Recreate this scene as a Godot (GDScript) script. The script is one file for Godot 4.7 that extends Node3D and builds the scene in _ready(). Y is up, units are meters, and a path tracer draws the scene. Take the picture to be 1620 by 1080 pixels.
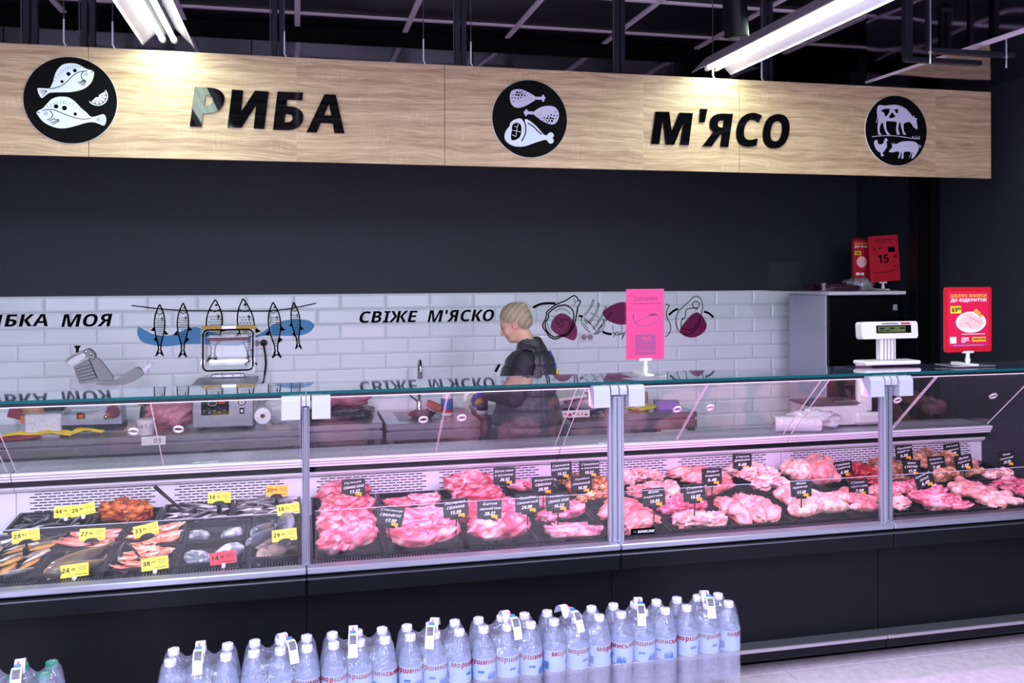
extends Node3D
# A fish and meat counter in a supermarket. x runs along the counter, y is up, the camera looks towards -z.
const FOCAL := 1437.0
const EYE := Vector3(0, 1.73, 0)
var cam_b: Basis
var names := {}
var mats := {}
var cache := {}
var rng := RandomNumberGenerator.new()
var noise := FastNoiseLite.new()

# ---------------------------------------------------------------- mesh collector
class MB:
	var v := PackedVector3Array()
	var n := PackedVector3Array()
	var c := PackedColorArray()
	var u := PackedVector2Array()
	var col := Color.WHITE
	func tri(a: Vector3, b: Vector3, d: Vector3, na: Vector3, nb: Vector3, nd: Vector3):
		if (b - a).cross(d - a).dot(na + nb + nd) > 0.0:
			v.append_array([a, d, b]); n.append_array([na, nd, nb])
		else:
			v.append_array([a, b, d]); n.append_array([na, nb, nd])
		c.append_array([col, col, col])
	func quad(a: Vector3, b: Vector3, d: Vector3, e: Vector3, nn: Vector3):
		tri(a, b, d, nn, nn, nn); tri(a, d, e, nn, nn, nn)
	func flat(a: Vector3, b: Vector3, d: Vector3, out: Vector3):
		var nn := (b - a).cross(d - a).normalized()
		if nn.dot(out) < 0.0: nn = -nn
		tri(a, b, d, nn, nn, nn)
	func box(ctr: Vector3, size: Vector3, bev := 0.0, tf := Transform3D()):
		var h := size * 0.5
		if bev <= 0.0:
			for ax in 3:
				for s in [-1.0, 1.0]:
					var nn := Vector3.ZERO; nn[ax] = s
					var p := []
					for k in [[-1, -1], [1, -1], [1, 1], [-1, 1]]:
						var q := Vector3.ZERO
						q[ax] = s * h[ax]; q[(ax + 1) % 3] = k[0] * h[(ax + 1) % 3]; q[(ax + 2) % 3] = k[1] * h[(ax + 2) % 3]
						p.append(tf * (ctr + q))
					quad(p[0], p[1], p[2], p[3], (tf.basis * nn).normalized())
			return
		var i := h - Vector3.ONE * bev
		for ax in 3:
			var a1 := (ax + 1) % 3
			var a2 := (ax + 2) % 3
			for s in [-1.0, 1.0]:
				var nn := Vector3.ZERO; nn[ax] = s
				var p := []
				for k in [[-1, -1], [1, -1], [1, 1], [-1, 1]]:
					var q := Vector3.ZERO
					q[ax] = s * h[ax]; q[a1] = k[0] * i[a1]; q[a2] = k[1] * i[a2]
					p.append(tf * (ctr + q))
				quad(p[0], p[1], p[2], p[3], (tf.basis * nn).normalized())
				for t in [-1.0, 1.0]:      # chamfer between +-ax and +-a1
					var m1 := Vector3.ZERO; m1[ax] = s; m1[a1] = t
					var w := []
					for k in [-1.0, 1.0]:
						var q1 := Vector3.ZERO; q1[ax] = s * h[ax]; q1[a1] = t * i[a1]; q1[a2] = k * i[a2]
						var q2 := Vector3.ZERO; q2[ax] = s * i[ax]; q2[a1] = t * h[a1]; q2[a2] = k * i[a2]
						w.append(tf * (ctr + q1)); w.append(tf * (ctr + q2))
					quad(w[0], w[1], w[3], w[2], (tf.basis * m1).normalized())
		for sx in [-1.0, 1.0]:
			for sy in [-1.0, 1.0]:
				for sz in [-1.0, 1.0]:
					var nn2 := (tf.basis * Vector3(sx, sy, sz)).normalized()
					tri(tf * (ctr + Vector3(sx * h.x, sy * i.y, sz * i.z)), tf * (ctr + Vector3(sx * i.x, sy * h.y, sz * i.z)), tf * (ctr + Vector3(sx * i.x, sy * i.y, sz * h.z)), nn2, nn2, nn2)
	func tube(pts: Array, r, sides := 8, closed := true):
		var rings := []
		var nr := []
		for k in pts.size():
			var d: Vector3 = (pts[min(k + 1, pts.size() - 1)] - pts[max(k - 1, 0)]).normalized()
			var up := Vector3.UP if absf(d.y) < 0.9 else Vector3.RIGHT
			var a := d.cross(up).normalized()
			var b := a.cross(d).normalized()
			var rr: float = r[k] if r is Array else r
			var ring := []
			var rn := []
			for j in sides:
				var w := a * cos(TAU * j / sides) + b * sin(TAU * j / sides)
				ring.append(pts[k] + w * rr); rn.append(w)
			rings.append(ring); nr.append(rn)
		for k in pts.size() - 1:
			for j in sides:
				var j2 := (j + 1) % sides
				tri(rings[k][j], rings[k][j2], rings[k + 1][j2], nr[k][j], nr[k][j2], nr[k + 1][j2])
				tri(rings[k][j], rings[k + 1][j2], rings[k + 1][j], nr[k][j], nr[k + 1][j2], nr[k + 1][j])
		if closed:
			for e in [0, pts.size() - 1]:
				var o: Vector3 = (pts[0] - pts[1]) if e == 0 else (pts[e] - pts[e - 1])
				for j in sides: flat(pts[e], rings[e][j], rings[e][(j + 1) % sides], o)
	# grid of points (rows of equal length), smooth; wrap joins the row ends
	func grid(g: Array, wrap := false, cols = null):
		var R := g.size()
		var C: int = g[0].size()
		var ctr := Vector3.ZERO
		for r in R:
			for k in C: ctr += g[r][k]
		ctr /= R * C
		var nn := []
		var flip := 0.0
		for r in R:
			var row := []
			for k in C:
				var l: int = (k - 1 + C) % C if wrap else max(k - 1, 0)
				var q: int = (k + 1) % C if wrap else min(k + 1, C - 1)
				var du: Vector3 = g[r][q] - g[r][l]
				var dv: Vector3 = g[min(r + 1, R - 1)][k] - g[max(r - 1, 0)][k]
				var w := du.cross(dv)
				w = w.normalized() if w.length() > 1e-12 else Vector3.ZERO
				row.append(w); flip += w.dot(g[r][k] - ctr)
			nn.append(row)
		var sg := 1.0 if flip >= 0.0 else -1.0
		for r in R:
			for k in C:
				nn[r][k] *= sg
				if nn[r][k] == Vector3.ZERO: nn[r][k] = (g[r][k] - ctr).normalized()
		for r in R - 1:
			for k in (C if wrap else C - 1):
				var q := (k + 1) % C
				var i0 := v.size()
				tri(g[r][k], g[r][q], g[r + 1][q], nn[r][k], nn[r][q], nn[r + 1][q])
				tri(g[r][k], g[r + 1][q], g[r + 1][k], nn[r][k], nn[r + 1][q], nn[r + 1][k])
				if cols != null:
					var lut := [g[r][k], g[r][q], g[r + 1][q], g[r + 1][k]]
					var cl := [cols[r][k], cols[r][q], cols[r + 1][q], cols[r + 1][k]]
					for x in range(i0, v.size()):
						for y in 4:
							if v[x] == lut[y]: c[x] = cl[y]; break
	func lathe(prof: Array, segs := 20, tf := Transform3D()):
		var g := []
		for p in prof:
			var row := []
			for k in segs: row.append(tf * Vector3(p.x * cos(TAU * k / segs), p.y, p.x * sin(TAU * k / segs)))
			g.append(row)
		grid(g, true)
	# flat polygon in xy of tf, extruded from z=0 to z=depth
	func prism(poly: PackedVector2Array, depth: float, tf := Transform3D(), sides := true):
		var p := poly
		var idx := Geometry2D.triangulate_polygon(p)
		var zf := (tf.basis * Vector3(0, 0, 1)).normalized()
		for k in range(0, idx.size(), 3):
			var a := p[idx[k]]; var b := p[idx[k + 1]]; var d := p[idx[k + 2]]
			tri(tf * Vector3(a.x, a.y, depth), tf * Vector3(b.x, b.y, depth), tf * Vector3(d.x, d.y, depth), zf, zf, zf)
			if sides: tri(tf * Vector3(a.x, a.y, 0), tf * Vector3(b.x, b.y, 0), tf * Vector3(d.x, d.y, 0), -zf, -zf, -zf)
		if not sides: return
		var ccw := not Geometry2D.is_polygon_clockwise(p)
		for k in p.size():
			var a := p[k]; var b := p[(k + 1) % p.size()]
			var o := Vector3(b.y - a.y, a.x - b.x, 0) * (1.0 if ccw else -1.0)
			if o.length() < 1e-9: continue
			quad(tf * Vector3(a.x, a.y, 0), tf * Vector3(b.x, b.y, 0), tf * Vector3(b.x, b.y, depth), tf * Vector3(a.x, a.y, depth), (tf.basis * o).normalized())
	# a stroke of the given width along pts, depth thick
	func stroke(pts: PackedVector2Array, w, depth: float, tf := Transform3D()):
		var l := PackedVector2Array()
		var r := PackedVector2Array()
		for k in pts.size():
			var d := (pts[min(k + 1, pts.size() - 1)] - pts[max(k - 1, 0)]).normalized()
			var s: Vector2 = Vector2(-d.y, d.x) * (w[k] if w is Array else w) * 0.5
			l.append(pts[k] + s); r.append(pts[k] - s)
		var zf := (tf.basis * Vector3(0, 0, 1)).normalized()
		for k in pts.size() - 1:
			quad(tf * Vector3(l[k].x, l[k].y, depth), tf * Vector3(l[k + 1].x, l[k + 1].y, depth), tf * Vector3(r[k + 1].x, r[k + 1].y, depth), tf * Vector3(r[k].x, r[k].y, depth), zf)
	func mesh(m: Material = null) -> ArrayMesh:
		var a := []
		a.resize(Mesh.ARRAY_MAX)
		a[Mesh.ARRAY_VERTEX] = v; a[Mesh.ARRAY_NORMAL] = n; a[Mesh.ARRAY_COLOR] = c
		if u.size() == v.size(): a[Mesh.ARRAY_TEX_UV] = u
		var am := ArrayMesh.new()
		if v.size(): am.add_surface_from_arrays(Mesh.PRIMITIVE_TRIANGLES, a)
		return am

# ---------------------------------------------------------------- scene helpers
func numbered(called: String) -> String:
	var k: int = names.get(called, 0)
	names[called] = k + 1
	return called if k == 0 else "%s_%03d" % [called, k]

func thing(called: String, label: String, category: String, at := Vector3.ZERO, group := "") -> Node3D:
	var o := Node3D.new()
	o.name = numbered(called); add_child(o); o.position = at
	tag(o, label, category, group)
	return o

func tag(o: Node3D, label: String, category: String, group := ""):
	o.set_meta("label", label); o.set_meta("category", category)
	if group: o.set_meta("group", group)

func part(called: String, m: Variant, material: Material, parent: Node3D, at := Vector3.ZERO, turn := Vector3.ZERO) -> MeshInstance3D:
	var o := MeshInstance3D.new()
	o.name = called
	o.mesh = m.mesh() if m is MB else m
	o.material_override = material
	o.position = at; o.rotation = turn
	parent.add_child(o, true)
	return o

func struct(called: String, m: Variant, material: Material) -> MeshInstance3D:
	var o := part(numbered(called), m, material, self)
	o.set_meta("kind", "structure")
	return o

func single(called: String, m: Variant, material: Material, label: String, category: String, group := "", at := Vector3.ZERO, turn := Vector3.ZERO) -> MeshInstance3D:
	var o := part(numbered(called), m, material, self, at, turn)
	tag(o, label, category, group)
	return o

func mk(name: String, col: Color, rough := 0.6, metal := 0.0) -> StandardMaterial3D:
	var m := StandardMaterial3D.new()
	m.albedo_color = col; m.roughness = rough; m.metallic = metal
	m.resource_name = name
	mats[name] = m
	return m

func M(name: String) -> StandardMaterial3D: return mats[name]

func bx(size: Vector3, bev := 0.0, ctr := Vector3.ZERO) -> MB:
	var b := MB.new(); b.box(ctr, size, bev); return b

func lo_hi(a: Vector3, b: Vector3, bev := 0.0) -> MB: return bx((b - a).abs(), bev, (a + b) * 0.5)

# the ray through a pixel of the 1620x1080 photograph, met with the plane z = -z or y = h
func ray(x: float, y: float) -> Vector3: return cam_b * Vector3((x - 810.0) / FOCAL, (432.0 - y) / FOCAL, -1.0)
func pz(x: float, y: float, z: float) -> Vector3:
	var d := ray(x, y)
	return EYE + d * (-z / d.z)
func py(x: float, y: float, h: float) -> Vector3:
	var d := ray(x, y)
	return EYE + d * ((h - EYE.y) / d.y)
# a list x, y, x, y ... read off a crop whose corner is ox, oy and whose scale is k, as points in the upright plane z = -z
func px2(z: float, ox: float, oy: float, k: float, a: Array) -> PackedVector2Array:
	var out := PackedVector2Array()
	for i in range(0, a.size(), 2):
		var p := pz(ox + a[i] / k, oy + a[i + 1] / k, z)
		out.append(Vector2(p.x, p.y))
	return out

func smooth(p: PackedVector2Array, closed := true, n := 4) -> PackedVector2Array:
	var out := PackedVector2Array()
	var s := p.size()
	for k in (s if closed else s - 1):
		var a := p[(k - 1 + s) % s if closed else max(k - 1, 0)]
		var b := p[k]
		var c := p[(k + 1) % s]
		var d := p[(k + 2) % s if closed else min(k + 2, s - 1)]
		for j in n: out.append(b.cubic_interpolate(c, a, d, float(j) / n))
	if not closed: out.append(p[s - 1])
	return out

func closed_line(p: PackedVector2Array) -> PackedVector2Array:
	var q := p.duplicate(); q.append(p[0]); return q

func circle(c: Vector2, r: float, n := 12, ry := -1.0) -> PackedVector2Array:
	var out := PackedVector2Array()
	for k in n: out.append(c + Vector2(cos(TAU * k / n) * r, sin(TAU * k / n) * (ry if ry > 0 else r)))
	return out

# lettering as a mesh: cap height h, left edge at x = 0 (or centred), sheared by lean, width scaled to w when given
func text(s: String, h: float, depth := 0.001, bold := true, lean := 0.0, centred := true, w := 0.0, serif := false, fat := 0.0) -> ArrayMesh:
	var key := "t%s|%f|%f|%s|%f|%s|%f|%s" % [s, h, depth, bold, lean, centred, w, serif]
	if cache.has(key): return cache[key]
	var t := TextMesh.new()
	var f := SystemFont.new()
	f.font_names = PackedStringArray(["Droid Serif" if serif else "Droid Sans"])
	f.font_weight = 700 if bold else 400
	var fv := FontVariation.new()
	fv.base_font = f
	fv.variation_embolden = fat
	t.font = fv if fat > 0.0 else f
	t.text = s; t.font_size = 32; t.pixel_size = h / 23.0; t.depth = depth
	t.curve_step = 4.0 if h < 0.03 else 1.0
	t.horizontal_alignment = HORIZONTAL_ALIGNMENT_CENTER if centred else HORIZONTAL_ALIGNMENT_LEFT
	var a := t.surface_get_arrays(0)
	var v: PackedVector3Array = a[Mesh.ARRAY_VERTEX]
	var lo := v[0]
	var hi := v[0]
	for p in v:
		lo = lo.min(p); hi = hi.max(p)
	for k in v.size():
		var p := v[k]
		p.y -= lo.y
		p.z -= lo.z
		p.x -= (lo.x + hi.x) * 0.5 if centred else lo.x
		if w > 0.0: p.x *= w / (hi.x - lo.x)
		p.y *= h / (hi.y - lo.y) if s.length() > 0 and w > 0.0 else 1.0
		p.x += p.y * lean
		v[k] = p
	a[Mesh.ARRAY_VERTEX] = v
	var am := ArrayMesh.new()
	am.add_surface_from_arrays(Mesh.PRIMITIVE_TRIANGLES, a)
	cache[key] = am
	return am

# ---------------------------------------------------------------- meshes from distance fields
func cap(p: Vector3, a: Vector3, b: Vector3, ra: float, rb: float) -> float:
	var ab := b - a
	var t := clampf((p - a).dot(ab) / maxf(ab.length_squared(), 1e-9), 0.0, 1.0)
	return (p - a - ab * t).length() - lerpf(ra, rb, t)
func ell(p: Vector3, c: Vector3, r: Vector3) -> float:
	var q := (p - c) / r
	var k := q.length()
	return (k - 1.0) * minf(r.x, minf(r.y, r.z)) if k < 1e-4 else k * (k - 1.0) / maxf((q / r).length(), 1e-6)
func smin(a: float, b: float, k: float) -> float:
	var h := maxf(k - absf(a - b), 0.0) / k
	return minf(a, b) - h * h * k * 0.25

func field(fn: Callable, lo: Vector3, hi: Vector3, cell: float, tint = null) -> ArrayMesh:
	var N := Vector3i(((hi - lo) / cell).ceil()) + Vector3i.ONE
	var B := 4
	var val := {}
	var sx := N.x + 1
	var sxy := sx * (N.y + 1)
	var live := []
	for bz in range(0, N.z, B):
		for by in range(0, N.y, B):
			for bx_ in range(0, N.x, B):
				var mid := lo + (Vector3(bx_, by, bz) + Vector3.ONE * B * 0.5) * cell
				if absf(fn.call(mid)) < cell * B * 1.3: live.append(Vector3i(bx_, by, bz))
	var vi := {}
	var verts := PackedVector3Array()
	var cells := []
	for b in live:
		for z in range(b.z, b.z + B):
			for y in range(b.y, b.y + B):
				for x in range(b.x, b.x + B):
					var d := []
					var neg := 0
					for k in 8:
						var q := Vector3i(x + (k & 1), y + ((k >> 1) & 1), z + (k >> 2))
						var id := q.x + q.y * sx + q.z * sxy
						var w = val.get(id)
						if w == null:
							w = fn.call(lo + Vector3(q) * cell)
							val[id] = w
						d.append(w)
						if w < 0.0: neg += 1
					if neg == 0 or neg == 8: continue
					var s := Vector3.ZERO
					var cnt := 0
					for e in 12:
						var ax := e >> 2
						var r := e & 3
						var k0 := 0
						if ax == 0: k0 = (r & 1) * 2 + (r >> 1) * 4
						elif ax == 1: k0 = (r & 1) + (r >> 1) * 4
						else: k0 = (r & 1) + (r >> 1) * 2
						var k1 := k0 + (1 << ax)
						if (d[k0] < 0.0) != (d[k1] < 0.0):
							var p := Vector3(k0 & 1, (k0 >> 1) & 1, k0 >> 2)
							p[ax] += d[k0] / (d[k0] - d[k1])
							s += p; cnt += 1
					vi[x + y * sx + z * sxy] = verts.size()
					verts.append(lo + (Vector3(x, y, z) + s / cnt) * cell)
					cells.append(Vector3i(x, y, z))
	var nor := PackedVector3Array()
	var col := PackedColorArray()
	var e := cell * 0.5
	for p in verts:
		var g := Vector3(fn.call(p + Vector3(e, 0, 0)) - fn.call(p - Vector3(e, 0, 0)), fn.call(p + Vector3(0, e, 0)) - fn.call(p - Vector3(0, e, 0)), fn.call(p + Vector3(0, 0, e)) - fn.call(p - Vector3(0, 0, e)))
		nor.append(g.normalized())
		col.append(tint.call(p, g.normalized()) if tint != null else Color.WHITE)
	var idx := PackedInt32Array()
	var step := [1, sx, sxy]
	for c in cells:
		var id: int = c.x + c.y * sx + c.z * sxy
		for ax in 3:
			var a1: int = step[(ax + 1) % 3]
			var a2: int = step[(ax + 2) % 3]
			if (val[id] < 0.0) == (val.get(id + step[ax], 1.0) < 0.0): continue
			if not (vi.has(id - a1) and vi.has(id - a2) and vi.has(id - a1 - a2)): continue
			var q := [vi[id], vi[id - a1], vi[id - a1 - a2], vi[id - a2]]
			var nn: Vector3 = nor[q[0]] + nor[q[1]] + nor[q[2]] + nor[q[3]]
			var o := [0, 1, 2, 0, 2, 3]
			if (verts[q[1]] - verts[q[0]]).cross(verts[q[2]] - verts[q[0]]).dot(nn) > 0.0: o = [0, 2, 1, 0, 3, 2]
			for k in o: idx.append(q[k])
	var a := []
	a.resize(Mesh.ARRAY_MAX)
	a[Mesh.ARRAY_VERTEX] = verts; a[Mesh.ARRAY_NORMAL] = nor; a[Mesh.ARRAY_COLOR] = col; a[Mesh.ARRAY_INDEX] = idx
	var am := ArrayMesh.new()
	am.add_surface_from_arrays(Mesh.PRIMITIVE_TRIANGLES, a)
	return am

# ---------------------------------------------------------------- scene
func _ready():
	rng.seed = 7
	noise.seed = 11; noise.noise_type = FastNoiseLite.TYPE_SIMPLEX; noise.frequency = 1.0; noise.fractal_octaves = 3
	var yaw := atan(340.0 / FOCAL)
	var roll := deg_to_rad(0.2)
	cam_b = Basis(Vector3(cos(yaw), 0, sin(yaw)), Vector3.UP, Vector3(-sin(yaw), 0, cos(yaw)))
	cam_b = cam_b * Basis(Vector3(0, 0, 1), -roll)
	var cam := Camera3D.new()
	cam.name = "camera"
	cam.near = 0.1; cam.far = 60.0
	cam.projection = Camera3D.PROJECTION_FRUSTUM
	cam.size = 0.1 * 1080.0 / FOCAL
	cam.frustum_offset = Vector2(0, -0.1 * 108.0 / FOCAL)
	cam.transform = Transform3D(cam_b, EYE)
	add_child(cam); cam.current = true
	var env := Environment.new()
	env.background_mode = Environment.BG_COLOR
	env.background_color = Color(0.02, 0.02, 0.03)
	env.tonemap_mode = Environment.TONE_MAPPER_LINEAR
	env.tonemap_exposure = 1.0
	env.sdfgi_enabled = true; env.ssao_enabled = true; env.ssil_enabled = true
	var we := WorldEnvironment.new()
	we.name = "world"; we.environment = env; add_child(we)
	materials()
	# lamps: fluorescent battens over the counter, the same kind further into the shop
	batten(Vector3(-0.60, 2.86, -4.65), 3.0, M("tube_white"), Color(0.90, 1.0, 0.93), 3.2, "twin tube fluorescent batten above the flounder emblem and fish lettering")
	batten(Vector3(2.24, 2.86, -4.65), 3.0, M("tube_white"), Color(0.90, 1.0, 0.93), 3.2, "twin tube fluorescent batten above the meat lettering, behind the hanging black spotlight")
	for k in 3:
		batten(Vector3([-3.4, -0.6, 2.24][k], 2.95, -1.5), 3.8, M("tube_lilac"), Color(0.88, 0.90, 1.0), 21.0, "lilac tube batten over the customer aisle, %s" % ["by the far wall", "over the aisle middle", "by the pillar wall"][k])
	shop_window()
	room()
	ceiling_gear()
	overhead_sign()
	wall_prints()
	counters()
	tables()
	worker()
	counter_top()
	display()
	bottles()

func materials():
	mk("navy", Color8(14, 15, 22), 0.45).metallic_specular = 0.3
	mk("navy_wall", Color8(33, 37, 50), 0.6)
	mk("navy_light", Color8(34, 38, 50), 0.55)
	mk("black", Color8(9, 9, 11), 0.6).metallic_specular = 0.2
	mk("black_gloss", Color8(6, 6, 8), 0.025).metallic_specular = 0.36
	mk("black_plastic", Color8(18, 18, 21), 0.35).metallic_specular = 0.3
	mk("dark_steel", Color8(44, 45, 58), 0.4, 0.4)
	mk("tile", Color8(236, 243, 248), 0.12)
	mk("grout", Color8(176, 182, 192), 0.8)
	mk("steel", Color8(190, 186, 198), 0.3, 0.85)
	mk("steel_dark", Color8(120, 118, 130), 0.35, 0.8)
	mk("aluminium", Color8(172, 174, 192), 0.35, 0.7)
	mk("hinge_grey", Color8(188, 186, 208), 0.4)
	mk("white_metal", Color8(225, 220, 230), 0.35)
	mk("white_plastic", Color8(232, 226, 232), 0.35)
	mk("rail", Color8(255, 236, 252), 0.5)
	mk("lilac_print", Color8(205, 200, 225), 0.5)
	mk("white_print", Color8(225, 236, 242), 0.5)
	mk("ink", Color8(8, 8, 10), 0.8).metallic_specular = 0.15
	mk("blue_print", Color8(38, 130, 182), 0.35)
	mk("plum_print", Color8(122, 18, 78), 0.35)
	mk("chrome", Color8(200, 200, 208), 0.12, 1.0)
	mk("red", Color8(205, 20, 40), 0.4)
	mk("poster_red", Color8(226, 24, 74), 0.4)
	mk("poster_pink", Color8(252, 60, 130), 0.45)
	mk("poster_dull", Color8(190, 30, 52), 0.45)
	mk("mauve_print", Color8(140, 50, 112), 0.5)
	mk("yellow", Color8(240, 205, 40), 0.5)
	mk("tag_yellow", Color8(244, 226, 60), 0.5)
	mk("tag_red", Color8(205, 40, 60), 0.5)
	mk("sticker", Color8(255, 170, 10), 0.5)
	mk("chalk_board", Color8(18, 18, 21), 0.4)
	mk("chalk", Color8(240, 240, 245), 0.6)
	mk("green_cap", Color8(40, 130, 110), 0.4)
	mk("orange", Color8(240, 120, 40), 0.5)
	mk("skin", Color8(214, 160, 138), 0.5).subsurf_scatter_enabled = true
	mk("hair", Color8(196, 172, 136), 0.6)
	mk("fleece", Color8(30, 30, 35), 0.85)
	mk("grey_pad", Color8(150, 150, 156), 0.6)
	mk("glass_edge", Color8(10, 84, 88), 0.15)
	for w in [["glass", 0.004, Color8(240, 245, 250)], ["film", 0.12, Color8(235, 235, 250)], ["shelf_glass", 0.06, Color8(150, 160, 215)], ["front_glass", 0.004, Color8(230, 235, 245)]]:
		var g := mk(w[0], w[2], 0.02)
		g.albedo_color.a = w[1]
		g.transparency = BaseMaterial3D.TRANSPARENCY_ALPHA
	M("film").roughness = 0.2
	M("front_glass").metallic_specular = 0.25     # coated against reflections
	for w in [["tube_white", Color(0.95, 1.0, 0.97), 3.2], ["tube_lilac", Color(0.92, 0.86, 1.0), 3.0], ["led_fish", Color(0.93, 0.9, 1.0), 0.4], ["led_meat", Color(1.0, 0.84, 0.95), 0.4], ["window_glow", Color(0.9, 0.9, 1.0), 1.2], ["lcd", Color(0.35, 0.42, 0.2), 0.35]]:
		var e := mk(w[0], Color.WHITE if w[0] != "lcd" else Color8(70, 80, 40), 0.5)
		e.emission_enabled = true; e.emission = w[1]; e.emission_energy_multiplier = w[2]
	mk("sliding_glass", Color8(235, 240, 248), 0.02).metallic_specular = 0.40
	M("sliding_glass").albedo_color.a = 0.01
	M("sliding_glass").transparency = BaseMaterial3D.TRANSPARENCY_ALPHA
	# glossy black cladding with soft waves
	var wn := FastNoiseLite.new()
	wn.seed = 3; wn.frequency = 0.006; wn.fractal_octaves = 2
	var wt := NoiseTexture2D.new()
	wt.width = 512; wt.height = 512; wt.noise = wn; wt.seamless = true; wt.as_normal_map = true; wt.bump_strength = 6.0
	var cl := mk("cladding", Color8(150, 146, 160), 0.05, 1.0)
	cl.normal_enabled = true; cl.normal_texture = wt; cl.normal_scale = 0.12
	cl.uv1_triplanar = true; cl.uv1_world_triplanar = true; cl.uv1_scale = Vector3.ONE * 0.45
	# oak: long grain, with the short saw marks across it
	var im := Image.create(1024, 512, false, Image.FORMAT_RGB8)
	var gn := FastNoiseLite.new(); gn.seed = 5; gn.frequency = 0.02; gn.fractal_octaves = 3
	for y in 512:
		for x in 1024:
			var wv := gn.get_noise_2d(x * 0.10, y * 0.35) * 16.0
			var a := gn.get_noise_2d(x * 0.07 + 900.0, (y + wv) * 2.6)
			var b := gn.get_noise_2d(x * 0.45 + 100.0, (y + wv) * 12.0)
			var ring := sin((y + wv * 1.6) * 0.11)
			var saw := 0.0
			if gn.get_noise_2d(x * 0.35 + 4000.0, y * 0.8) > 0.22: saw = maxf(0.0, gn.get_noise_2d(x * 9.0, y * 0.5 + 700.0)) * 0.35
			var t := clampf(0.62 + a * 0.38 + b * 0.42 + ring * 0.03 + saw, 0.0, 1.0)
			im.set_pixel(x, y, Color8(150, 118, 88).lerp(Color8(222, 194, 156), t))
	var oak := mk("oak", Color.WHITE, 0.5)
	oak.albedo_texture = ImageTexture.create_from_image(im)
	oak.uv1_triplanar = true; oak.uv1_world_triplanar = true; oak.uv1_scale = Vector3(0.55, 1.1, 0.55)
	# floor stoneware and brushed worktop: fine mottling
	var fn := FastNoiseLite.new(); fn.seed = 9; fn.frequency = 0.03; fn.fractal_octaves = 4
	for w in [["floor_tile", Color8(222, 202, 222), Color8(246, 230, 244), 0.22, 0.0, 1.2], ["worktop", Color8(128, 126, 142), Color8(170, 168, 184), 0.32, 0.5, 2.0], ["carton", Color8(150, 120, 90), Color8(180, 150, 116), 0.8, 0.0, 2.0]]:
		var nt := NoiseTexture2D.new()
		nt.width = 512; nt.height = 512; nt.noise = fn; nt.seamless = true
		var gr := Gradient.new(); gr.set_color(0, w[1]); gr.set_color(1, w[2]); nt.color_ramp = gr
		var m := mk(w[0], Color.WHITE, w[3], w[4])
		m.albedo_texture = nt; m.uv1_triplanar = true; m.uv1_world_triplanar = true; m.uv1_scale = Vector3.ONE * w[5]
	# wet flesh and skin: vertex colours with a fine bump
	var bt := NoiseTexture2D.new()
	var bn := FastNoiseLite.new(); bn.seed = 21; bn.frequency = 0.02; bn.fractal_octaves = 4
	bt.width = 256; bt.height = 256; bt.noise = bn; bt.seamless = true; bt.as_normal_map = true; bt.bump_strength = 5.0
	for w in [["meat", 0.34], ["fish", 0.28], ["cloth", 0.75], ["vest", 0.42]]:
		var m := mk(w[0], Color.WHITE, w[1])
		m.vertex_color_use_as_albedo = true
		m.normal_enabled = true; m.normal_texture = bt; m.normal_scale = 0.5
		m.uv1_triplanar = true; m.uv1_scale = Vector3.ONE * (9.0 if w[0] != "vest" else 5.0)
	for w in [["meat_deep", Color8(232, 196, 204)], ["meat_pale", Color8(255, 246, 246)]]:
		var md: StandardMaterial3D = M("meat").duplicate()
		md.albedo_color = w[1]; md.resource_name = w[0]; mats[w[0]] = md
	# quilting puckers
	var crinkle := NoiseTexture2D.new()
	var cn := FastNoiseLite.new(); cn.seed = 31; cn.frequency = 0.02; cn.fractal_type = FastNoiseLite.FRACTAL_RIDGED; cn.fractal_octaves = 3
	crinkle.width = 256; crinkle.height = 256; crinkle.noise = cn; crinkle.seamless = true; crinkle.as_normal_map = true; crinkle.bump_strength = 8.0
	M("vest").normal_texture = crinkle; M("vest").normal_scale = 0.6
	var bag := mk("bag_film", Color8(226, 222, 236), 0.16)
	bag.albedo_color.a = 0.35; bag.transparency = BaseMaterial3D.TRANSPARENCY_ALPHA
	bag.normal_enabled = true; bag.normal_texture = crinkle; bag.normal_scale = 1.0; bag.uv1_triplanar = true; bag.uv1_scale = Vector3.ONE * 4.0
	var bw := mk("bag_white", Color8(226, 220, 232), 0.35)
	bw.normal_enabled = true; bw.normal_texture = crinkle; bw.normal_scale = 0.7; bw.uv1_triplanar = true; bw.uv1_scale = Vector3.ONE * 4.0
	var bd := mk("bag_dark", Color8(46, 44, 52), 0.25)
	bd.normal_enabled = true; bd.normal_texture = crinkle; bd.normal_scale = 1.0; bd.uv1_triplanar = true; bd.uv1_scale = Vector3.ONE * 4.0
	var pk := mk("bag_pink", Color8(206, 130, 146), 0.25)
	pk.normal_enabled = true; pk.normal_texture = crinkle; pk.normal_scale = 1.0; pk.uv1_triplanar = true; pk.uv1_scale = Vector3.ONE * 4.0
	# bottle plastic full of water, and the shrink film
	var pet := mk("bottle_plastic", Color8(180, 188, 222), 0.03)
	pet.albedo_color.a = 0.2; pet.transparency = BaseMaterial3D.TRANSPARENCY_ALPHA
	pet.normal_enabled = true; pet.normal_texture = crinkle; pet.normal_scale = 0.25; pet.uv1_triplanar = true; pet.uv1_scale = Vector3.ONE * 3.0
	var sh := mk("shrink_film", Color8(196, 196, 232), 0.12)
	sh.albedo_color.a = 0.17; sh.transparency = BaseMaterial3D.TRANSPARENCY_ALPHA
	sh.normal_enabled = true; sh.normal_texture = crinkle; sh.normal_scale = 0.5; sh.uv1_triplanar = true; sh.uv1_scale = Vector3.ONE * 2.0
	mk("cap_white", Color8(225, 220, 240), 0.35)
	mk("label_blue", Color8(160, 182, 212), 0.3)
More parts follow.
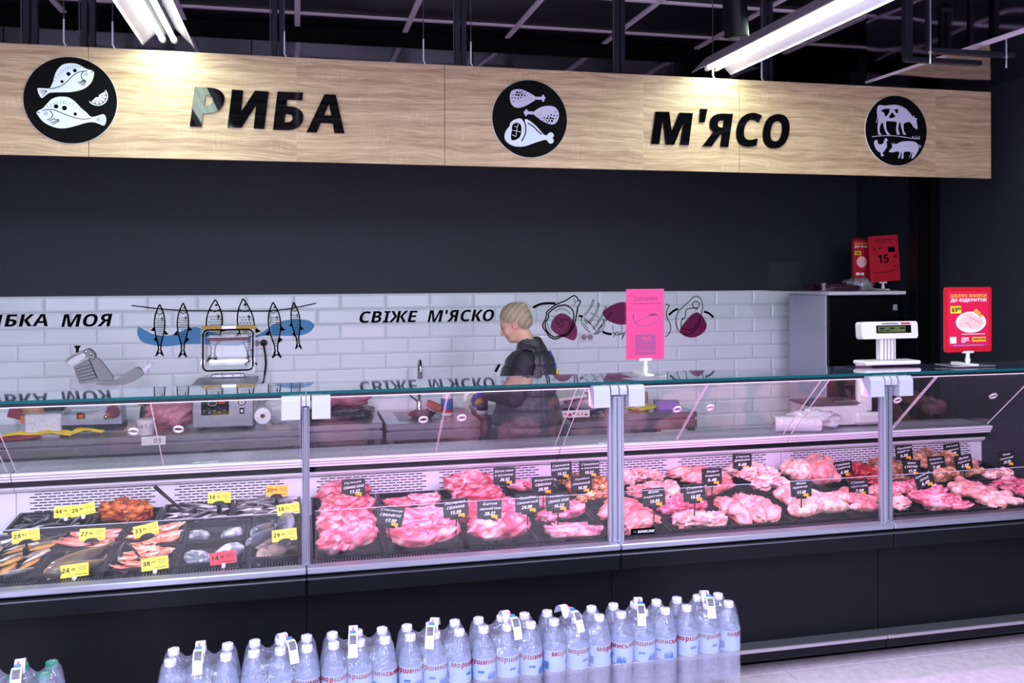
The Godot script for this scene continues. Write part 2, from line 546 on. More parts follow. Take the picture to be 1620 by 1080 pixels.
	mk("label_red", Color8(140, 8, 36), 0.5)
	mk("label_mid", Color8(52, 104, 180), 0.4)

func batten(at: Vector3, length: float, tube: Material, colour: Color, energy: float, label: String):
	var t := thing("fluorescent_batten", label, "ceiling lamp", at, "fluorescent battens")
	part("housing", bx(Vector3(0.055, 0.045, length), 0.004, Vector3(0, 0.035, length / 2)), M("dark_steel"), t)
	for s in [-1.0, 1.0]:
		var w := MB.new()
		w.prism(PackedVector2Array([Vector2(0.03 * s, 0.056), Vector2(0.118 * s, -0.03), Vector2(0.1195 * s, -0.0285), Vector2(0.032 * s, 0.059)]), length)
		part("reflector_wing", w, M("white_metal"), t)
		var b := MB.new()
		b.tube([Vector3(0.026 * s, 0.0, 0.03), Vector3(0.026 * s, 0.0, length - 0.03)], 0.013, 12)
		part("tube", b, tube, t)
		var cp := MB.new()
		cp.tube([Vector3(0.026 * s, 0.0, 0.0), Vector3(0.026 * s, 0.0, 0.034)], 0.016, 12)
		part("tube_holder", cp, M("white_plastic"), t)
	for z in [0.35, length - 0.35]:
		var c := MB.new()
		c.tube([Vector3(0, 0.05, z), Vector3(0, 3.36 - at.y, z)], 0.004, 6)
		part("hanger_wire", c, M("dark_steel"), t)
	var l := AreaLight3D.new()
	l.name = "batten_light"
	l.area_size = Vector2(0.16, length - 0.06)
	l.light_color = colour; l.light_energy = energy
	l.shadow_enabled = true
	l.position = Vector3(0, -0.02, length / 2); l.rotation.x = -PI / 2
	t.add_child(l, true)

func shop_window():
	# the shop's front windows, behind the camera
	for k in 3:
		var o := struct("window_%d" % (k + 1), lo_hi(Vector3(-4.4 + 2.85 * k, 0.95, 3.97), Vector3(-4.4 + 2.85 * k + 2.6, 2.75, 3.995)), M("window_glow"))
		part("frame", lo_hi(Vector3(-4.45 + 2.85 * k, 0.88, 3.98), Vector3(-4.4 + 2.85 * k + 2.65, 0.95, 4.0)), M("dark_steel"), o)
		part("frame", lo_hi(Vector3(-4.45 + 2.85 * k, 2.75, 3.98), Vector3(-4.4 + 2.85 * k + 2.65, 2.82, 4.0)), M("dark_steel"), o)
		var l := AreaLight3D.new()
		l.name = "window_light"
		l.area_size = Vector2(2.6, 1.8); l.light_color = Color(0.88, 0.88, 1.0); l.light_energy = 2.0
		l.shadow_enabled = true
		l.position = Vector3(-4.4 + 2.85 * k + 1.3, 1.85, 3.96)
		add_child(l, true)

func room():
	# floor: slab with stoneware tiles on it
	var fl := struct("floor", lo_hi(Vector3(-5, -0.15, -6.3), Vector3(4.3, -0.006, 4.2)), M("grout"))
	var ft := bx(Vector3(0.597, 0.006, 0.597), 0.001, Vector3(0, -0.003, 0))
	var ftm := ft.mesh()
	for i in range(-7, 3):
		for k in range(-1, 5):
			part("floor_tile", ftm, M("floor_tile"), fl, Vector3(2.66 + 0.6 * i + 0.3, 0, -3.56 + 0.6 * k + 0.3))
	part("floor_field", lo_hi(Vector3(-5, -0.006, -0.56), Vector3(4.3, 0, 4.2)), M("floor_tile"), fl)
	part("floor_field", lo_hi(Vector3(-5, -0.006, -6.13), Vector3(4.3, 0, -4.16)), M("floor_tile"), fl)
	# back wall
	var bw := struct("wall_back", lo_hi(Vector3(-5, 0, -6.3), Vector3(4.3, 3.5, -6.13)), M("navy_wall"))
	part("tile_bed", lo_hi(Vector3(-2.0, 0, -6.13), Vector3(4.15, 1.597, -6.124)), M("grout"), bw)
	var tm := MB.new()
	var w := 0.1485; var h := 0.0485; var q := 0.013
	var zf := [Vector3(-w, -h, 0), Vector3(w, -h, 0), Vector3(w, h, 0), Vector3(-w, h, 0)]
	var zm := []
	var zt := []
	for p in zf:
		zm.append(p + Vector3(0, 0, 0.003)); zt.append(Vector3(p.x - signf(p.x) * q, p.y - signf(p.y) * q, 0.009))
	tm.quad(zt[0], zt[1], zt[2], zt[3], Vector3(0, 0, 1))
	for k in 4:
		var k2 := (k + 1) % 4
		var mid: Vector3 = (zf[k] + zf[k2]) * 0.5
		var o := Vector3(signf(mid.x) if absf(mid.x) > 0.01 and absf(mid.y) < 0.01 else 0.0, signf(mid.y) if absf(mid.y) > 0.01 and absf(mid.x) < 0.01 else 0.0, 0)
		tm.quad(zf[k], zf[k2], zm[k2], zm[k], o)
		tm.flat(zm[k], zm[k2], zt[k2], o + Vector3(0, 0, 1)); tm.flat(zm[k], zt[k2], zt[k], o + Vector3(0, 0, 1))
	var tile := tm.mesh()
	for r in 11:
		for i in range(-9, 12):
			var x := 0.728 + 0.3 * i + (0.15 if r % 2 == 1 else 0.0)
			if x < 4.0: part("wall_tile", tile, M("tile"), bw, Vector3(x, 1.545 - 0.1 * r, -6.126), Vector3(rng.randf_range(-0.004, 0.004), rng.randf_range(-0.003, 0.003), 0))
	for k in 5:
		part("cladding_panel", lo_hi(Vector3(-3.2 + 1.46 * k, 2.5, -6.13), Vector3(-3.2 + 1.46 * k + 1.455, 3.25, -6.118), 0.002), M("cladding"), bw)
	part("top_trim", lo_hi(Vector3(-5, 3.25, -6.13), Vector3(4.3, 3.36, -6.11)), M("black"), bw)
	# the other walls and the ceiling
	var rw := struct("wall_right", lo_hi(Vector3(4.15, 0, -6.3), Vector3(4.35, 3.5, 4.2)), M("navy_light"))
	part("pilaster", lo_hi(Vector3(4.09, 0, -5.36), Vector3(4.15, 3.36, -5.21), 0.003), M("black"), rw)
	part("pilaster_edge", lo_hi(Vector3(4.10, 0, -5.46), Vector3(4.15, 3.36, -5.37), 0.003), M("navy"), rw)
	struct("wall_left", lo_hi(Vector3(-5.2, 0, -6.3), Vector3(-5, 3.5, 4.2)), M("navy_light"))
	struct("wall_front", lo_hi(Vector3(-5, 0, 4), Vector3(4.3, 3.5, 4.2)), M("navy_light"))
	var ce := struct("ceiling", lo_hi(Vector3(-5.2, 3.375, -6.3), Vector3(4.35, 3.55, 4.2)), M("navy"))
	var cp := bx(Vector3(0.69, 0.01, 0.69), 0.002).mesh()
	for i in 13:
		part("ceiling_rail", lo_hi(Vector3(-4.24 + 0.705 * i, 3.35, -6.11), Vector3(-4.205 + 0.705 * i, 3.372, 3.9)), M("rail"), ce)
		for k in 5:
			part("ceiling_panel", cp, M("navy"), ce, Vector3(-4.222 + 0.705 * i + 0.3525, 3.368, -6.18 + 0.705 * k))
	for k in 14:
		part("ceiling_rail", lo_hi(Vector3(-5, 3.351, -5.835 + 0.705 * k), Vector3(4.15, 3.372, -5.805 + 0.705 * k)), M("rail"), ce)

func ceiling_gear():
	# steel channels that carry the sign, from ceiling to sign
	var ch := [["behind the flounder emblem", 48.0], ["over the seam beside the flounder emblem", 139.0], ["over the gap after the fish lettering", 439.0], ["beside the drumstick emblem seam", 727.0], ["over the drumstick emblem", 978.0], ["behind the lit lamp over the meat lettering", 1212.0]]
	for c in ch:
		var p := pz(c[1], 80, 4.75)
		var t := thing("sign_hanger", "dark steel hanger channel above the fascia, %s" % c[0], "hanger", Vector3(p.x, 2.70, -4.75), "steel sign hangers")
		part("channel", lo_hi(Vector3(-0.028, 0, -0.02), Vector3(0.0, 0.655, 0.02), 0.002), M("dark_steel"), t)
		part("channel", lo_hi(Vector3(0.008, 0, -0.015), Vector3(0.036, 0.63, 0.015), 0.002), M("dark_steel"), t)
		part("bracket", lo_hi(Vector3(-0.03, 0.60, 0.015), Vector3(0.045, 0.62, 0.035), 0.002), M("steel_dark"), t)
		var b := MB.new()
		b.tube([Vector3(-0.034, 0.0, 0.02), Vector3(-0.034, 0.655, 0.02)], 0.004, 6)
		part("threaded_rod", b, M("steel_dark"), t)
	# thin hook wires in front
	var wires := [[101.0, "hook wire over the flounder emblem"], [178.0, "hook wire beside the flounder emblem"], [450.0, "hook wire above the end of the fish lettering"], [670.0, "thin hook wire near the middle sign seam"], [745.0, "thin hook wire above the drumstick emblem"], [1128.0, "hook wire in front of the lit lamp end"], [1205.0, "hook wire above the last meat letters"]]
	for w in wires:
		var p := pz(w[0], 90, 4.61)
		var t := thing("hook_wire", "pale " + w[1] + " holding the wooden fascia", "wire", Vector3(p.x, 2.785, -4.612), "hook wires of the sign")
		var b := MB.new()
		b.tube([Vector3(0, 0.05, 0), Vector3(0, 0.575, 0)], 0.0028, 6)
		part("wire", b, M("steel_dark"), t)
		var k := MB.new()
		k.tube([Vector3(0, 0.14, 0), Vector3(0, 0.03, 0), Vector3(0.006, 0.02, 0), Vector3(0.01, 0.008, 0), Vector3(0.004, 0.0, 0), Vector3(-0.006, 0.004, 0)], 0.0045, 6)
		part("hook", k, M("white_metal"), t)
	# spotlights on their track
	var sp := [[Vector3(0.72, 2.93, -3.30), Vector3(0.15, 0, 0.06), "seen over the middle of the sign"], [Vector3(1.83, 2.73, -3.55), Vector3(0.1, 0, 0.12), "hanging in front of the lit tubes"], [Vector3(3.45, 2.93, -3.95), Vector3(0.1, 0, -0.26), "beside the black duct"]]
	for s in sp:
		var t := thing("track_spotlight", "black cylindrical track spotlight %s" % s[2], "spotlight", s[0], "black track spotlights")
		var bodyx := Basis.from_euler(s[1])
		var b := MB.new()
		b.lathe([Vector2(0.0, 0.004), Vector2(0.044, 0.004), Vector2(0.048, 0.0), Vector2(0.051, 0.004), Vector2(0.051, 0.196), Vector2(0.048, 0.2), Vector2(0.0, 0.2)], 28)
		var o := part("barrel", b, M("black_plastic"), t); o.basis = bodyx
		var ring := MB.new()
		ring.lathe([Vector2(0.0, 0.012), Vector2(0.036, 0.012), Vector2(0.044, 0.001), Vector2(0.047, 0.0)], 24)
		part("lens", ring, M("steel_dark"), t).basis = bodyx
		var st := MB.new()
		var top: Vector3 = bodyx * Vector3(0, 0.19, 0)
		st.tube([top, top + Vector3(0, 0.05, 0)], 0.012, 10)
		part("stem", st, M("black_plastic"), t)
		part("track_adapter", bx(Vector3(0.16, 0.035, 0.035), 0.003, top + Vector3(0, 0.065, 0)), M("black_plastic"), t)
		var rod := MB.new()
		rod.tube([top + Vector3(0, 0.08, 0), Vector3(top.x, 3.36 - s[0].y, top.z)], 0.006, 6)
		part("rod", rod, M("black_plastic"), t)
	# black duct with a glossy skin and a bright edge strip
	var d := thing("ventilation_duct", "glossy black ventilation duct with pale edge strip above the cow emblem", "duct", Vector3(3.22, 2.83, 0))
	part("duct_body", lo_hi(Vector3(0.004, 0.002, -4.66), Vector3(0.80, 0.535, -1.0)), M("cladding"), d)
	part("edge_strip", lo_hi(Vector3(0, -0.004, -4.67), Vector3(0.014, 0.008, -1.0)), M("rail"), d)
	part("edge_strip", lo_hi(Vector3(0.03, -0.004, -3.9), Vector3(0.038, 0.004, -1.0)), M("rail"), d)
	# trapeze of struts under the duct
	var tz := thing("strut_trapeze", "steel strut trapeze with threaded rods below the black duct", "pipe bracket", Vector3.ZERO)
	var a0 := pz(1437, 94, 3.95); var a1 := pz(1550, 101, 3.95)
	var c0 := pz(1470, 80, 3.75); var c1 := pz(1602, 87, 3.75)
	part("strut", lo_hi(Vector3(a0.x - 0.02, a0.y - 0.012, -3.97), Vector3(a1.x, a0.y + 0.012, -3.93), 0.003), M("dark_steel"), tz)
	part("strut", lo_hi(Vector3(c0.x - 0.01, c0.y - 0.012, -3.77), Vector3(c1.x, c0.y + 0.012, -3.73), 0.003), M("dark_steel"), tz)
	part("upright", lo_hi(Vector3(a0.x - 0.022, a0.y, -3.975), Vector3(a0.x + 0.018, 3.36, -3.935), 0.003), M("dark_steel"), tz)
	part("upright", lo_hi(Vector3(a0.x + 0.12, a0.y + 0.07, -3.985), Vector3(a0.x + 0.145, 3.36, -3.96), 0.003), M("dark_steel"), tz)
	for x in [pz(1472, 80, 3.72).x, pz(1592, 85, 3.72).x]:
		var r := MB.new()
		r.tube([Vector3(x, c0.y - 0.07, -3.72), Vector3(x, 3.36, -3.72)], 0.005, 8)
		part("threaded_rod", r, M("steel"), tz)
		var n := MB.new()
		n.tube([Vector3(x, c0.y - 0.02, -3.72), Vector3(x, c0.y - 0.012, -3.72)], 0.01, 6)
		part("nut", n, M("steel"), tz)

func letter(s: String, z: float, crop: Array, b: Array, lean: float, top_right: bool, depth: float, material: Material, parent: Node3D, called := "letter", fat := 0.0):
	# b: left, bottom, right, top in the crop's own pixels
	var p := px2(z, crop[0], crop[1], crop[2], [b[0], b[1], b[2], b[3]])
	var h := p[1].y - p[0].y
	var w := p[1].x - p[0].x
	if top_right: w -= h * lean
	part(called, text(s, h, depth, true, lean, false, w, false, fat), material, parent, Vector3(p[0].x, p[0].y, -z))

func shape(poly: PackedVector2Array, z: float, depth: float, material: Material, parent: Node3D, called: String):
	var b := MB.new()
	b.prism(poly, depth, Transform3D(Basis(), Vector3(0, 0, -z)))
	part(called, b, material, parent)

func overhead_sign():
	var t := thing("fascia_sign", "long pale oak fascia with black fish and meat lettering hung over the counter", "sign")
	var sx := [-2.60, -0.949, 0.738, 2.384, 4.02]
	for i in 4:
		part("panel", lo_hi(Vector3(sx[i] + 0.0012, 2.283, -4.618), Vector3(sx[i + 1] - 0.0012, 2.797, -4.6), 0.001), M("oak"), t)
	part("backing_rail", lo_hi(Vector3(-2.6, 2.72, -4.64), Vector3(4.0, 2.77, -4.619)), M("dark_steel"), t)
	part("backing_rail", lo_hi(Vector3(-2.6, 2.30, -4.64), Vector3(4.0, 2.35, -4.619)), M("dark_steel"), t)
	var zl := 4.5995
	var c1 := [280.0, 130.0, 5.586]
	for l in [["Р", [115, 392, 432, 56], true], ["Б", [848, 422, 1142, 96], true], ["А", [1145, 443, 1478, 116], false]]:
		letter(l[0], zl, c1, l[1], 0.12, l[2], 0.010, M("black_gloss"), t, "letter", 0.5)
	var c2 := [1010.0, 160.0, 6.23]
	shape(px2(zl, c1[0], c1[1], c1[2], [487, 68, 585, 75, 568, 262, 690, 78, 812, 85, 772, 415, 677, 410, 700, 205, 570, 405, 447, 400]), zl, 0.010, M("black_gloss"), t, "letter")
	shape(px2(zl, c2[0], c2[1], c2[2], [165, 105, 298, 108, 322, 300, 400, 115, 530, 120, 490, 435, 405, 432, 440, 205, 348, 430, 265, 428, 235, 180, 200, 425, 120, 423]), zl, 0.010, M("black_gloss"), t, "letter")
	for l in [["'", [585, 208, 655, 80], false], ["Я", [625, 445, 925, 128], true], ["С", [938, 446, 1215, 122], true], ["О", [1200, 462, 1502, 135], true]]:
		letter(l[0], zl, c2, l[1], 0.16, l[2], 0.010, M("black_gloss"), t, "letter", 0.5)
	# round emblems
	var cs := [Vector2(-1.024, 2.543), Vector2(1.186, 2.535), Vector2(3.370, 2.545)]
	var discs := []
	for k in 3:
		var d := MB.new()
		d.prism(circle(cs[k], 0.2015, 56), 0.008, Transform3D(Basis(), Vector3(0, 0, -zl)))
		var o := part("emblem_disc", d, M("black"), t)
		o.set_meta("label", ["round black emblem with two white flounders and a lemon slice", "round black emblem with two drumsticks and a ham", "round black emblem with cow, hen and pig"][k])
		var r := MB.new()
		r.prism(circle(cs[k], 0.2030, 56), 0.006, Transform3D(Basis(), Vector3(0, 0, -zl)))
		part("rim", r, M("white_print"), o)
		discs.append(o)
	var z := 4.5912
	flounders(discs[0], z)
	drumsticks(discs[1], z)
	farm(discs[2], z)

func strokes(z: float, c: Array, lines: Array, w: float, material: Material, parent: Node3D, called := "print_line", lift := 0.0012):
	var b := MB.new()
	for l in lines:
		b.stroke(smooth(px2(z, c[0], c[1], c[2], l), false, 3) if l.size() > 4 else px2(z, c[0], c[1], c[2], l), w, lift, Transform3D(Basis(), Vector3(0, 0, -z)))
	part(called, b, material, parent).set_meta("kind", "stuff")

func blobs(z: float, c: Array, dots: Array, material: Material, parent: Node3D, called := "print_spot", lift := 0.0012):
	var b := MB.new()
	for d in dots:
		var p := px2(z, c[0], c[1], c[2], [d[0], d[1], d[0] + d[2], d[1]])
		b.prism(circle(p[0], p[1].x - p[0].x, 8), lift, Transform3D(Basis(), Vector3(0, 0, -z)), false)
	part(called, b, material, parent).set_meta("kind", "stuff")

func flounders(o: Node3D, z: float):
	var c := [30.0, 80.0, 6.753]
	shape(smooth(px2(z, c[0], c[1], c[2], [800, 225, 780, 212, 720, 195, 650, 155, 590, 137, 520, 137, 460, 155, 415, 200, 385, 255, 365, 330, 335, 395, 315, 405, 255, 402, 200, 402, 203, 440, 220, 480, 247, 508, 290, 475, 335, 450, 430, 446, 530, 444, 610, 434, 700, 405, 770, 345, 800, 270]), true, 3), z, 0.001, M("white_print"), o, "flounder_print")
	shape(smooth(px2(z, c[0], c[1], c[2], [187, 655, 250, 620, 290, 580, 340, 525, 400, 498, 460, 492, 530, 500, 600, 545, 660, 610, 720, 660, 770, 708, 830, 700, 905, 680, 930, 720, 930, 760, 908, 800, 850, 780, 800, 765, 720, 770, 620, 800, 520, 825, 430, 830, 340, 805, 260, 760, 210, 700]), true, 3), z, 0.001, M("white_print"), o, "flounder_print")
	strokes(z, c, [[330, 408, 420, 390, 500, 345, 570, 275, 640, 230, 730, 218], [690, 222, 665, 265, 680, 305, 715, 320], [775, 232, 795, 218], [630, 345, 690, 318], [645, 358, 700, 320], [665, 372, 710, 322], [690, 378, 720, 325], [250, 640, 340, 628, 420, 650, 500, 685, 590, 715, 680, 732, 770, 725], [330, 640, 360, 680, 345, 720, 300, 742], [190, 655, 225, 665], [325, 755, 380, 722], [340, 775, 430, 740], [360, 788, 435, 752], [375, 735, 432, 738]], 0.0036, M("ink"), o)
	var fin := []
	for k in 13:
		var t := k / 12.0
		fin.append([lerpf(360, 690, t), 345 - 190 * sin(0.25 + t * 1.75), lerpf(378, 676, t), 372 - 190 * sin(0.25 + t * 1.75)])
		fin.append([lerpf(300, 720, t), 590 - 90 * sin(0.1 + t * 3.0) + 80 * t, lerpf(312, 706, t), 628 - 90 * sin(0.1 + t * 3.0) + 80 * t])
	for k in 6:
		fin.append([215 + 8 * k, 420 + 14 * k, 300, 425 + 2 * k]); fin.append([920, 700 + 17 * k, 830, 725 + 5 * k])
	strokes(z, c, fin, 0.0018, M("mauve_print") if false else M("steel_dark"), o, "fin_ray")
	blobs(z, c, [[530, 250, 24], [598, 214, 22], [460, 332, 19], [397, 597, 26], [487, 614, 28], [602, 678, 20]], M("ink"), o)
	var e := MB.new()
	for q in [[719, 254], [288, 675]]:
		var p := px2(z, c[0], c[1], c[2], [q[0], q[1]])[0]
		e.stroke(closed_line(circle(p, 0.0062, 14)), 0.002, 0.0014, Transform3D(Basis(), Vector3(0, 0, -z)))
	part("eye", e, M("ink"), o)
	# lemon: rind and segments
	var rind := []
	var p0 := px2(z, c[0], c[1], c[2], [838, 484])[0]
	var segs := MB.new()
	var arc := PackedVector2Array()
	for k in 17:
		var a := deg_to_rad(38.0 - 180.0 * k / 16.0 + 0.0)
		arc.append(p0 + Vector2(cos(a), sin(a)) * 0.044)
	for k in 6:
		var a0 := deg_to_rad(33.0 - 28.5 * k); var a1 := a0 - deg_to_rad(23.0)
		segs.prism(PackedVector2Array([p0 + Vector2(cos(a0), sin(a0)) * 0.007, p0 + Vector2(cos(a0), sin(a0)) * 0.037, p0 + Vector2(cos((a0 + a1) / 2), sin((a0 + a1) / 2)) * 0.039, p0 + Vector2(cos(a1), sin(a1)) * 0.037, p0 + Vector2(cos(a1), sin(a1)) * 0.007]), 0.001, Transform3D(Basis(), Vector3(0, 0, -z)), false)
	segs.stroke(arc, 0.005, 0.001, Transform3D(Basis(), Vector3(0, 0, -z)))
	part("lemon_print", segs, M("white_print"), o)

func drumsticks(o: Node3D, z: float):
	var c := [770.0, 120.0, 8.0]
	var w := M("lilac_print")
	shape(smooth(px2(z, c[0], c[1], c[2], [615, 265, 570, 232, 500, 195, 430, 170, 370, 170, 315, 190, 295, 240, 295, 300, 315, 360, 360, 398, 420, 402, 490, 380, 560, 340, 612, 305]), true, 3), z, 0.001, w, o, "drumstick_print")
	shape(smooth(px2(z, c[0], c[1], c[2], [620, 265, 695, 265, 700, 243, 722, 240, 730, 260, 744, 282, 728, 300, 726, 322, 705, 326, 695, 302, 620, 300]), true, 2), z, 0.001, w, o, "bone_print")
	shape(smooth(px2(z, c[0], c[1], c[2], [600, 450, 650, 415, 720, 385, 800, 380, 860, 395, 900, 440, 915, 500, 895, 570, 850, 612, 790, 608, 700, 570, 640, 525, 600, 490]), true, 3), z, 0.001, w, o, "drumstick_print")
	shape(smooth(px2(z, c[0], c[1], c[2], [592, 452, 520, 448, 515, 428, 495, 424, 482, 440, 466, 464, 480, 485, 485, 505, 505, 507, 518, 484, 592, 488]), true, 2), z, 0.001, w, o, "bone_print")
	shape(smooth(px2(z, c[0], c[1], c[2], [390, 540, 440, 545, 475, 590, 490, 545, 560, 580, 640, 650, 720, 740, 765, 748, 790, 718, 830, 720, 850, 755, 835, 785, 848, 820, 830, 852, 790, 852, 762, 815, 720, 812, 600, 850, 480, 890, 380, 895, 300, 870, 240, 820, 225, 760, 245, 690, 285, 640, 310, 580]), true, 3), z, 0.001, M("white_print"), o, "ham_print")
	strokes(z, c, [[470, 560, 492, 640, 485, 740, 440, 825], [520, 597, 600, 650, 650, 705, 698, 742]], 0.006, M("ink"), o)
	shape(smooth(px2(z, c[0], c[1], c[2], [325, 620, 385, 592, 430, 620, 440, 680, 425, 760, 400, 790, 350, 815, 310, 805, 308, 740, 318, 690]), true, 3), z, 0.0013, M("ink"), o, "print_spot")
	strokes(z, c, [[400, 600, 380, 680, 370, 760], [325, 690, 380, 700, 430, 710], [320, 745, 370, 770], [350, 640, 390, 645]], 0.003, M("white_print"), o, "print_line", 0.0022)
	var dots := []
	for d in [[385, 210, 15], [420, 215, 12], [440, 195, 9], [455, 215, 9], [408, 186, 7], [370, 240, 13], [402, 245, 15], [443, 242, 14], [480, 250, 10], [495, 215, 7], [480, 230, 6], [335, 242, 8], [320, 278, 9], [356, 278, 10], [395, 286, 11], [434, 272, 10], [340, 325, 8], [510, 247, 7], [545, 243, 5], [533, 288, 5], [568, 281, 5]]:
		dots.append(d); dots.append([1210 - d[0], 780 - d[1], d[2]])
	blobs(z, c, dots, M("ink"), o)

func farm(o: Node3D, z: float):
	var c := [1360.0, 140.0, 8.308]
	var w := M("lilac_print")
	shape(smooth(px2(z, c[0], c[1], c[2], [255, 218, 340, 225, 450, 212, 530, 228, 600, 260, 640, 300, 690, 360, 705, 385, 712, 350, 725, 390, 760, 390, 745, 415, 755, 480, 760, 525, 740, 532, 700, 495, 660, 440, 600, 450, 575, 470, 580, 560, 608, 600, 575, 605, 550, 520, 535, 450, 520, 450, 505, 530, 525, 602, 490, 600, 478, 520, 485, 440, 400, 430, 350, 430, 345, 480, 360, 560, 398, 602, 360, 604, 320, 520, 300, 440, 265, 500, 260, 570, 285, 604, 245, 602, 235, 500, 245, 400, 232, 340, 235, 260]), true, 2), z, 0.001, w, o, "cow_print")
	strokes(z, c, [[245, 225, 228, 290, 235, 370, 215, 450], [160, 632, 280, 622, 420, 620, 560, 635, 690, 655, 790, 662], [690, 655, 695, 625], [735, 655, 738, 620], [780, 660, 785, 625], [710, 655, 705, 630], [765, 658, 760, 635], [770, 740, 800, 755, 795, 775, 780, 765]], 0.004, w, o)
	for s in [[275, 290, 330, 265, 395, 265, 385, 320, 350, 365, 330, 360, 320, 320], [450, 275, 500, 268, 505, 320, 485, 328], [425, 310, 470, 370, 430, 388, 380, 388, 395, 350]]:
		shape(px2(z, c[0], c[1], c[2], s), z, 0.0014, M("ink"), o, "print_spot")
	shape(smooth(px2(z, c[0], c[1], c[2], [190, 700, 225, 672, 240, 720, 270, 735, 310, 720, 325, 670, 345, 652, 370, 680, 352, 700, 358, 760, 330, 810, 300, 850, 320, 880, 280, 888, 278, 848, 230, 815, 200, 765]), true, 3), z, 0.001, w, o, "hen_print")
	shape(smooth(px2(z, c[0], c[1], c[2], [385, 820, 430, 770, 418, 715, 450, 735, 455, 705, 470, 735, 540, 700, 640, 690, 720, 700, 765, 735, 775, 790, 750, 850, 710, 905, 680, 920, 690, 860, 690, 830, 655, 905, 650, 905, 672, 835, 580, 835, 575, 910, 550, 922, 555, 850, 540, 840, 530, 905, 505, 912, 520, 860, 510, 825, 440, 838, 395, 835]), true, 2), z, 0.001, w, o, "pig_print")

func wall_prints():
	var z := 6.1165
	var t := thing("wall_lettering", "black slanted fish slogan lettering on the white tiles above the slicer", "wall lettering")
	var c := [0.0, 450.0, 4.0]
	letter("РИБКА", z, c, [-185, 270, 302, 186], 0.22, false, 0.0015, M("ink"), t, "word")
	letter("МОЯ", z, c, [388, 268, 712, 184], 0.22, true, 0.0015, M("ink"), t, "word")
	var t2 := thing("wall_lettering", "black slanted meat slogan lettering on the white tiles before the worker's face", "wall lettering")
	var c2 := [560.0, 450.0, 4.0]
	letter("СВІЖЕ", z, c2, [28, 243, 403, 165], 0.22, true, 0.0015, M("ink"), t2, "word")
	letter("М'ЯСКО", z, c2, [465, 237, 893, 157], 0.22, true, 0.0015, M("ink"), t2, "word")
	# herrings on a line over a blue wave
	var m := thing("wall_mural", "printed herrings hanging on a line over a blue wave on the tiles", "wall print")
	shape(smooth(px2(z, 0, 0, 1, [217, 525, 219, 517, 226, 520, 241, 528, 262, 531, 280, 527, 296, 520, 310, 517, 330, 524, 365, 533, 400, 531.5, 415, 525, 433, 513, 448, 507, 467, 505, 485, 506, 494, 510, 497, 516, 490, 525, 474, 530.5, 441, 531, 410, 532, 385, 545, 350, 546, 300, 544, 265, 547.5, 244, 546, 226, 541, 219, 533]), true, 3), z, 0.0006, M("blue_print"), m, "wave")
	var zz := z - 0.001
	for f in [[252.5, 481.4, 252.5, 563.0, 8.2, -1], [289.7, 479.2, 289.0, 565.0, 8.8, 1], [340.7, 473.6, 336.0, 572.0, 12.5, 1], [384.4, 472.3, 397.0, 577.0, 13.0, 1], [432.0, 478.0, 438.0, 566.0, 9.6, 1], [464.7, 478.0, 472.5, 552.0, 6.8, -1]]:
		herring(m, zz, f)
	var rope := MB.new()
	rope.stroke(smooth(px2(zz - 0.001, 0, 0, 1, [208, 483, 250, 488, 290, 491, 340, 491.6, 400, 492, 437, 491, 470, 486, 500, 479.5]), false, 3), 0.007, 0.0006, Transform3D(Basis(), Vector3(0, 0, -zz + 0.001)))
	part("line", rope, M("ink"), m)
	# cuts of meat over plum blots
	var n := thing("wall_mural", "printed ham, ribs and steak outlines with plum blots on the tiles", "wall print")
	var a := [840.0, 450.0, 7.7125]
	var b := [960.0, 450.0, 8.1]
	shape(smooth(px2(z, a[0], a[1], a[2], [240, 510, 255, 450, 300, 385, 360, 352, 420, 360, 480, 400, 520, 450, 555, 510, 565, 580, 550, 650, 510, 680, 440, 655, 330, 610, 260, 560]), true, 3), z, 0.0006, M("plum_print"), n, "blot")
	shape(smooth(px2(z, a[0], a[1], a[2], [875, 350, 900, 310, 960, 265, 1060, 222, 1140, 215, 1230, 240, 1290, 300, 1300, 380, 1240, 450, 1150, 485, 1060, 485, 960, 450, 900, 400]), true, 3), z, 0.0006, M("plum_print"), n, "blot")
	shape(smooth(px2(z, b[0], b[1], b[2], [935, 580, 1000, 480, 1080, 390, 1160, 355, 1220, 400, 1260, 460, 1280, 530, 1250, 600, 1170, 660, 1080, 680, 980, 650]), true, 3), z, 0.0006, M("plum_print"), n, "blot")
	strokes(zz, a, [[300, 245, 430, 190, 490, 150, 530, 135, 565, 160, 575, 190, 600, 200, 595, 235, 575, 265, 560, 330, 545, 420, 530, 480, 500, 540, 470, 590, 430, 620, 360, 640, 300, 665, 230, 640, 190, 580, 150, 530, 145, 480, 175, 430, 190, 370, 195, 330, 250, 285, 300, 245], [330, 262, 420, 250, 490, 290, 520, 350, 518, 430, 490, 520, 440, 590, 350, 625, 280, 640, 215, 590, 175, 520, 180, 460, 215, 400, 220, 340, 330, 262]], 0.009, M("ink"), n)
	strokes(zz, a, [[350, 290, 430, 310, 480, 360], [300, 330, 360, 290], [240, 380, 290, 390], [310, 410, 370, 420, 350, 480, 310, 470, 310, 410], [390, 440, 430, 425, 470, 460, 460, 520, 410, 580], [330, 520, 390, 500, 380, 430], [545, 215, 515, 265], [200, 470, 215, 530, 250, 590], [520, 160, 545, 215, 580, 190]], 0.004, M("ink"), n)
	for r in [[640, 380, 720, 270, 755, 185], [700, 470, 790, 330, 820, 225], [750, 540, 860, 380, 905, 265], [790, 590, 900, 430, 975, 335]]:
		var off := []
		for k in r.size(): off.append(r[k] + (16 if k % 2 == 0 else 8))
		strokes(zz, a, [r, off, [r[4], r[5], r[4] + 16, r[5] + 8]], 0.004, M("ink"), n, "rib_line")
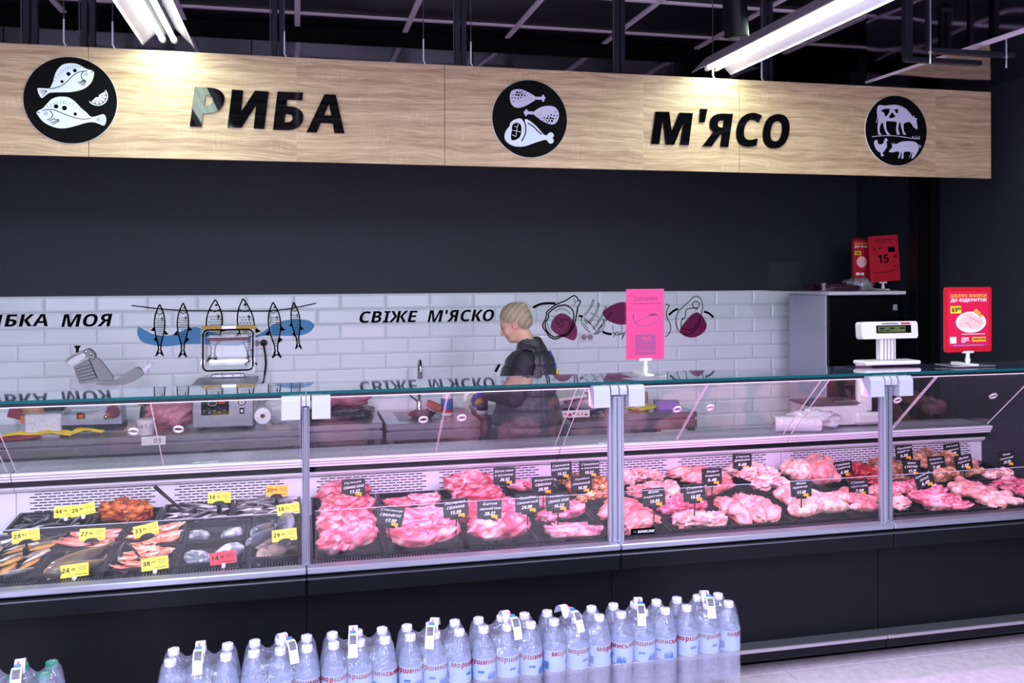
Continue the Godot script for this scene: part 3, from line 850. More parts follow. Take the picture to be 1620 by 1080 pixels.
	strokes(zz, a, [[615, 400, 620, 470, 680, 550, 770, 600, 850, 570, 895, 500, 880, 420], [640, 400, 740, 490, 800, 580], [655, 440, 690, 480], [670, 430, 720, 480], [725, 340, 770, 370], [790, 380, 830, 400], [640, 470, 700, 540], [810, 560, 870, 490], [1000, 500, 1005, 580, 1060, 620, 1110, 560, 1100, 480], [1005, 640, 1050, 570, 1080, 610, 1130, 590, 1105, 670, 1160, 560]], 0.0045, M("ink"), n)
	strokes(zz, b, [[1150, 148, 1100, 165, 1060, 210, 980, 285, 920, 340, 885, 430, 890, 520, 930, 600, 1000, 640, 1090, 620, 1160, 540, 1195, 430, 1225, 310, 1220, 230, 1200, 175, 1150, 148], [1010, 335, 1040, 310, 1100, 300, 1170, 310], [1000, 420, 960, 460, 950, 530, 1010, 580, 1100, 570, 1150, 500], [1010, 335, 1000, 420, 960, 440], [760, 250, 800, 270, 765, 340, 770, 420, 810, 500, 815, 580, 780, 650, 740, 665], [1150, 215, 1180, 240, 1175, 285, 1135, 300, 1100, 270, 1110, 225, 1150, 215]], 0.006, M("ink"), n)
	strokes(zz, a, [[25, 280, 110, 240, 200, 228, 300, 230], [585, 380, 632, 390], [870, 570, 920, 595, 985, 605]], 0.016, M("ink"), n, "dash")
	strokes(zz, b, [[795, 390, 850, 340, 915, 308], [1245, 345, 1310, 370, 1365, 420]], 0.016, M("ink"), n, "dash")
	# sockets
	for s in [[396.7, 532.6, 427.8, 552.0, "double wall socket with a black plug beside the vacuum packer"], [917.5, 525.5, 939.0, 540.5, "empty double wall socket under the printed ribs"]]:
		var p := px2(6.112, 0, 0, 1, [s[0], s[3], s[2], s[1]])
		var so := thing("wall_socket", s[4], "socket", Vector3((p[0].x + p[1].x) / 2, (p[0].y + p[1].y) / 2, -6.118))
		var w := p[1].x - p[0].x
		var h := p[1].y - p[0].y
		part("plate", bx(Vector3(w, h, 0.012), 0.003, Vector3(0, 0, 0.006)), M("white_plastic"), so)
		for k in [-1.0, 1.0]:
			var cu := MB.new()
			cu.lathe([Vector2(0.021, 0.0135), Vector2(0.0195, 0.014), Vector2(0.018, 0.0125), Vector2(0.0, 0.0122)], 20, Transform3D(Basis(Vector3.RIGHT, PI / 2), Vector3.ZERO))
			var cup := part("cup", cu, M("grey_pad"), so, Vector3(k * w * 0.22, 0, 0))
			for q in [-1.0, 1.0]:
				part("hole", bx(Vector3(0.005, 0.005, 0.002), 0.0, Vector3(q * 0.009, 0, 0.0135)), M("ink"), cup)
	var q := pz(416.8, 541.7, 6.09)
	var pl := thing("power_plug", "black plug with its cable hanging down behind the vacuum packer", "plug", q)
	var hd := MB.new()
	hd.lathe([Vector2(0.0, 0.02), Vector2(0.017, 0.02), Vector2(0.02, 0.014), Vector2(0.02, -0.012)], 18, Transform3D(Basis(Vector3.RIGHT, PI / 2), Vector3.ZERO))
	part("plug_head", hd, M("black_plastic"), pl)
	var cb := MB.new()
	cb.tube([Vector3(0, -0.01, 0.01), Vector3(0.012, -0.08, 0.012), Vector3(0.015, -0.14, 0.012), Vector3(0.008, -0.2, 0.012), Vector3(-0.002, -0.26, 0.015), Vector3(-0.06, -0.29, 0.05)], 0.0065, 8)
	part("cable", cb, M("black_plastic"), pl)

func herring(m: Node3D, z: float, f: Array):
	var p := px2(z, 0, 0, 1, [f[0], f[1], f[2], f[3], f[0] + f[4], f[1]])
	var a := p[0]
	var b := p[1]
	var w := p[2].x - p[0].x
	var d := b - a
	var s := Vector2(1, 0)
	var tf := Transform3D(Basis(), Vector3(0, 0, -z))
	var prof := [0.0, 0.42, 0.72, 0.92, 1.0, 0.98, 0.88, 0.7, 0.48, 0.28, 0.24]
	var l := PackedVector2Array()
	var r := PackedVector2Array()
	for k in 11:
		var c := a + d * (0.86 * k / 10.0)
		l.append(c - s * w * prof[k]); r.append(c + s * w * prof[k])
	var o := MB.new()
	o.stroke(smooth(l, false, 2), 0.0085, 0.0006, tf); o.stroke(smooth(r, false, 2), 0.0085, 0.0006, tf)
	# tail
	var e := a + d * 0.86
	for q in [-1.0, 1.0]:
		o.stroke(PackedVector2Array([e + s * q * w * 0.2, b + s * q * w * 0.75]), 0.006, 0.0006, tf)
		o.stroke(PackedVector2Array([b + s * q * w * 0.75, a + d * 0.93]), 0.006, 0.0006, tf)
		for k in 3: o.stroke(PackedVector2Array([e + s * q * w * 0.1, b + s * q * w * (0.3 + 0.14 * k) - d * 0.02 * (2 - k)]), 0.003, 0.0006, tf)
		# fins
		var y := a + d * (0.42 if q * f[5] > 0 else 0.5)
		o.prism(PackedVector2Array([y + s * q * w * 0.96, y + s * q * w * 1.75 + d * 0.08, y + s * q * w * 0.98 + d * 0.10]), 0.0006, tf, false)
	var v: Vector2 = a + d * 0.62 + s * f[5] * w * 0.6
	o.prism(PackedVector2Array([v, v + s * f[5] * w * 0.6 + d * 0.05, v - s * f[5] * w * 0.15 + d * 0.12]), 0.0006, tf, false)
	# gill, mouth, eye
	o.stroke(PackedVector2Array([a + d * 0.16 - s * w * 0.6, a + d * 0.2, a + d * 0.16 + s * w * 0.6]), 0.005, 0.0006, tf)
	o.prism(circle(a + d * 0.09 + s * w * 0.15, w * 0.16, 8), 0.0006, tf, false)
	o.prism(PackedVector2Array([a + d * 0.24 + s * w * 0.35, a + d * 0.26 + s * w * 0.6, a + d * 0.36 + s * w * 0.45]), 0.0006, tf, false)
	# scales
	for k in 13:
		for j in 4:
			var t := 0.27 + 0.042 * k
			var ww: float = lerpf(1.0, 0.3, clampf((t - 0.35) / 0.5, 0, 1)) * w
			var c := a + d * t + s * ww * (-0.6 + 0.4 * j + (0.2 if k % 2 else 0.0))
			o.stroke(PackedVector2Array([c - s * ww * 0.13, c + d * 0.012, c + s * ww * 0.13]), 0.0042, 0.0006, tf)
	part("herring", o, M("ink"), m)

# ---------------------------------------------------------------- the counter: five glazed units in a row
const GZ := 3.51           # front glass plane
const BACK := [[1.262, -3.925], [0.872, -4.355]]   # rear sliding glass: top (y, z) and foot (y, z)
const SEAM := [-2.455, -1.215, 0.031, 1.271, 2.531, 3.80]

# the shelf panes fall by a centimetre towards the servers
func slope_box(w: float, y0: float, y1: float, za: float, zb: float) -> MB:
	var b := MB.new()
	b.prism(PackedVector2Array([Vector2(za, y0 - 0.0125), Vector2(zb, y0), Vector2(zb, y1), Vector2(za, y1 - 0.0125)]), w, Transform3D(Basis(Vector3(0, 0, 1), Vector3(0, 1, 0), Vector3(1, 0, 0)), Vector3.ZERO))
	return b

func counters():
	var lab := ["refrigerated counter unit at the row's far end, beyond the silver fish trays", "refrigerated glass counter unit displaying whole fish, salmon and smoked fish", "refrigerated glass counter unit displaying pork cuts and marinated meat", "refrigerated glass counter unit displaying turkey and chicken pieces", "refrigerated glass counter unit at the pillar end displaying trotters and wings"]
	var posts := [0.028, 0.028, 0.028, 0.066, 0.060]
	var dark := M("navy")
	for i in 5:
		var x0: float = SEAM[i] + 0.0015
		var x1: float = SEAM[i + 1] - 0.0015
		var w := x1 - x0
		var cx := (x0 + x1) / 2
		var t := thing("refrigerated_counter", lab[i], "display counter", Vector3(x0, 0, 0), "glazed counter units")
		part("plinth", lo_hi(Vector3(0, 0, -4.55), Vector3(w, 0.075, -3.66)), M("black"), t)
		var body := MB.new()       # lower front: shallow step, then the wide panel
		var prof := PackedVector2Array([Vector2(-3.592, 0.10), Vector2(-3.588, 0.13), Vector2(-3.588, 0.50), Vector2(-3.60, 0.53), Vector2(-3.70, 0.53), Vector2(-3.70, 0.10)])
		var tf := Transform3D(Basis(Vector3(0, 0, 1), Vector3(0, 1, 0), Vector3(1, 0, 0)), Vector3.ZERO)
		body.prism(prof, w, tf)
		part("front_panel", body, dark, t)
		part("carcass", lo_hi(Vector3(0, 0.075, -4.60), Vector3(w, 0.56, -3.70)), dark, t)
		part("rear_panel", lo_hi(Vector3(0, 0.56, -4.62), Vector3(w, 0.845, -4.45)), M("navy_light"), t)
		part("kick_rail", lo_hi(Vector3(0, 0.070, -3.64), Vector3(w, 0.112, -3.53), 0.004), dark, t)
		part("kick_strip", lo_hi(Vector3(0, 0.112, -3.60), Vector3(w, 0.130, -3.515), 0.003), M("steel"), t)
		part("bumper", lo_hi(Vector3(0, 0.527, -3.60), Vector3(w, 0.592, -3.472), 0.005), dark, t)
		part("bumper_edge", lo_hi(Vector3(0, 0.588, -3.50), Vector3(w, 0.594, -3.470), 0.001), M("steel_dark"), t)
		part("shadow_gap", lo_hi(Vector3(0, 0.592, -3.60), Vector3(w, 0.612, -3.495)), M("black"), t)
		part("lip", lo_hi(Vector3(0, 0.609, -3.525), Vector3(w, 0.633, -3.468), 0.004), M("aluminium"), t)
		# deck, its ribbed air grille
		part("deck", lo_hi(Vector3(0, 0.56, -4.44), Vector3(w, 0.585, -3.56)), M("steel_dark"), t)
		var ribs := MB.new()
		ribs.box(Vector3(w / 2, 0.598, -3.572), Vector3(w, 0.012, 0.092))
		var nrib := int(w / 0.011)
		for k in nrib: ribs.box(Vector3((k + 0.5) * w / nrib, 0.610, -3.572), Vector3(0.0045, 0.014, 0.088))
		var gr := part("air_grille", ribs, M("steel_dark"), t)
		gr.set_meta("kind", "stuff")
		# back panel with brick pattern slots
		part("back_panel", lo_hi(Vector3(0, 0.585, -4.44), Vector3(w, 0.80, -4.425)), M("white_metal"), t)
		var slots := MB.new()
		for r in 11:
			var xx := 0.07 + (0.019 if r % 2 else 0.0)
			while xx < w - 0.09:
				if absf(xx - w * 0.5) > 0.04: slots.box(Vector3(xx, 0.638 + 0.0128 * r, -4.4245), Vector3(0.031, 0.0042, 0.002))
				xx += 0.038
		part("vent_slots", slots, M("ink"), t).set_meta("kind", "stuff")
		var cv := MB.new()
		cv.prism(PackedVector2Array([Vector2(-4.425, 0.765), Vector2(-4.405, 0.772), Vector2(-4.395, 0.785), Vector2(-4.395, 0.797), Vector2(-4.43, 0.797)]), w, tf)
		part("canopy_strip", cv, M("white_metal"), t)
		part("shadow_recess", lo_hi(Vector3(0, 0.797, -4.44), Vector3(w, 0.826, -4.385)), M("black"), t)
		# ridged nose of the worktop
		for k in 3:
			part("nose_ridge", lo_hi(Vector3(0, 0.826 + 0.0135 * k, -4.42), Vector3(w, 0.8375 + 0.0135 * k, -4.338 - 0.008 * (2 - k)), 0.002), M("white_metal"), t)
		part("worktop", lo_hi(Vector3(0, 0.845, -4.62), Vector3(w, 0.866, -4.362), 0.002), M("worktop"), t)
		# glazing
		part("front_glass", lo_hi(Vector3(0.03, 0.634, -GZ - 0.006), Vector3(w - 0.005, 1.255, -GZ)), M("front_glass"), t)
		var low := part("splash_glass", lo_hi(Vector3(0.03, 0.612, -3.545), Vector3(w - 0.03, 0.826, -3.540)), M("front_glass"), t)
		part("edge", lo_hi(Vector3(0.03, 0.826, -3.545), Vector3(w - 0.03, 0.8275, -3.540)), M("hinge_grey"), low)
		var sh := part("glass_shelf", slope_box(w, 1.277, 1.287, -3.925, -GZ), M("shelf_glass"), t)
		part("sheet", slope_box(w, 1.2795, 1.2845, -3.924, -GZ - 0.002), M("shelf_glass"), sh)
		part("edge", lo_hi(Vector3(0, 1.2765, -GZ), Vector3(w, 1.2875, -GZ + 0.0015)), M("glass_edge"), sh)
		# rear sliding panes with finger rings
		var n := 2
		var hx: float = (w - 0.04) / n
		var dv := Vector3(0, BACK[1][0] - BACK[0][0], BACK[1][1] - BACK[0][1])
		var ang := atan2(dv.z, dv.y)
		for k in n:
			var off := 0.009 * k
			var g := Transform3D(Basis(Vector3.RIGHT, atan2(-dv.z, -dv.y)), Vector3(0.02 + hx * (k + 0.5), (BACK[0][0] + BACK[1][0]) / 2, (BACK[0][1] + BACK[1][1]) / 2 - off))
			var gb := MB.new()
			gb.box(Vector3.ZERO, Vector3(hx + 0.004, dv.length(), 0.005), 0.0, g)
			var pane := part("sliding_pane", gb, M("sliding_glass"), t)
			for s in [-1.0, 1.0]:
				var eb := MB.new()
				eb.box(Vector3(s * (hx + 0.004) / 2, 0, 0), Vector3(0.0016, dv.length(), 0.0052), 0.0, g)
				part("edge", eb, M("rail"), pane)
			var rg := MB.new()
			var cc := Vector3((hx / 2 - 0.09) * (1.0 if k == 0 else -1.0), -0.01, 0)
			if i == 4: cc.x = (hx / 2 - 0.12) * (1.0 if k == 0 else 0.9)
			for q in 20:
				var a0 := TAU * q / 20.0; var a1 := TAU * (q + 1) / 20.0
				for z in [-0.0042, 0.0042]:
					rg.quad(g * (cc + Vector3(cos(a0) * 0.018, sin(a0) * 0.017, z)), g * (cc + Vector3(cos(a1) * 0.017, sin(a1) * 0.017, z)), g * (cc + Vector3(cos(a1) * 0.0225, sin(a1) * 0.0225, z)), g * (cc + Vector3(cos(a0) * 0.0225, sin(a0) * 0.0225, z)), g.basis * Vector3(0, 0, signf(z)))
				for rr in [0.017, 0.0225]:
					var nn := g.basis * Vector3(cos((a0 + a1) / 2), sin((a0 + a1) / 2), 0) * (1.0 if rr > 0.02 else -1.0)
					rg.quad(g * (cc + Vector3(cos(a0) * rr, sin(a0) * rr, -0.0042)), g * (cc + Vector3(cos(a1) * rr, sin(a1) * rr, -0.0042)), g * (cc + Vector3(cos(a1) * rr, sin(a1) * rr, 0.0042)), g * (cc + Vector3(cos(a0) * rr, sin(a0) * rr, 0.0042)), nn)
			part("finger_ring", rg, M("white_plastic"), pane)
		# post at the unit's far end and its hinge blocks
		if i < 4:
			var pw: float = posts[i + 1]
			var pc := w + (0.0 if i > 1 else 0.0)
			var pb := MB.new()
			pb.box(Vector3(pc, 0.93, -3.525), Vector3(pw * 0.62, 0.60, 0.034), 0.004)
			pb.box(Vector3(pc - pw * 0.4, 0.93, -3.53), Vector3(pw * 0.2, 0.60, 0.022), 0.002)
			pb.box(Vector3(pc + pw * 0.4, 0.93, -3.53), Vector3(pw * 0.2, 0.60, 0.022), 0.002)
			part("post", pb, M("aluminium"), t)
			part("post_groove", lo_hi(Vector3(pc - 0.003, 0.64, -3.5085), Vector3(pc + 0.003, 1.22, -3.5075)), M("steel_dark"), t)
		for s in [0, 1]:
			if (s == 1 and i == 4) or (s == 0 and i == 0): continue
			var pw2: float = posts[i + s]
			var hc: float = (w - pw2 * 0.5 - 0.040) if s == 1 else (pw2 * 0.5 + 0.040)
			var hb := MB.new()
			var hp := PackedVector2Array([Vector2(-3.555, 1.272), Vector2(-3.497, 1.272), Vector2(-3.484, 1.256), Vector2(-3.484, 1.186), Vector2(-3.502, 1.182), Vector2(-3.555, 1.186)])
			hb.prism(hp, 0.068, Transform3D(Basis(Vector3(0, 0, 1), Vector3(0, 1, 0), Vector3(1, 0, 0)), Vector3(hc - 0.034, 0, 0)))
			part("hinge_block", hb, M("hinge_grey"), t)
			var mb := MB.new()
			mb.prism(PackedVector2Array([Vector2(-3.55, 1.272), Vector2(-3.50, 1.272), Vector2(-3.487, 1.256), Vector2(-3.49, 1.235), Vector2(-3.55, 1.235)]), pw2 * 0.46, Transform3D(Basis(Vector3(0, 0, 1), Vector3(0, 1, 0), Vector3(1, 0, 0)), Vector3(w - pw2 * 0.48 if s == 1 else pw2 * 0.02, 0, 0)))
			part("hinge_knuckle", mb, M("hinge_grey"), t)
		if i == 4 or i == 0:
			var ex := w - 0.004 if i == 4 else -0.03
			var ep := MB.new()
			ep.prism(PackedVector2Array([Vector2(-3.50, 0.50), Vector2(-3.50, 1.27), Vector2(-3.93, 1.27), Vector2(-4.37, 0.87), Vector2(-4.62, 0.87), Vector2(-4.62, 0.50)]), 0.034, Transform3D(Basis(Vector3(0, 0, 1), Vector3(0, 1, 0), Vector3(1, 0, 0)), Vector3(ex, 0, 0)))
			part("end_panel", ep, M("navy_light"), t)
		# lamp strip under the shelf edge
		var fish := i < 2
		var tb := MB.new()
		tb.tube([Vector3(0.08, 1.262, -3.548), Vector3(w - 0.08, 1.262, -3.548)], 0.006, 10)
		part("lamp_tube", tb, M("led_fish" if fish else "led_meat"), t)
		part("lamp_rail", lo_hi(Vector3(0.06, 1.262, -3.541), Vector3(w - 0.06, 1.276, -3.534)), M("dark_steel"), t)
		var l := AreaLight3D.new()
		l.name = "counter_light"
		l.area_size = Vector2(w - 0.16, 0.03)
		l.light_color = Color(0.95, 0.88, 1.0) if fish else Color(0.98, 0.60, 1.0)
		l.light_energy = (0.42 if fish else 0.70) if i < 4 else 0.36
		l.shadow_enabled = true
		l.position = Vector3(w / 2, 1.252, -3.556)
		l.rotation.x = -PI / 2 + deg_to_rad(37)
		t.add_child(l, true)

# ---------------------------------------------------------------- behind the counter
func table(label: String, x0: float, x1: float, top: float, z0: float, z1: float, rim := false) -> Node3D:
	var t := thing("work_table", label, "work table", Vector3(x0, 0, -z1), "stainless work tables")
	var w := x1 - x0
	var d := z1 - z0
	part("tabletop", lo_hi(Vector3(0, top - 0.035, 0), Vector3(w, top, d), 0.004), M("steel"), t)
	if rim: part("upstand", lo_hi(Vector3(0, top, 0.0), Vector3(w, top + 0.05, 0.012), 0.002), M("steel"), t)
	part("apron", lo_hi(Vector3(0.03, top - 0.11, 0.03), Vector3(w - 0.03, top - 0.04, d - 0.03)), M("steel_dark"), t)
	part("apron", lo_hi(Vector3(0.0, top - 0.10, d - 0.022), Vector3(w, top - 0.05, d - 0.006), 0.002), M("steel"), t)
	part("shelf", lo_hi(Vector3(0.03, 0.22, 0.03), Vector3(w - 0.03, 0.245, d - 0.03), 0.002), M("steel"), t)
	for x in [0.03, w - 0.03]:
		for z in [0.03, d - 0.03]:
			part("leg", lo_hi(Vector3(x - 0.02, 0, z - 0.02), Vector3(x + 0.02, top - 0.035, z + 0.02), 0.003), M("steel_dark"), t)
	return t

func lump(size: Vector3, seed_: float, amp := 0.25, rows := 14, cols := 20, power := 1.0, fq := 1.6) -> MB:
	# a bag-like lump resting on y = 0
	var g := []
	for r in rows + 1:
		var row := []
		var ph := PI * r / rows
		for k in cols:
			var th := TAU * k / cols
			var d := Vector3(sin(ph) * cos(th), cos(ph), sin(ph) * sin(th))
			var q := 1.0 + amp * noise.get_noise_3d(d.x * fq + seed_, d.y * fq, d.z * fq)
			var p := Vector3(signf(d.x) * pow(absf(d.x), power), signf(d.y) * pow(absf(d.y), power), signf(d.z) * pow(absf(d.z), power)) * q
			p = p * size * 0.5
			p.y = maxf(p.y + size.y * 0.5, 0.0)
			row.append(p)
		g.append(row)
	var b := MB.new(); b.grid(g, true); return b

func tables():
	table("long stainless work table carrying the slicer and vacuum packer", -2.3, 0.02, 0.815, 5.50, 6.10)
	table("stainless work table with dark wrapped meat beside the sink table", 0.06, 0.50, 0.83, 5.52, 6.10)
	# sink
	var s := table("stainless sink table with a tap in front of the white tiles", 0.52, 1.10, 0.82, 5.50, 6.10)
	part("basin", lo_hi(Vector3(0.08, 0.60, 0.10), Vector3(0.40, 0.822, 0.50), 0.01), M("steel_dark"), s)
	part("drainboard", lo_hi(Vector3(0.42, 0.818, 0.06), Vector3(0.57, 0.824, 0.56), 0.002), M("steel_dark"), s)
	var f := pz(663, 640, 5.98)
	var tp := thing("tap", "tall chrome swan-neck tap over the sink in front of the tiles", "tap", Vector3(f.x, 0.82, -5.98))
	var n := MB.new()
	var arc := [Vector3(0, 0.0, 0), Vector3(0, 0.27, 0)]
	for k in 9: arc.append(Vector3(0, 0.27 + 0.07 * sin(PI * k / 8.0), 0.045 - 0.045 * cos(PI * k / 8.0)))
	arc.append(Vector3(0, 0.20, 0.09))
	n.tube(arc, 0.011, 10)
	part("spout", n, M("chrome"), tp)
	var ba := MB.new()
	ba.lathe([Vector2(0.0, 0.0), Vector2(0.03, 0.0), Vector2(0.028, 0.01), Vector2(0.02, 0.02), Vector2(0.02, 0.07), Vector2(0.0, 0.075)], 18)
	part("base", ba, M("chrome"), tp)
	var hn := MB.new()
	hn.tube([Vector3(0.0, 0.06, 0), Vector3(-0.05, 0.10, 0.01), Vector3(-0.065, 0.115, 0.012)], [0.008, 0.006, 0.006], 8)
	part("handle", hn, M("chrome"), tp)
	# bottles and sponge on the sink
	var bt := pz(707, 645, 5.75)
	var cl := thing("cleaner_bottle", "white cleaner bottle with blue and red label on the sink edge", "bottle", Vector3(bt.x, 0.822, -5.75))
	var pb := MB.new()
	pb.lathe([Vector2(0, 0), Vector2(0.036, 0.0), Vector2(0.039, 0.01), Vector2(0.039, 0.13), Vector2(0.03, 0.15), Vector2(0.016, 0.16), Vector2(0.016, 0.18), Vector2(0.0, 0.18)], 20)
	part("body", pb, M("white_plastic"), cl)
	var lb := MB.new()
	lb.lathe([Vector2(0.0395, 0.035), Vector2(0.0398, 0.036), Vector2(0.0398, 0.11), Vector2(0.0395, 0.111)], 20)
	part("label", lb, M("label_mid"), cl)
	var lr := MB.new()
	lr.lathe([Vector2(0.0399, 0.022), Vector2(0.0401, 0.023), Vector2(0.0401, 0.04), Vector2(0.0399, 0.041)], 20)
	part("label_band", lr, M("red"), cl)
	var br := single("scrubbing_brush", lump(Vector3(0.11, 0.05, 0.045), 3.0, 0.1, 8, 14, 0.6), M("orange"), "worn reddish brush lying on the sink edge beside the tap", "brush", "", pz(684, 640, 5.72) + Vector3(0, -0.03, 0), Vector3(0, 0, -0.45))
	br.material_override = mk("brick_red", Color8(176, 84, 62), 0.7)
	single("cleaning_rag", lump(Vector3(0.16, 0.05, 0.12), 8.0, 0.5), M("bag_dark"), "dark crumpled wet rag on the sink under the tap", "rag", "", Vector3(0.76, 0.822, -5.70))
	single("meat_bag", lump(Vector3(0.36, 0.13, 0.30), 5.0, 0.4), M("bag_pink"), "pink meat joint in a clear bag on the small table beside the sink", "bagged meat", "", Vector3(0.26, 0.90, -5.8))
	single("dark_tray_bag", lump(Vector3(0.40, 0.075, 0.34), 6.0, 0.4, 10, 20, 0.6), M("bag_dark"), "black film bag under the pink meat joint beside the sink", "plastic bag", "", Vector3(0.27, 0.83, -5.78))
	slicer()
	packer()
	clutter()
	# red and white tub by the worker's hand, and the dark stand it is on
	var st := thing("dark_stand", "dark metal stand with a shiny top between the sink and worker", "stand", Vector3(1.175, 0, -5.72))
	part("top", lo_hi(Vector3(-0.062, 0.83, -0.25), Vector3(0.11, 0.85, 0.19), 0.003), M("steel_dark"), st)
	part("body", lo_hi(Vector3(-0.05, 0, -0.24), Vector3(0.10, 0.83, 0.17), 0.003), M("dark_steel"), st)
	var p := pz(763, 649, 5.58)
	var c := thing("paste_tub", "red, navy and white cleaning paste tub beside the worker's hand", "tub", Vector3(p.x, 0.85, -5.58))
	for q in [[0.0, 0.025, "white_plastic", 0.034], [0.025, 0.07, "navy_print", 0.036], [0.07, 0.112, "red", 0.0365], [0.112, 0.13, "white_plastic", 0.037]]:
		if q[2] == "navy_print" and not mats.has("navy_print"): mk("navy_print", Color8(38, 44, 84), 0.4)
		var b := MB.new()
		b.lathe([Vector2(0.0, q[0]), Vector2(q[3], q[0]), Vector2(q[3] + 0.001, q[1]), Vector2(0.0, q[1])], 22)
		part("body" if q[2] == "white_plastic" and q[0] == 0.0 else ("lid" if q[0] > 0.1 else "label_band"), b, M(q[2]), c)
	# table with vacuum packed meat behind the worker
	table("stainless table with a wrapped meat joint behind the worker", 1.66, 2.02, 0.80, 5.42, 6.10)
	var wm := thing("wrapped_meat", "pink meat joint in film on a dark tray bag, behind the worker", "bagged meat", Vector3(1.84, 0.80, -5.68))
	part("dark_bag", lump(Vector3(0.34, 0.07, 0.30), 16.0, 0.4, 10, 20, 0.6), M("bag_dark"), wm)
	part("joint", lump(Vector3(0.24, 0.09, 0.2), 17.0, 0.3), M("bag_pink"), wm, Vector3(-0.02, 0.055, 0))
	part("film", lump(Vector3(0.36, 0.13, 0.30), 18.0, 0.45), M("bag_film"), wm, Vector3(0.0, 0.0, 0.0))
	single("container_lid", lo_hi(Vector3(-0.14, 0, -0.1), Vector3(0.14, 0.018, 0.1), 0.006), M("white_plastic"), "white plastic lid leaning over the wrapped meat behind the worker", "lid", "", pz(890, 628, 5.62), Vector3(0.1, 0, 0.12))
	var pr := thing("printed_strip", "white strip printed with red marks along the table behind the worker", "strip", pz(896, 655, 5.40))
	part("board", bx(Vector3(0.30, 0.045, 0.012), 0.002), M("white_plastic"), pr)
	for k in 7:
		part("red_mark", bx(Vector3(rng.randf_range(0.006, 0.02), rng.randf_range(0.008, 0.02), 0.002), 0.0, Vector3(-0.03 + 0.026 * k, rng.randf_range(-0.006, 0.006), 0.007)), M("red"), pr)
	# butcher's table
	table("low steel packing table with bags and a purple box near the fridge", 2.02, 2.52, 0.83, 5.45, 6.08)
	single("yellow_bag", lump(Vector3(0.22, 0.055, 0.15), 26.0, 0.5, 8, 18, 1.3), mk("lime", Color8(206, 196, 70), 0.4), "crumpled yellow and red wrapper on the packing table", "wrapper", "", Vector3(2.17, 0.83, -5.55))
	single("purple_box", bx(Vector3(0.16, 0.06, 0.09), 0.004, Vector3(0, 0.03, 0)), mk("violet", Color8(110, 90, 170), 0.5), "small purple carton on the corner of the packing table", "carton", "", Vector3(2.36, 0.83, -5.58), Vector3(0, -0.3, 0))
	single("black_scoop", lump(Vector3(0.13, 0.1, 0.1), 29.0, 0.4, 8, 14), M("black_plastic"), "black plastic scoop upside down on the packing table beside the counter post", "scoop", "", Vector3(2.13, 0.83, -5.9))
	single("brown_tin", bx(Vector3(0.12, 0.09, 0.09), 0.01, Vector3(0, 0.045, 0)), M("carton"), "brown box behind the yellow wrapper on the packing table", "box", "", Vector3(2.27, 0.83, -5.86))
	single("white_bag", lump(Vector3(0.42, 0.2, 0.36), 31.0, 0.4), M("bag_white"), "large white plastic bag on the floor shelf of the packing table", "plastic bag", "", Vector3(2.2, 0.245, -5.75))
	fridge()

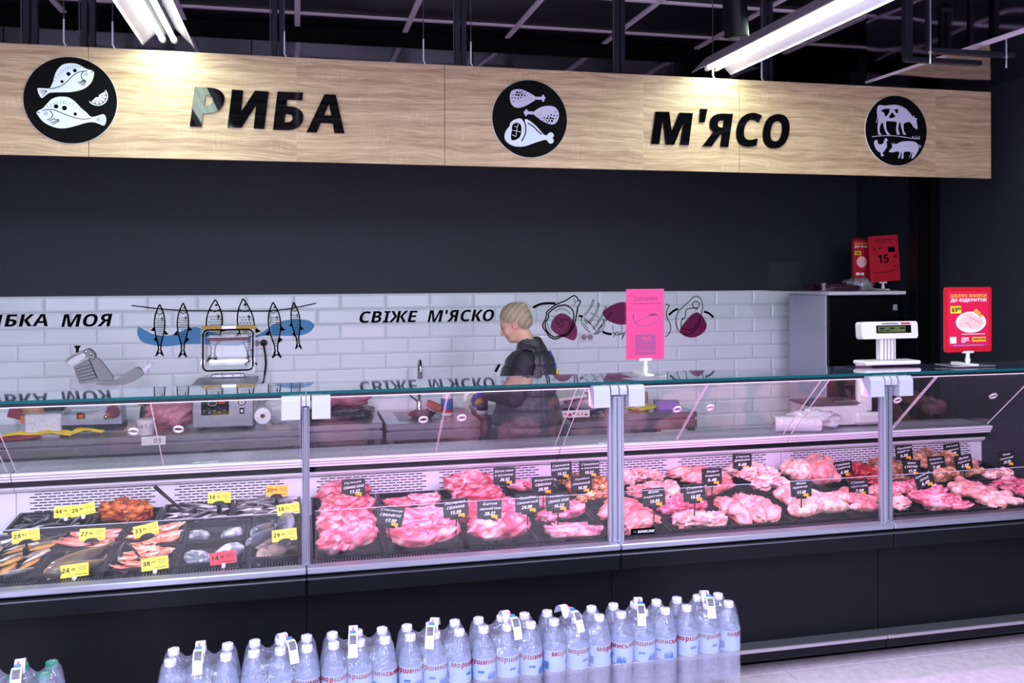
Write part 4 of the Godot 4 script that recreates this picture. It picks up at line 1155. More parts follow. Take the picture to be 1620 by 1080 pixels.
func slicer():
	var t := thing("meat_slicer", "grey electric meat slicer with blade guard on the long work table", "slicer", Vector3(-1.03, 0.815, -5.72))
	var z := 5.66
	var o := Vector3(-1.03, 0.815, -5.72)
	var body := MB.new()
	var c := [0.0, 600.0, 6.0]
	var sil := px2(z, c[0], c[1], c[2], [608, 320, 780, 318, 900, 312, 970, 285, 1060, 225, 1130, 212, 1170, 240, 1180, 400, 610, 415])
	body.prism(sil, 0.16, Transform3D(Basis(), Vector3(-o.x, -o.y, -0.02)))
	part("motor_housing", body, M("aluminium"), t)
	var foot := MB.new()
	foot.prism(px2(z, c[0], c[1], c[2], [612, 415, 1185, 400, 1185, 470, 612, 488]), 0.14, Transform3D(Basis(), Vector3(-o.x, -o.y, -0.03)))
	part("base", foot, M("dark_steel"), t)
	var q := px2(5.5, c[0], c[1], c[2], [1052, 320, 982, 375, 738, 366, 1030, 210])
	var kn := MB.new()
	var kp := []
	for k in 24: kp.append(1)
	var star := PackedVector2Array()
	for k in 32: star.append(Vector2(cos(TAU * k / 32), sin(TAU * k / 32)) * (0.036 + 0.003 * cos(TAU * k * 8 / 32.0)))
	kn.prism(star, 0.03, Transform3D(Basis(), Vector3(q[0].x - o.x, q[0].y - o.y, 0.14)))
	part("thickness_knob", kn, mk("maroon", Color8(110, 40, 50), 0.4), t)
	var sk := MB.new()
	sk.lathe([Vector2(0.0, 0.02), Vector2(0.012, 0.018), Vector2(0.014, 0.0)], 14, Transform3D(Basis(Vector3.RIGHT, PI / 2), Vector3(q[1].x - o.x, q[1].y - o.y, 0.14)))
	part("lock_knob", sk, M("chrome"), t)
	part("switch", bx(Vector3(0.045, 0.035, 0.01), 0.002, Vector3(q[2].x - o.x, q[2].y - o.y, 0.142)), M("ink"), t)
	part("switch_lamp", bx(Vector3(0.024, 0.022, 0.01), 0.002, Vector3(q[2].x - o.x, q[2].y - o.y, 0.145)), M("red"), t)
	# tilted carriage, guard and pusher read off the photograph's crop
	var d := [0.0, 450.0, 4.0]
	var z2 := 5.72
	var pieces := [["carriage", [478, 515, 575, 462, 640, 605, 520, 625, 490, 560], "grey_pad", 0.05, 0.0], ["blade_guard", [572, 462, 600, 450, 640, 470, 690, 530, 730, 595, 690, 600, 640, 606, 600, 530], "grey_pad", 0.03, 0.02], ["pusher_head", [440, 470, 465, 445, 555, 402, 590, 408, 620, 445, 600, 465, 560, 450, 470, 500, 445, 495], "grey_pad", 0.06, 0.02], ["pusher_plate", [450, 478, 545, 425, 565, 440, 550, 460, 475, 500], "white_metal", 0.01, 0.085], ["arm", [625, 625, 660, 598, 730, 600, 800, 560, 860, 522, 890, 520, 920, 555, 860, 605, 760, 628], "grey_pad", 0.05, 0.03], ["arm_plate", [905, 535, 955, 495, 968, 490, 972, 505, 955, 520, 918, 556], "steel", 0.02, 0.04]]
	for p in pieces:
		var b := MB.new()
		var poly := smooth(px2(z2, d[0], d[1], d[2], p[1]), true, 2) if p[0] != "carriage" else px2(z2, d[0], d[1], d[2], p[1])
		b.prism(poly, p[3], Transform3D(Basis(), Vector3(-o.x, -o.y, p[4])))
		part(p[0], b, M(p[2]), t)
	for k in 5:
		var l := px2(z2, d[0], d[1], d[2], [492 + 6 * k, 530 + 18 * k, 580 + 12 * k, 500 + 20 * k])
		var b := MB.new()
		b.tube([Vector3(l[0].x - o.x, l[0].y - o.y, 0.052), Vector3(l[1].x - o.x, l[1].y - o.y, 0.052)], 0.003, 6)
		part("carriage_rib", b, M("steel_dark"), t)
	var kb := px2(z2, d[0], d[1], d[2], [500, 405, 505, 430])
	var kk := MB.new()
	kk.lathe([Vector2(0.0, 0.03), Vector2(0.016, 0.03), Vector2(0.018, 0.022), Vector2(0.009, 0.016), Vector2(0.008, -0.02)], 14, Transform3D(Basis(), Vector3(kb[0].x - o.x, kb[0].y - o.y - 0.01, 0.04)))
	part("pusher_knob", kk, M("black_plastic"), t)
	for p in [[560, 418], [592, 432]]:
		var w := px2(z2, d[0], d[1], d[2], p)[0]
		var b := MB.new()
		b.lathe([Vector2(0.0, 0.006), Vector2(0.008, 0.004), Vector2(0.009, 0.0)], 10, Transform3D(Basis(Vector3.RIGHT, PI / 2), Vector3(w.x - o.x, w.y - o.y, 0.08)))
		part("screw", b, M("chrome"), t)

func rrect(w: float, h: float, r: float, n := 5) -> PackedVector2Array:
	var out := PackedVector2Array()
	for c in [[1, 1, 0.0], [-1, 1, 90.0], [-1, -1, 180.0], [1, -1, 270.0]]:
		for k in n + 1:
			var a := deg_to_rad(c[2] + 90.0 * k / n)
			out.append(Vector2(c[0] * (w / 2 - r), c[1] * (h / 2 - r)) + Vector2(cos(a), sin(a)) * r)
	return out

func packer():
	var a := pz(303, 590, 5.55)
	var b := pz(402, 668, 5.55)
	var o := Vector3((a.x + b.x) / 2, 0.815, -5.80)
	var t := thing("vacuum_packer", "stainless chamber vacuum packer with its clear lid standing open", "vacuum packer", o)
	var w := 0.345
	part("cabinet", lo_hi(Vector3(-w / 2, 0.02, -0.22), Vector3(w / 2, 0.25, 0.24), 0.006), M("steel"), t)
	part("chamber_rim", lo_hi(Vector3(-w / 2 - 0.012, 0.25, -0.21), Vector3(w / 2 + 0.012, 0.265, 0.22), 0.004), M("steel_dark"), t)
	for x in [-0.14, 0.14]: part("foot", bx(Vector3(0.04, 0.02, 0.04), 0.003, Vector3(x, 0.01, 0.18)), M("black_plastic"), t)
	var pn := part("control_panel", bx(Vector3(0.155, 0.095, 0.006), 0.002, Vector3(-0.045, 0.142, 0.243)), M("ink"), t)
	part("display", bx(Vector3(0.034, 0.016, 0.002), 0.0, Vector3(-0.008, 0.168, 0.2465)), M("red"), pn)
	var oval := MB.new()
	oval.stroke(closed_line(circle(Vector2(-0.06, 0.162), 0.024, 20, 0.012)), 0.002, 0.0008, Transform3D(Basis(), Vector3(0, 0, 0.2462)))
	part("badge", oval, M("chalk"), pn)
	for k in 5: part("button", bx(Vector3(0.013, 0.009, 0.002), 0.0, Vector3(-0.105 + 0.028 * k, 0.120 - 0.012 * (k % 2), 0.2465)), M("steel_dark"), pn)
	var ga := MB.new()
	ga.lathe([Vector2(0.0, 0.004), Vector2(0.017, 0.004)], 22, Transform3D(Basis(Vector3.RIGHT, PI / 2), Vector3(0.105, 0.165, 0.242)))
	part("gauge_face", ga, M("white_plastic"), t)
	var gr := MB.new()
	gr.lathe([Vector2(0.017, 0.0), Vector2(0.017, 0.008), Vector2(0.0215, 0.008), Vector2(0.022, 0.0)], 22, Transform3D(Basis(Vector3.RIGHT, PI / 2), Vector3(0.105, 0.165, 0.240)))
	part("gauge_ring", gr, M("black_plastic"), t)
	var nd := MB.new()
	nd.stroke(PackedVector2Array([Vector2(0.097, 0.173), Vector2(0.113, 0.157)]), 0.002, 0.001, Transform3D(Basis(), Vector3(0, 0, 0.2475)))
	part("gauge_needle", nd, M("ink"), t)
	part("power_switch", bx(Vector3(0.026, 0.034, 0.008), 0.002, Vector3(0.105, 0.113, 0.243)), M("ink"), t)
	part("switch_lamp", bx(Vector3(0.015, 0.018, 0.008), 0.002, Vector3(0.105, 0.113, 0.2455)), M("white_plastic"), t)
	# open lid, leaning back
	var hp := Vector3(0, 0.288, -0.17)
	var lid := part("lid", MB.new().mesh(), M("glass"), t, hp, Vector3(-0.06, 0, 0))
	var lw := 0.33
	var lh := 0.30
	var fr := MB.new()
	var outer := rrect(lw, lh, 0.02)
	var inner := rrect(lw - 0.05, lh - 0.055, 0.03)
	for k in outer.size():
		var k2 := (k + 1) % outer.size()
		for z in [0.0, 0.02]:
			fr.quad(Vector3(outer[k].x, outer[k].y + lh / 2, z), Vector3(outer[k2].x, outer[k2].y + lh / 2, z), Vector3(inner[k2].x, inner[k2].y + lh / 2, z), Vector3(inner[k].x, inner[k].y + lh / 2, z), Vector3(0, 0, 1 if z > 0.0 else -1))
		fr.quad(Vector3(outer[k].x, outer[k].y + lh / 2, 0), Vector3(outer[k2].x, outer[k2].y + lh / 2, 0), Vector3(outer[k2].x, outer[k2].y + lh / 2, 0.02), Vector3(outer[k].x, outer[k].y + lh / 2, 0.02), Vector3(outer[k].x, outer[k].y, 0))
	lid.mesh = fr.mesh()
	lid.material_override = M("clear_grey") if mats.has("clear_grey") else clear_grey()
	var gk := MB.new()
	var gp := rrect(lw - 0.03, lh - 0.045, 0.03)
	var ring := []
	for p in gp: ring.append(Vector3(p.x, p.y + lh / 2, 0.021))
	ring.append(ring[0])
	gk.tube(ring, 0.005, 8, false)
	part("gasket", gk, M("ink"), lid)
	var dome := MB.new()
	dome.box(Vector3(0, lh / 2, -0.03), Vector3(lw - 0.07, lh - 0.08, 0.05), 0.015)
	part("window", dome, M("glass"), lid)
	part("seal_bar", bx(Vector3(0.25, 0.018, 0.012), 0.002, Vector3(0, lh - 0.082, 0.016)), M("maroon"), lid)
	part("seal_bar_holder", bx(Vector3(0.25, 0.006, 0.012), 0.001, Vector3(0, lh - 0.068, 0.016)), M("white_plastic"), lid)
	for x in [-0.10, 0.11]: part("tape", bx(Vector3(0.12, 0.024, 0.024), 0.002, Vector3(x, lh - 0.008, 0.01)), M("tape_yellow") if mats.has("tape_yellow") else mk("tape_yellow", Color8(196, 150, 20), 0.4), lid)
	part("tape", bx(Vector3(0.09, 0.022, 0.024), 0.002, Vector3(0.005, lh - 0.008, 0.01)), M("steel"), lid)
	var hb := part("hinge_bar", bx(Vector3(0.2, 0.028, 0.03), 0.006, Vector3(0, 0.280, -0.155)), M("steel"), t)
	for x in [-0.08, -0.03, 0.03, 0.08]:
		var sc := MB.new()
		sc.lathe([Vector2(0, 0.004), Vector2(0.006, 0.003), Vector2(0.007, 0)], 10, Transform3D(Basis(Vector3.RIGHT, PI / 2), Vector3(x, 0.284, -0.139)))
		part("bolt", sc, M("chrome"), hb)

func clear_grey() -> StandardMaterial3D:
	var m := mk("clear_grey", Color8(190, 196, 206), 0.05)
	m.albedo_color.a = 0.25; m.transparency = BaseMaterial3D.TRANSPARENCY_ALPHA
	return m

func clutter():
	# things at the fish end of the long table
	single("red_board", bx(Vector3(0.16, 0.07, 0.02), 0.004, Vector3(0, 0.035, 0)), mk("wine", Color8(150, 30, 60), 0.5), "dark red plastic piece leaning behind the orange stickered tub", "plastic board", "", pz(34, 655, 5.75) + Vector3(0, -0.035, 0), Vector3(0, 0, -0.3))
	var p := pz(53, 655, 5.7)
	var tb := thing("sauce_tub", "round tan tub with bright orange price stickers beside the slicer", "tub", Vector3(p.x, p.y - 0.055, -5.7))
	var b := MB.new()
	b.lathe([Vector2(0, 0), Vector2(0.05, 0.0), Vector2(0.06, 0.09), Vector2(0.063, 0.1), Vector2(0.03, 0.112), Vector2(0, 0.114)], 22)
	part("tub", b, mk("tan", Color8(190, 140, 100), 0.5), tb)
	for k in 2: part("sticker", bx(Vector3(0.05, 0.045, 0.003), 0.001, Vector3(-0.028 + 0.055 * k, 0.035, 0.058 - 0.003 * k)), M("orange"), tb)
	var bx0 := thing("storage_box", "clear plastic storage box full of things on the long table beside the slicer", "storage box", Vector3(-1.40, 0.815, -5.70))
	part("box", lo_hi(Vector3(-0.09, 0, -0.12), Vector3(0.10, 0.135, 0.13), 0.01), M("bag_white"), bx0)
	part("box_lid", lo_hi(Vector3(-0.10, 0.135, -0.13), Vector3(0.11, 0.145, 0.14), 0.004), M("clear_grey"), bx0)
	for k in 2:
		var q := pz(82 + 12 * k, 644, 5.72)
		var rl := MB.new()
		rl.lathe([Vector2(0.0, 0.03), Vector2(0.038, 0.03), Vector2(0.042, 0.02), Vector2(0.042, -0.02), Vector2(0.038, -0.03), Vector2(0, -0.03)], 18, Transform3D(Basis(Vector3.FORWARD, PI / 2), Vector3.ZERO))
		single("tape_roll", rl, M("black_plastic"), "black tape roll lying on the clear storage box, %s" % ["the one by the orange stickers", "the one by the slicer"][k], "tape roll", "", q)
	# yellow mesh
	for k in 6:
		var y := MB.new()
		var x0 := -1.62 + 0.05 * k
		var pts := []
		for j in 8: pts.append(Vector3(0.055 * j, 0.015 + 0.02 * absf(sin(j * 0.9 + k)), 0.03 * sin(j * 1.3 + k * 2.0)))
		y.tube(pts, 0.008, 6)
		single("yellow_strap", y, M("yellow"), "yellow strap, %s of the tangle on the long table before the storage box" % ["outermost", "second", "third", "fourth", "fifth", "innermost"][k], "strap", "tangled yellow straps", Vector3(x0, 0.818, -5.53 - 0.02 * k))
	single("red_cloth", lump(Vector3(0.3, 0.025, 0.12), 41.0, 0.4, 8, 18), M("wine"), "dark red cloth lying under the tangled yellow straps", "cloth", "", Vector3(-1.55, 0.815, -5.53))
	var jar := thing("white_jar", "white handwritten plastic jar on the long table beside the vacuum packer", "jar", Vector3(pz(230, 670, 5.56).x, 0.815, -5.56))
	var jb := MB.new()
	jb.lathe([Vector2(0, 0), Vector2(0.042, 0), Vector2(0.05, 0.075), Vector2(0.053, 0.08), Vector2(0.053, 0.086), Vector2(0.0, 0.086)], 22)
	part("jar_body", jb, M("white_plastic"), jar)
	part("writing", text("1.4.1.С", 0.022, 0.001, false, 0.1), M("label_mid"), jar, Vector3(0, 0.04, 0.052))
	single("red_clip", bx(Vector3(0.07, 0.03, 0.02), 0.006), M("red"), "red plastic clip above the white handwritten jar", "clip", "", pz(228, 637, 5.75))
	single("dark_bottle", lump(Vector3(0.05, 0.13, 0.05), 44.0, 0.05, 10, 14), M("bag_dark"), "small dark bottle behind the white handwritten jar", "bottle", "", Vector3(pz(228, 650, 5.72).x, 0.84, -5.72))
	single("pink_bag", lump(Vector3(0.30, 0.18, 0.22), 47.0, 0.35), M("bag_pink"), "pale pink bag of meat standing between jar and vacuum packer", "bagged meat", "", Vector3(-0.74, 0.815, -5.75))
	var rl2 := thing("film_roll", "white roll of film on its end beside the vacuum packer", "film roll", pz(416, 656, 5.5))
	var rb := MB.new()
	rb.lathe([Vector2(0.014, 0.05), Vector2(0.044, 0.05), Vector2(0.048, 0.045), Vector2(0.048, -0.05), Vector2(0.014, -0.05)], 24, Transform3D(Basis(Vector3.RIGHT, PI / 2), Vector3.ZERO))
	part("film", rb, M("white_plastic"), rl2)
	var co := MB.new()
	co.lathe([Vector2(0.014, 0.049), Vector2(0.009, 0.049), Vector2(0.009, -0.05)], 16, Transform3D(Basis(Vector3.RIGHT, PI / 2), Vector3.ZERO))
	part("core", co, M("carton"), rl2)
	single("clear_bag", lump(Vector3(0.22, 0.20, 0.2), 50.0, 0.4), M("bag_film"), "crumpled clear plastic bag behind the film roll", "plastic bag", "", Vector3(-0.10, 0.815, -5.75))
	var nt := thing("paper_note", "pale paper note with handwriting stuck to the table edge below the jar", "note", pz(243, 697, 5.488))
	part("paper", bx(Vector3(0.13, 0.05, 0.002)), M("white_plastic"), nt)
	part("writing", text("08", 0.025, 0.001, false), M("ink"), nt, Vector3(0.02, -0.012, 0.002))

func fridge():
	var t := thing("refrigerator", "tall fridge with black front and pale grey side in the corner", "refrigerator", Vector3(3.44, 0, -5.92))
	part("cabinet", lo_hi(Vector3(0, 0.03, 0.02), Vector3(0.578, 1.575, 0.49), 0.006), M("hinge_grey"), t)
	part("door", lo_hi(Vector3(0.004, 0.05, 0.492), Vector3(0.574, 1.572, 0.53), 0.008), M("black_gloss"), t)
	part("top_board", lo_hi(Vector3(-0.004, 1.576, 0.0), Vector3(0.585, 1.60, 0.535), 0.004), M("white_metal"), t)
	part("door_seal", lo_hi(Vector3(0.006, 0.05, 0.484), Vector3(0.572, 1.57, 0.494)), M("steel_dark"), t)
	part("badge", bx(Vector3(0.034, 0.04, 0.003), 0.001, Vector3(0.50, 1.49, 0.532)), M("grey_pad"), t)
	# wrinkled bags and brackets on top of the fridge
	single("folded_bag", lump(Vector3(0.36, 0.05, 0.26), 60.0, 0.5, 10, 20, 0.9), mk("plum_film", Color8(88, 44, 66), 0.25), "dark plum plastic folded flat on top of the fridge", "plastic bag", "", Vector3(3.62, 1.60, -5.62))
	single("clear_wrap", lump(Vector3(0.2, 0.09, 0.16), 62.0, 0.6, 10, 20, 0.9), M("bag_film"), "crumpled clear wrap on the fridge beside the red price boards", "plastic wrap", "", Vector3(3.82, 1.60, -5.62))
	var cl := thing("clear_board", "thin clear plastic board sticking out over the fridge edge", "plastic board", Vector3(3.40, 1.602, -5.55))
	part("sheet", lo_hi(Vector3(-0.24, 0.0, -0.2), Vector3(0.12, 0.003, 0.12)), M("clear_grey"), cl)
	part("sheet", lo_hi(Vector3(-0.20, 0.003, -0.2), Vector3(0.04, 0.2, -0.197)), M("front_glass"), cl)
	var ft := MB.new()
	ft.lathe([Vector2(0, 0.0), Vector2(0.022, 0.0), Vector2(0.012, 0.012), Vector2(0.012, 0.04), Vector2(0.022, 0.05), Vector2(0.0, 0.052)], 14)
	single("clamp_foot", ft, M("grey_pad"), "small grey clamp standing on the fridge edge above its pale side", "clamp", "", Vector3(3.47, 1.605, -5.50))

# ---------------------------------------------------------------- the worker
func worker():
	var fwd := Vector3(-0.94, 0, -0.34).normalized()
	var left := Vector3.UP.cross(fwd).normalized()
	var hc := pz(813, 511, 5.14)
	var t := thing("person", "worker in hair net and quilted black vest wiping beside the sink, seen in profile", "person", Vector3(hc.x + 0.08, 0, -5.14))
	var o := t.position
	var skin := Color8(226, 172, 150).srgb_to_linear()
	# head, in its own frame: +x the face, +y up
	var fx := (fwd + Vector3(0, -0.42, 0)).normalized()
	var fz := fx.cross(Vector3.UP).normalized()
	var fy := fz.cross(fx).normalized()
	var hb := Transform3D(Basis(fx, fy, fz).scaled(Vector3.ONE * 0.86), hc - o + Vector3(0.004, -0.004, 0))
	var neck_to: Vector3 = hb.affine_inverse() * (pz(840, 556, 5.12) - o)
	var head := func(p: Vector3) -> float:
		var d := ell(p, Vector3(-0.012, 0.035, 0), Vector3(0.095, 0.092, 0.076))
		d = smin(d, ell(p, Vector3(0.03, -0.03, 0), Vector3(0.058, 0.082, 0.06)), 0.04)
		d = smin(d, ell(p, Vector3(0.050, -0.088, 0), Vector3(0.032, 0.024, 0.034)), 0.03)
		d = smin(d, cap(p, Vector3(0.078, 0.012, 0), Vector3(0.104, -0.030, 0), 0.009, 0.0125), 0.014)
		d = smin(d, ell(p, Vector3(0.082, -0.060, 0), Vector3(0.012, 0.008, 0.022)), 0.010)
		d = smin(d, ell(p, Vector3(0.078, 0.024, 0.0), Vector3(0.014, 0.009, 0.045)), 0.016)
		for s in [-1.0, 1.0]:
			d = maxf(d, -ell(p, Vector3(0.094, 0.004, s * 0.031), Vector3(0.016, 0.011, 0.016)))
			d = smin(d, ell(p, Vector3(0.062, -0.035, s * 0.036), Vector3(0.024, 0.026, 0.022)), 0.02)
			d = smin(d, maxf(ell(p, Vector3(-0.010, -0.012, s * 0.074), Vector3(0.019, 0.031, 0.012)), -ell(p, Vector3(-0.006, -0.010, s * 0.086), Vector3(0.011, 0.020, 0.008))), 0.006)
		d = smin(d, cap(p, Vector3(-0.025, -0.06, 0), neck_to, 0.052, 0.058), 0.03)
		return d
	var htint := func(p: Vector3, _n: Vector3) -> Color:
		if (p - Vector3(0.09, -0.060, 0)).length() < 0.02 and absf(p.y + 0.060) < 0.008: return Color8(190, 100, 100).srgb_to_linear()
		if absf(p.z) > 0.068 and (p - Vector3(-0.01, -0.012, p.z)).length() < 0.035: return Color8(232, 150, 140).srgb_to_linear()
		return skin
	var sm := mk("skin_tone", Color.WHITE, 0.45)
	sm.vertex_color_use_as_albedo = true
	var hd := part("head", field(head, Vector3(-0.14, -0.22, -0.11), Vector3(0.13, 0.15, 0.11), 0.004, htint), sm, t)
	hd.transform = hb
	for s in [-1.0, 1.0]:
		var e := MB.new()
		e.lathe([Vector2(0, 0.0105), Vector2(0.007, 0.008), Vector2(0.0105, 0.0), Vector2(0.007, -0.008), Vector2(0, -0.0105)], 14, Transform3D(Basis(), Vector3(0.076, 0.004, s * 0.031)))
		part("eye", e, M("white_plastic"), hd)
		var ir := MB.new()
		ir.lathe([Vector2(0, 0.002), Vector2(0.0045, 0.001), Vector2(0.005, -0.001)], 12, Transform3D(Basis(Vector3(0, 0, 1), -PI / 2), Vector3(0.0865, 0.001, s * 0.031)))
		part("iris", ir, M("ink"), hd)
		var br := MB.new()
		br.tube([Vector3(0.088, 0.022, s * 0.016), Vector3(0.085, 0.028, s * 0.032), Vector3(0.072, 0.024, s * 0.048)], [0.0025, 0.003, 0.0015], 6)
		part("eyebrow", br, M("hair"), hd)
		var la := MB.new()
		la.tube([Vector3(0.090, 0.008, s * 0.020), Vector3(0.090, 0.008, s * 0.034), Vector3(0.078, 0.002, s * 0.044)], 0.0022, 6)
		part("eyelid", la, M("maroon"), hd)
	var hairf := func(p: Vector3) -> float:
		var d := ell(p, Vector3(-0.02, 0.045, 0), Vector3(0.103, 0.094, 0.086))
		d = smin(d, ell(p, Vector3(-0.06, 0.005, 0), Vector3(0.066, 0.08, 0.074)), 0.03)
		d = smin(d, ell(p, Vector3(-0.085, 0.085, 0.0), Vector3(0.04, 0.034, 0.042)), 0.012)
		d += 0.0014 * sin(p.x * 130.0 + p.y * 190.0 + 9.0 * sin(p.z * 40.0))
		# the face and the ears stay free: hairline from brow over the ear to the nape
		d = maxf(d, (p.x - 0.052) * 0.75 - (p.y - 0.045) * 0.66)
		d = maxf(d, -(p.y + 0.095 + p.x * 0.4))
		return d
	var hair_tint := func(p: Vector3, _n: Vector3) -> Color:
		return Color8(138, 110, 78).lerp(Color8(190, 162, 124), 0.5 + 0.35 * sin(p.x * 110.0 + p.y * 150.0 + 40.0 * p.z) + 0.4 * noise.get_noise_3d(p.x * 30.0, p.y * 30.0, p.z * 30.0)).srgb_to_linear()
	var hm := mk("hair_strands", Color.WHITE, 0.55)
	hm.vertex_color_use_as_albedo = true
	var hr := part("hair", field(hairf, Vector3(-0.15, -0.12, -0.12), Vector3(0.12, 0.16, 0.12), 0.005, hair_tint), hm, t)
	hr.transform = hb
	var netf := func(p: Vector3) -> float:
		var d := ell(p, Vector3(-0.02, 0.042, 0), Vector3(0.112, 0.102, 0.094))
		d = smin(d, ell(p, Vector3(-0.068, 0.0, 0), Vector3(0.070, 0.085, 0.082)), 0.04)
		d = smin(d, ell(p, Vector3(-0.088, 0.086, 0.0), Vector3(0.048, 0.042, 0.05)), 0.03)
		d += 0.003 * sin(p.x * 70.0 - p.y * 50.0) * sin(p.z * 80.0)
		d = maxf(d, (p.x - 0.058) * 0.75 - (p.y - 0.03) * 0.66)
		return maxf(d, -(p.y + 0.088 + p.x * 0.35))
	var nm := mk("hair_net", Color8(225, 220, 222), 0.5)
	nm.albedo_color.a = 0.16; nm.transparency = BaseMaterial3D.TRANSPARENCY_ALPHA
	nm.roughness = 0.4
	var nt := part("hair_net", field(netf, Vector3(-0.16, -0.12, -0.12), Vector3(0.12, 0.17, 0.12), 0.006), nm, t)
	nt.transform = hb
	# body joints
	var nb := pz(842, 552, 5.12) - o
	var chest := pz(842, 598, 5.13) - o
	var hip := pz(834, 668, 5.15) - o
	var sl := pz(830, 574, 5.02) - o
	var sr := sl - left * 0.30 + fwd * 0.02
	var el := pz(815, 628, 4.99) - o
	var wl := pz(768, 622, 5.25) - o
	var er := sr + Vector3(-0.05, -0.25, -0.06)
	var wr := er + fwd * 0.22 + Vector3(0, 0.05, 0.05)
	var vestf := func(p: Vector3) -> float:
		var d := cap(p, chest + Vector3(0, 0.06, 0) + left * 0.055, hip + left * 0.06 + Vector3(0, 0.0, 0), 0.125, 0.165)
		d = smin(d, cap(p, chest + Vector3(0, 0.06, 0) - left * 0.055, hip - left * 0.06 + Vector3(0, 0.0, 0), 0.125, 0.165), 0.08)
		d = smin(d, ell(p, chest + fwd * 0.06 + Vector3(0, -0.01, 0), Vector3(0.12, 0.15, 0.13)), 0.06)
		d = smin(d, cap(p, hip + Vector3(0, 0, 0), hip + Vector3(0, -0.16, 0), 0.20, 0.215), 0.06)
		d = smin(d, cap(p, nb + Vector3(0, -0.05, 0), sl + Vector3(0.02, 0.015, 0) - left * 0.03, 0.07, 0.055), 0.05)
		d = smin(d, cap(p, nb + Vector3(0, -0.05, 0), sr + Vector3(0.02, 0.015, 0) + left * 0.03, 0.07, 0.055), 0.05)
		d = smin(d, cap(p, nb + Vector3(0, -0.03, 0), nb + Vector3(-0.012, 0.035, 0), 0.072, 0.066), 0.03)
		d = maxf(d, -(p.y - hip.y + 0.14))
		d = maxf(d, -cap(p, nb + Vector3(-0.02, 0.03, 0), nb + Vector3(-0.03, 0.12, 0), 0.055, 0.055))
		d = maxf(d, -(cap(p, sl + left * 0.03 + Vector3(0, 0.03, 0), sl + left * 0.08 + Vector3(0, -0.13, 0), 0.062, 0.06)))
		# quilting
		var qy: float = absf(sin((p.y - hip.y) * PI / 0.085))
		var al: float = p.dot(fwd) * 1.0 + p.dot(left) * 0.6
		var qx: float = absf(sin(al * PI / 0.105))
		return d - 0.014 * (1.0 - pow(1.0 - qy, 3.0)) * (0.55 + 0.45 * (1.0 - pow(1.0 - qx, 6.0))) + 0.008
	var vt := func(p: Vector3, _n: Vector3) -> Color:
		return Color8(58, 56, 66).srgb_to_linear()
	part("quilted_vest", field(vestf, Vector3(-0.36, 0.52, -0.36), Vector3(0.42, 1.42, 0.40), 0.011, vt), M("vest"), t)
	var sleeve := func(p: Vector3) -> float:
		var d := smin(cap(p, sl, el, 0.066, 0.056), cap(p, el, wl - (wl - el) * 0.12, 0.056, 0.04), 0.03)
		d = minf(d, smin(cap(p, sr, er, 0.066, 0.056), cap(p, er, wr, 0.056, 0.04), 0.03))
		d = minf(d, cap(p, sl, sr, 0.06, 0.06))
		return d + 0.0035 * sin(p.y * 95.0 + p.x * 60.0) * sin(p.x * 70.0 - p.z * 40.0)
	var ft := func(p: Vector3, _n: Vector3) -> Color: return Color8(42, 41, 47).srgb_to_linear()
	part("fleece_sleeves", field(sleeve, Vector3(-0.55, 0.75, -0.55), Vector3(0.4, 1.36, 0.36), 0.010, ft), M("cloth"), t)
	# hands: gloved left hand with five bent fingers closed on a yellow cloth, right hand the same
	for hnd in [[wl, (wl - el).normalized(), true], [wr, (wr - er).normalized(), false]]:
		var w: Vector3 = hnd[0]
		var dir: Vector3 = (hnd[1] + Vector3(0, -0.25, 0)).normalized()
		var side := dir.cross(Vector3.UP).normalized()
		var dn := dir.cross(side).normalized()
		if dn.y > 0.0: dn = -dn
		var glove := func(p: Vector3) -> float:
			var q := p - w
			var d := cap(q, dir * -0.03, dir * 0.01, 0.030, 0.030)
			for k in 4:
				var b: Vector3 = dir * 0.075 + side * (-0.03 + 0.02 * k)
				d = smin(d, cap(q, dir * 0.01 + side * (-0.018 + 0.012 * k), b, 0.016, 0.0115), 0.014)
			for k in 4:
				var L: float = [0.034, 0.040, 0.037, 0.028][k]
				var b: Vector3 = dir * 0.075 + side * (-0.03 + 0.02 * k)
				var m: Vector3 = b + (dir * 0.75 + dn * 0.65).normalized() * L
				var e: Vector3 = m + (dir * 0.05 + dn).normalized() * L * 0.8
				d = minf(d, minf(cap(q, b, m, 0.0098, 0.0092), cap(q, m, e, 0.0092, 0.008)))
			var tb: Vector3 = dir * 0.025 + side * -0.03
			var tm: Vector3 = tb + (dir * 0.7 - side * 0.6 + dn * 0.5).normalized() * 0.035
			d = smin(d, minf(cap(q, tb, tm, 0.0125, 0.0105), cap(q, tm, tm + (dir * 0.8 + dn * 0.6).normalized() * 0.028, 0.0105, 0.009)), 0.006)
			return d
		var gm := mk("glove_blue", Color8(40, 66, 150), 0.4) if not mats.has("glove_blue") else M("glove_blue")
		part("hand", field(glove, w - Vector3.ONE * 0.15, w + Vector3.ONE * 0.15, 0.0045), gm if hnd[2] else sm, t)
	# legs, hidden by the counter from the front
	var legf := func(p: Vector3) -> float:
		var d := 10.0
		for s in [-1.0, 1.0]:
			var h: Vector3 = hip + left * 0.09 * s + Vector3(0, -0.05, 0)
			var k := Vector3(h.x, 0.46, h.z) + fwd * 0.03
			var a := Vector3(h.x, 0.09, h.z)
			d = minf(d, smin(cap(p, h, k, 0.095, 0.065), cap(p, k, a, 0.065, 0.05), 0.03))
		return d
	part("trousers", field(legf, Vector3(-0.35, 0.02, -0.35), Vector3(0.35, 0.95, 0.35), 0.014, ft), M("cloth"), t)
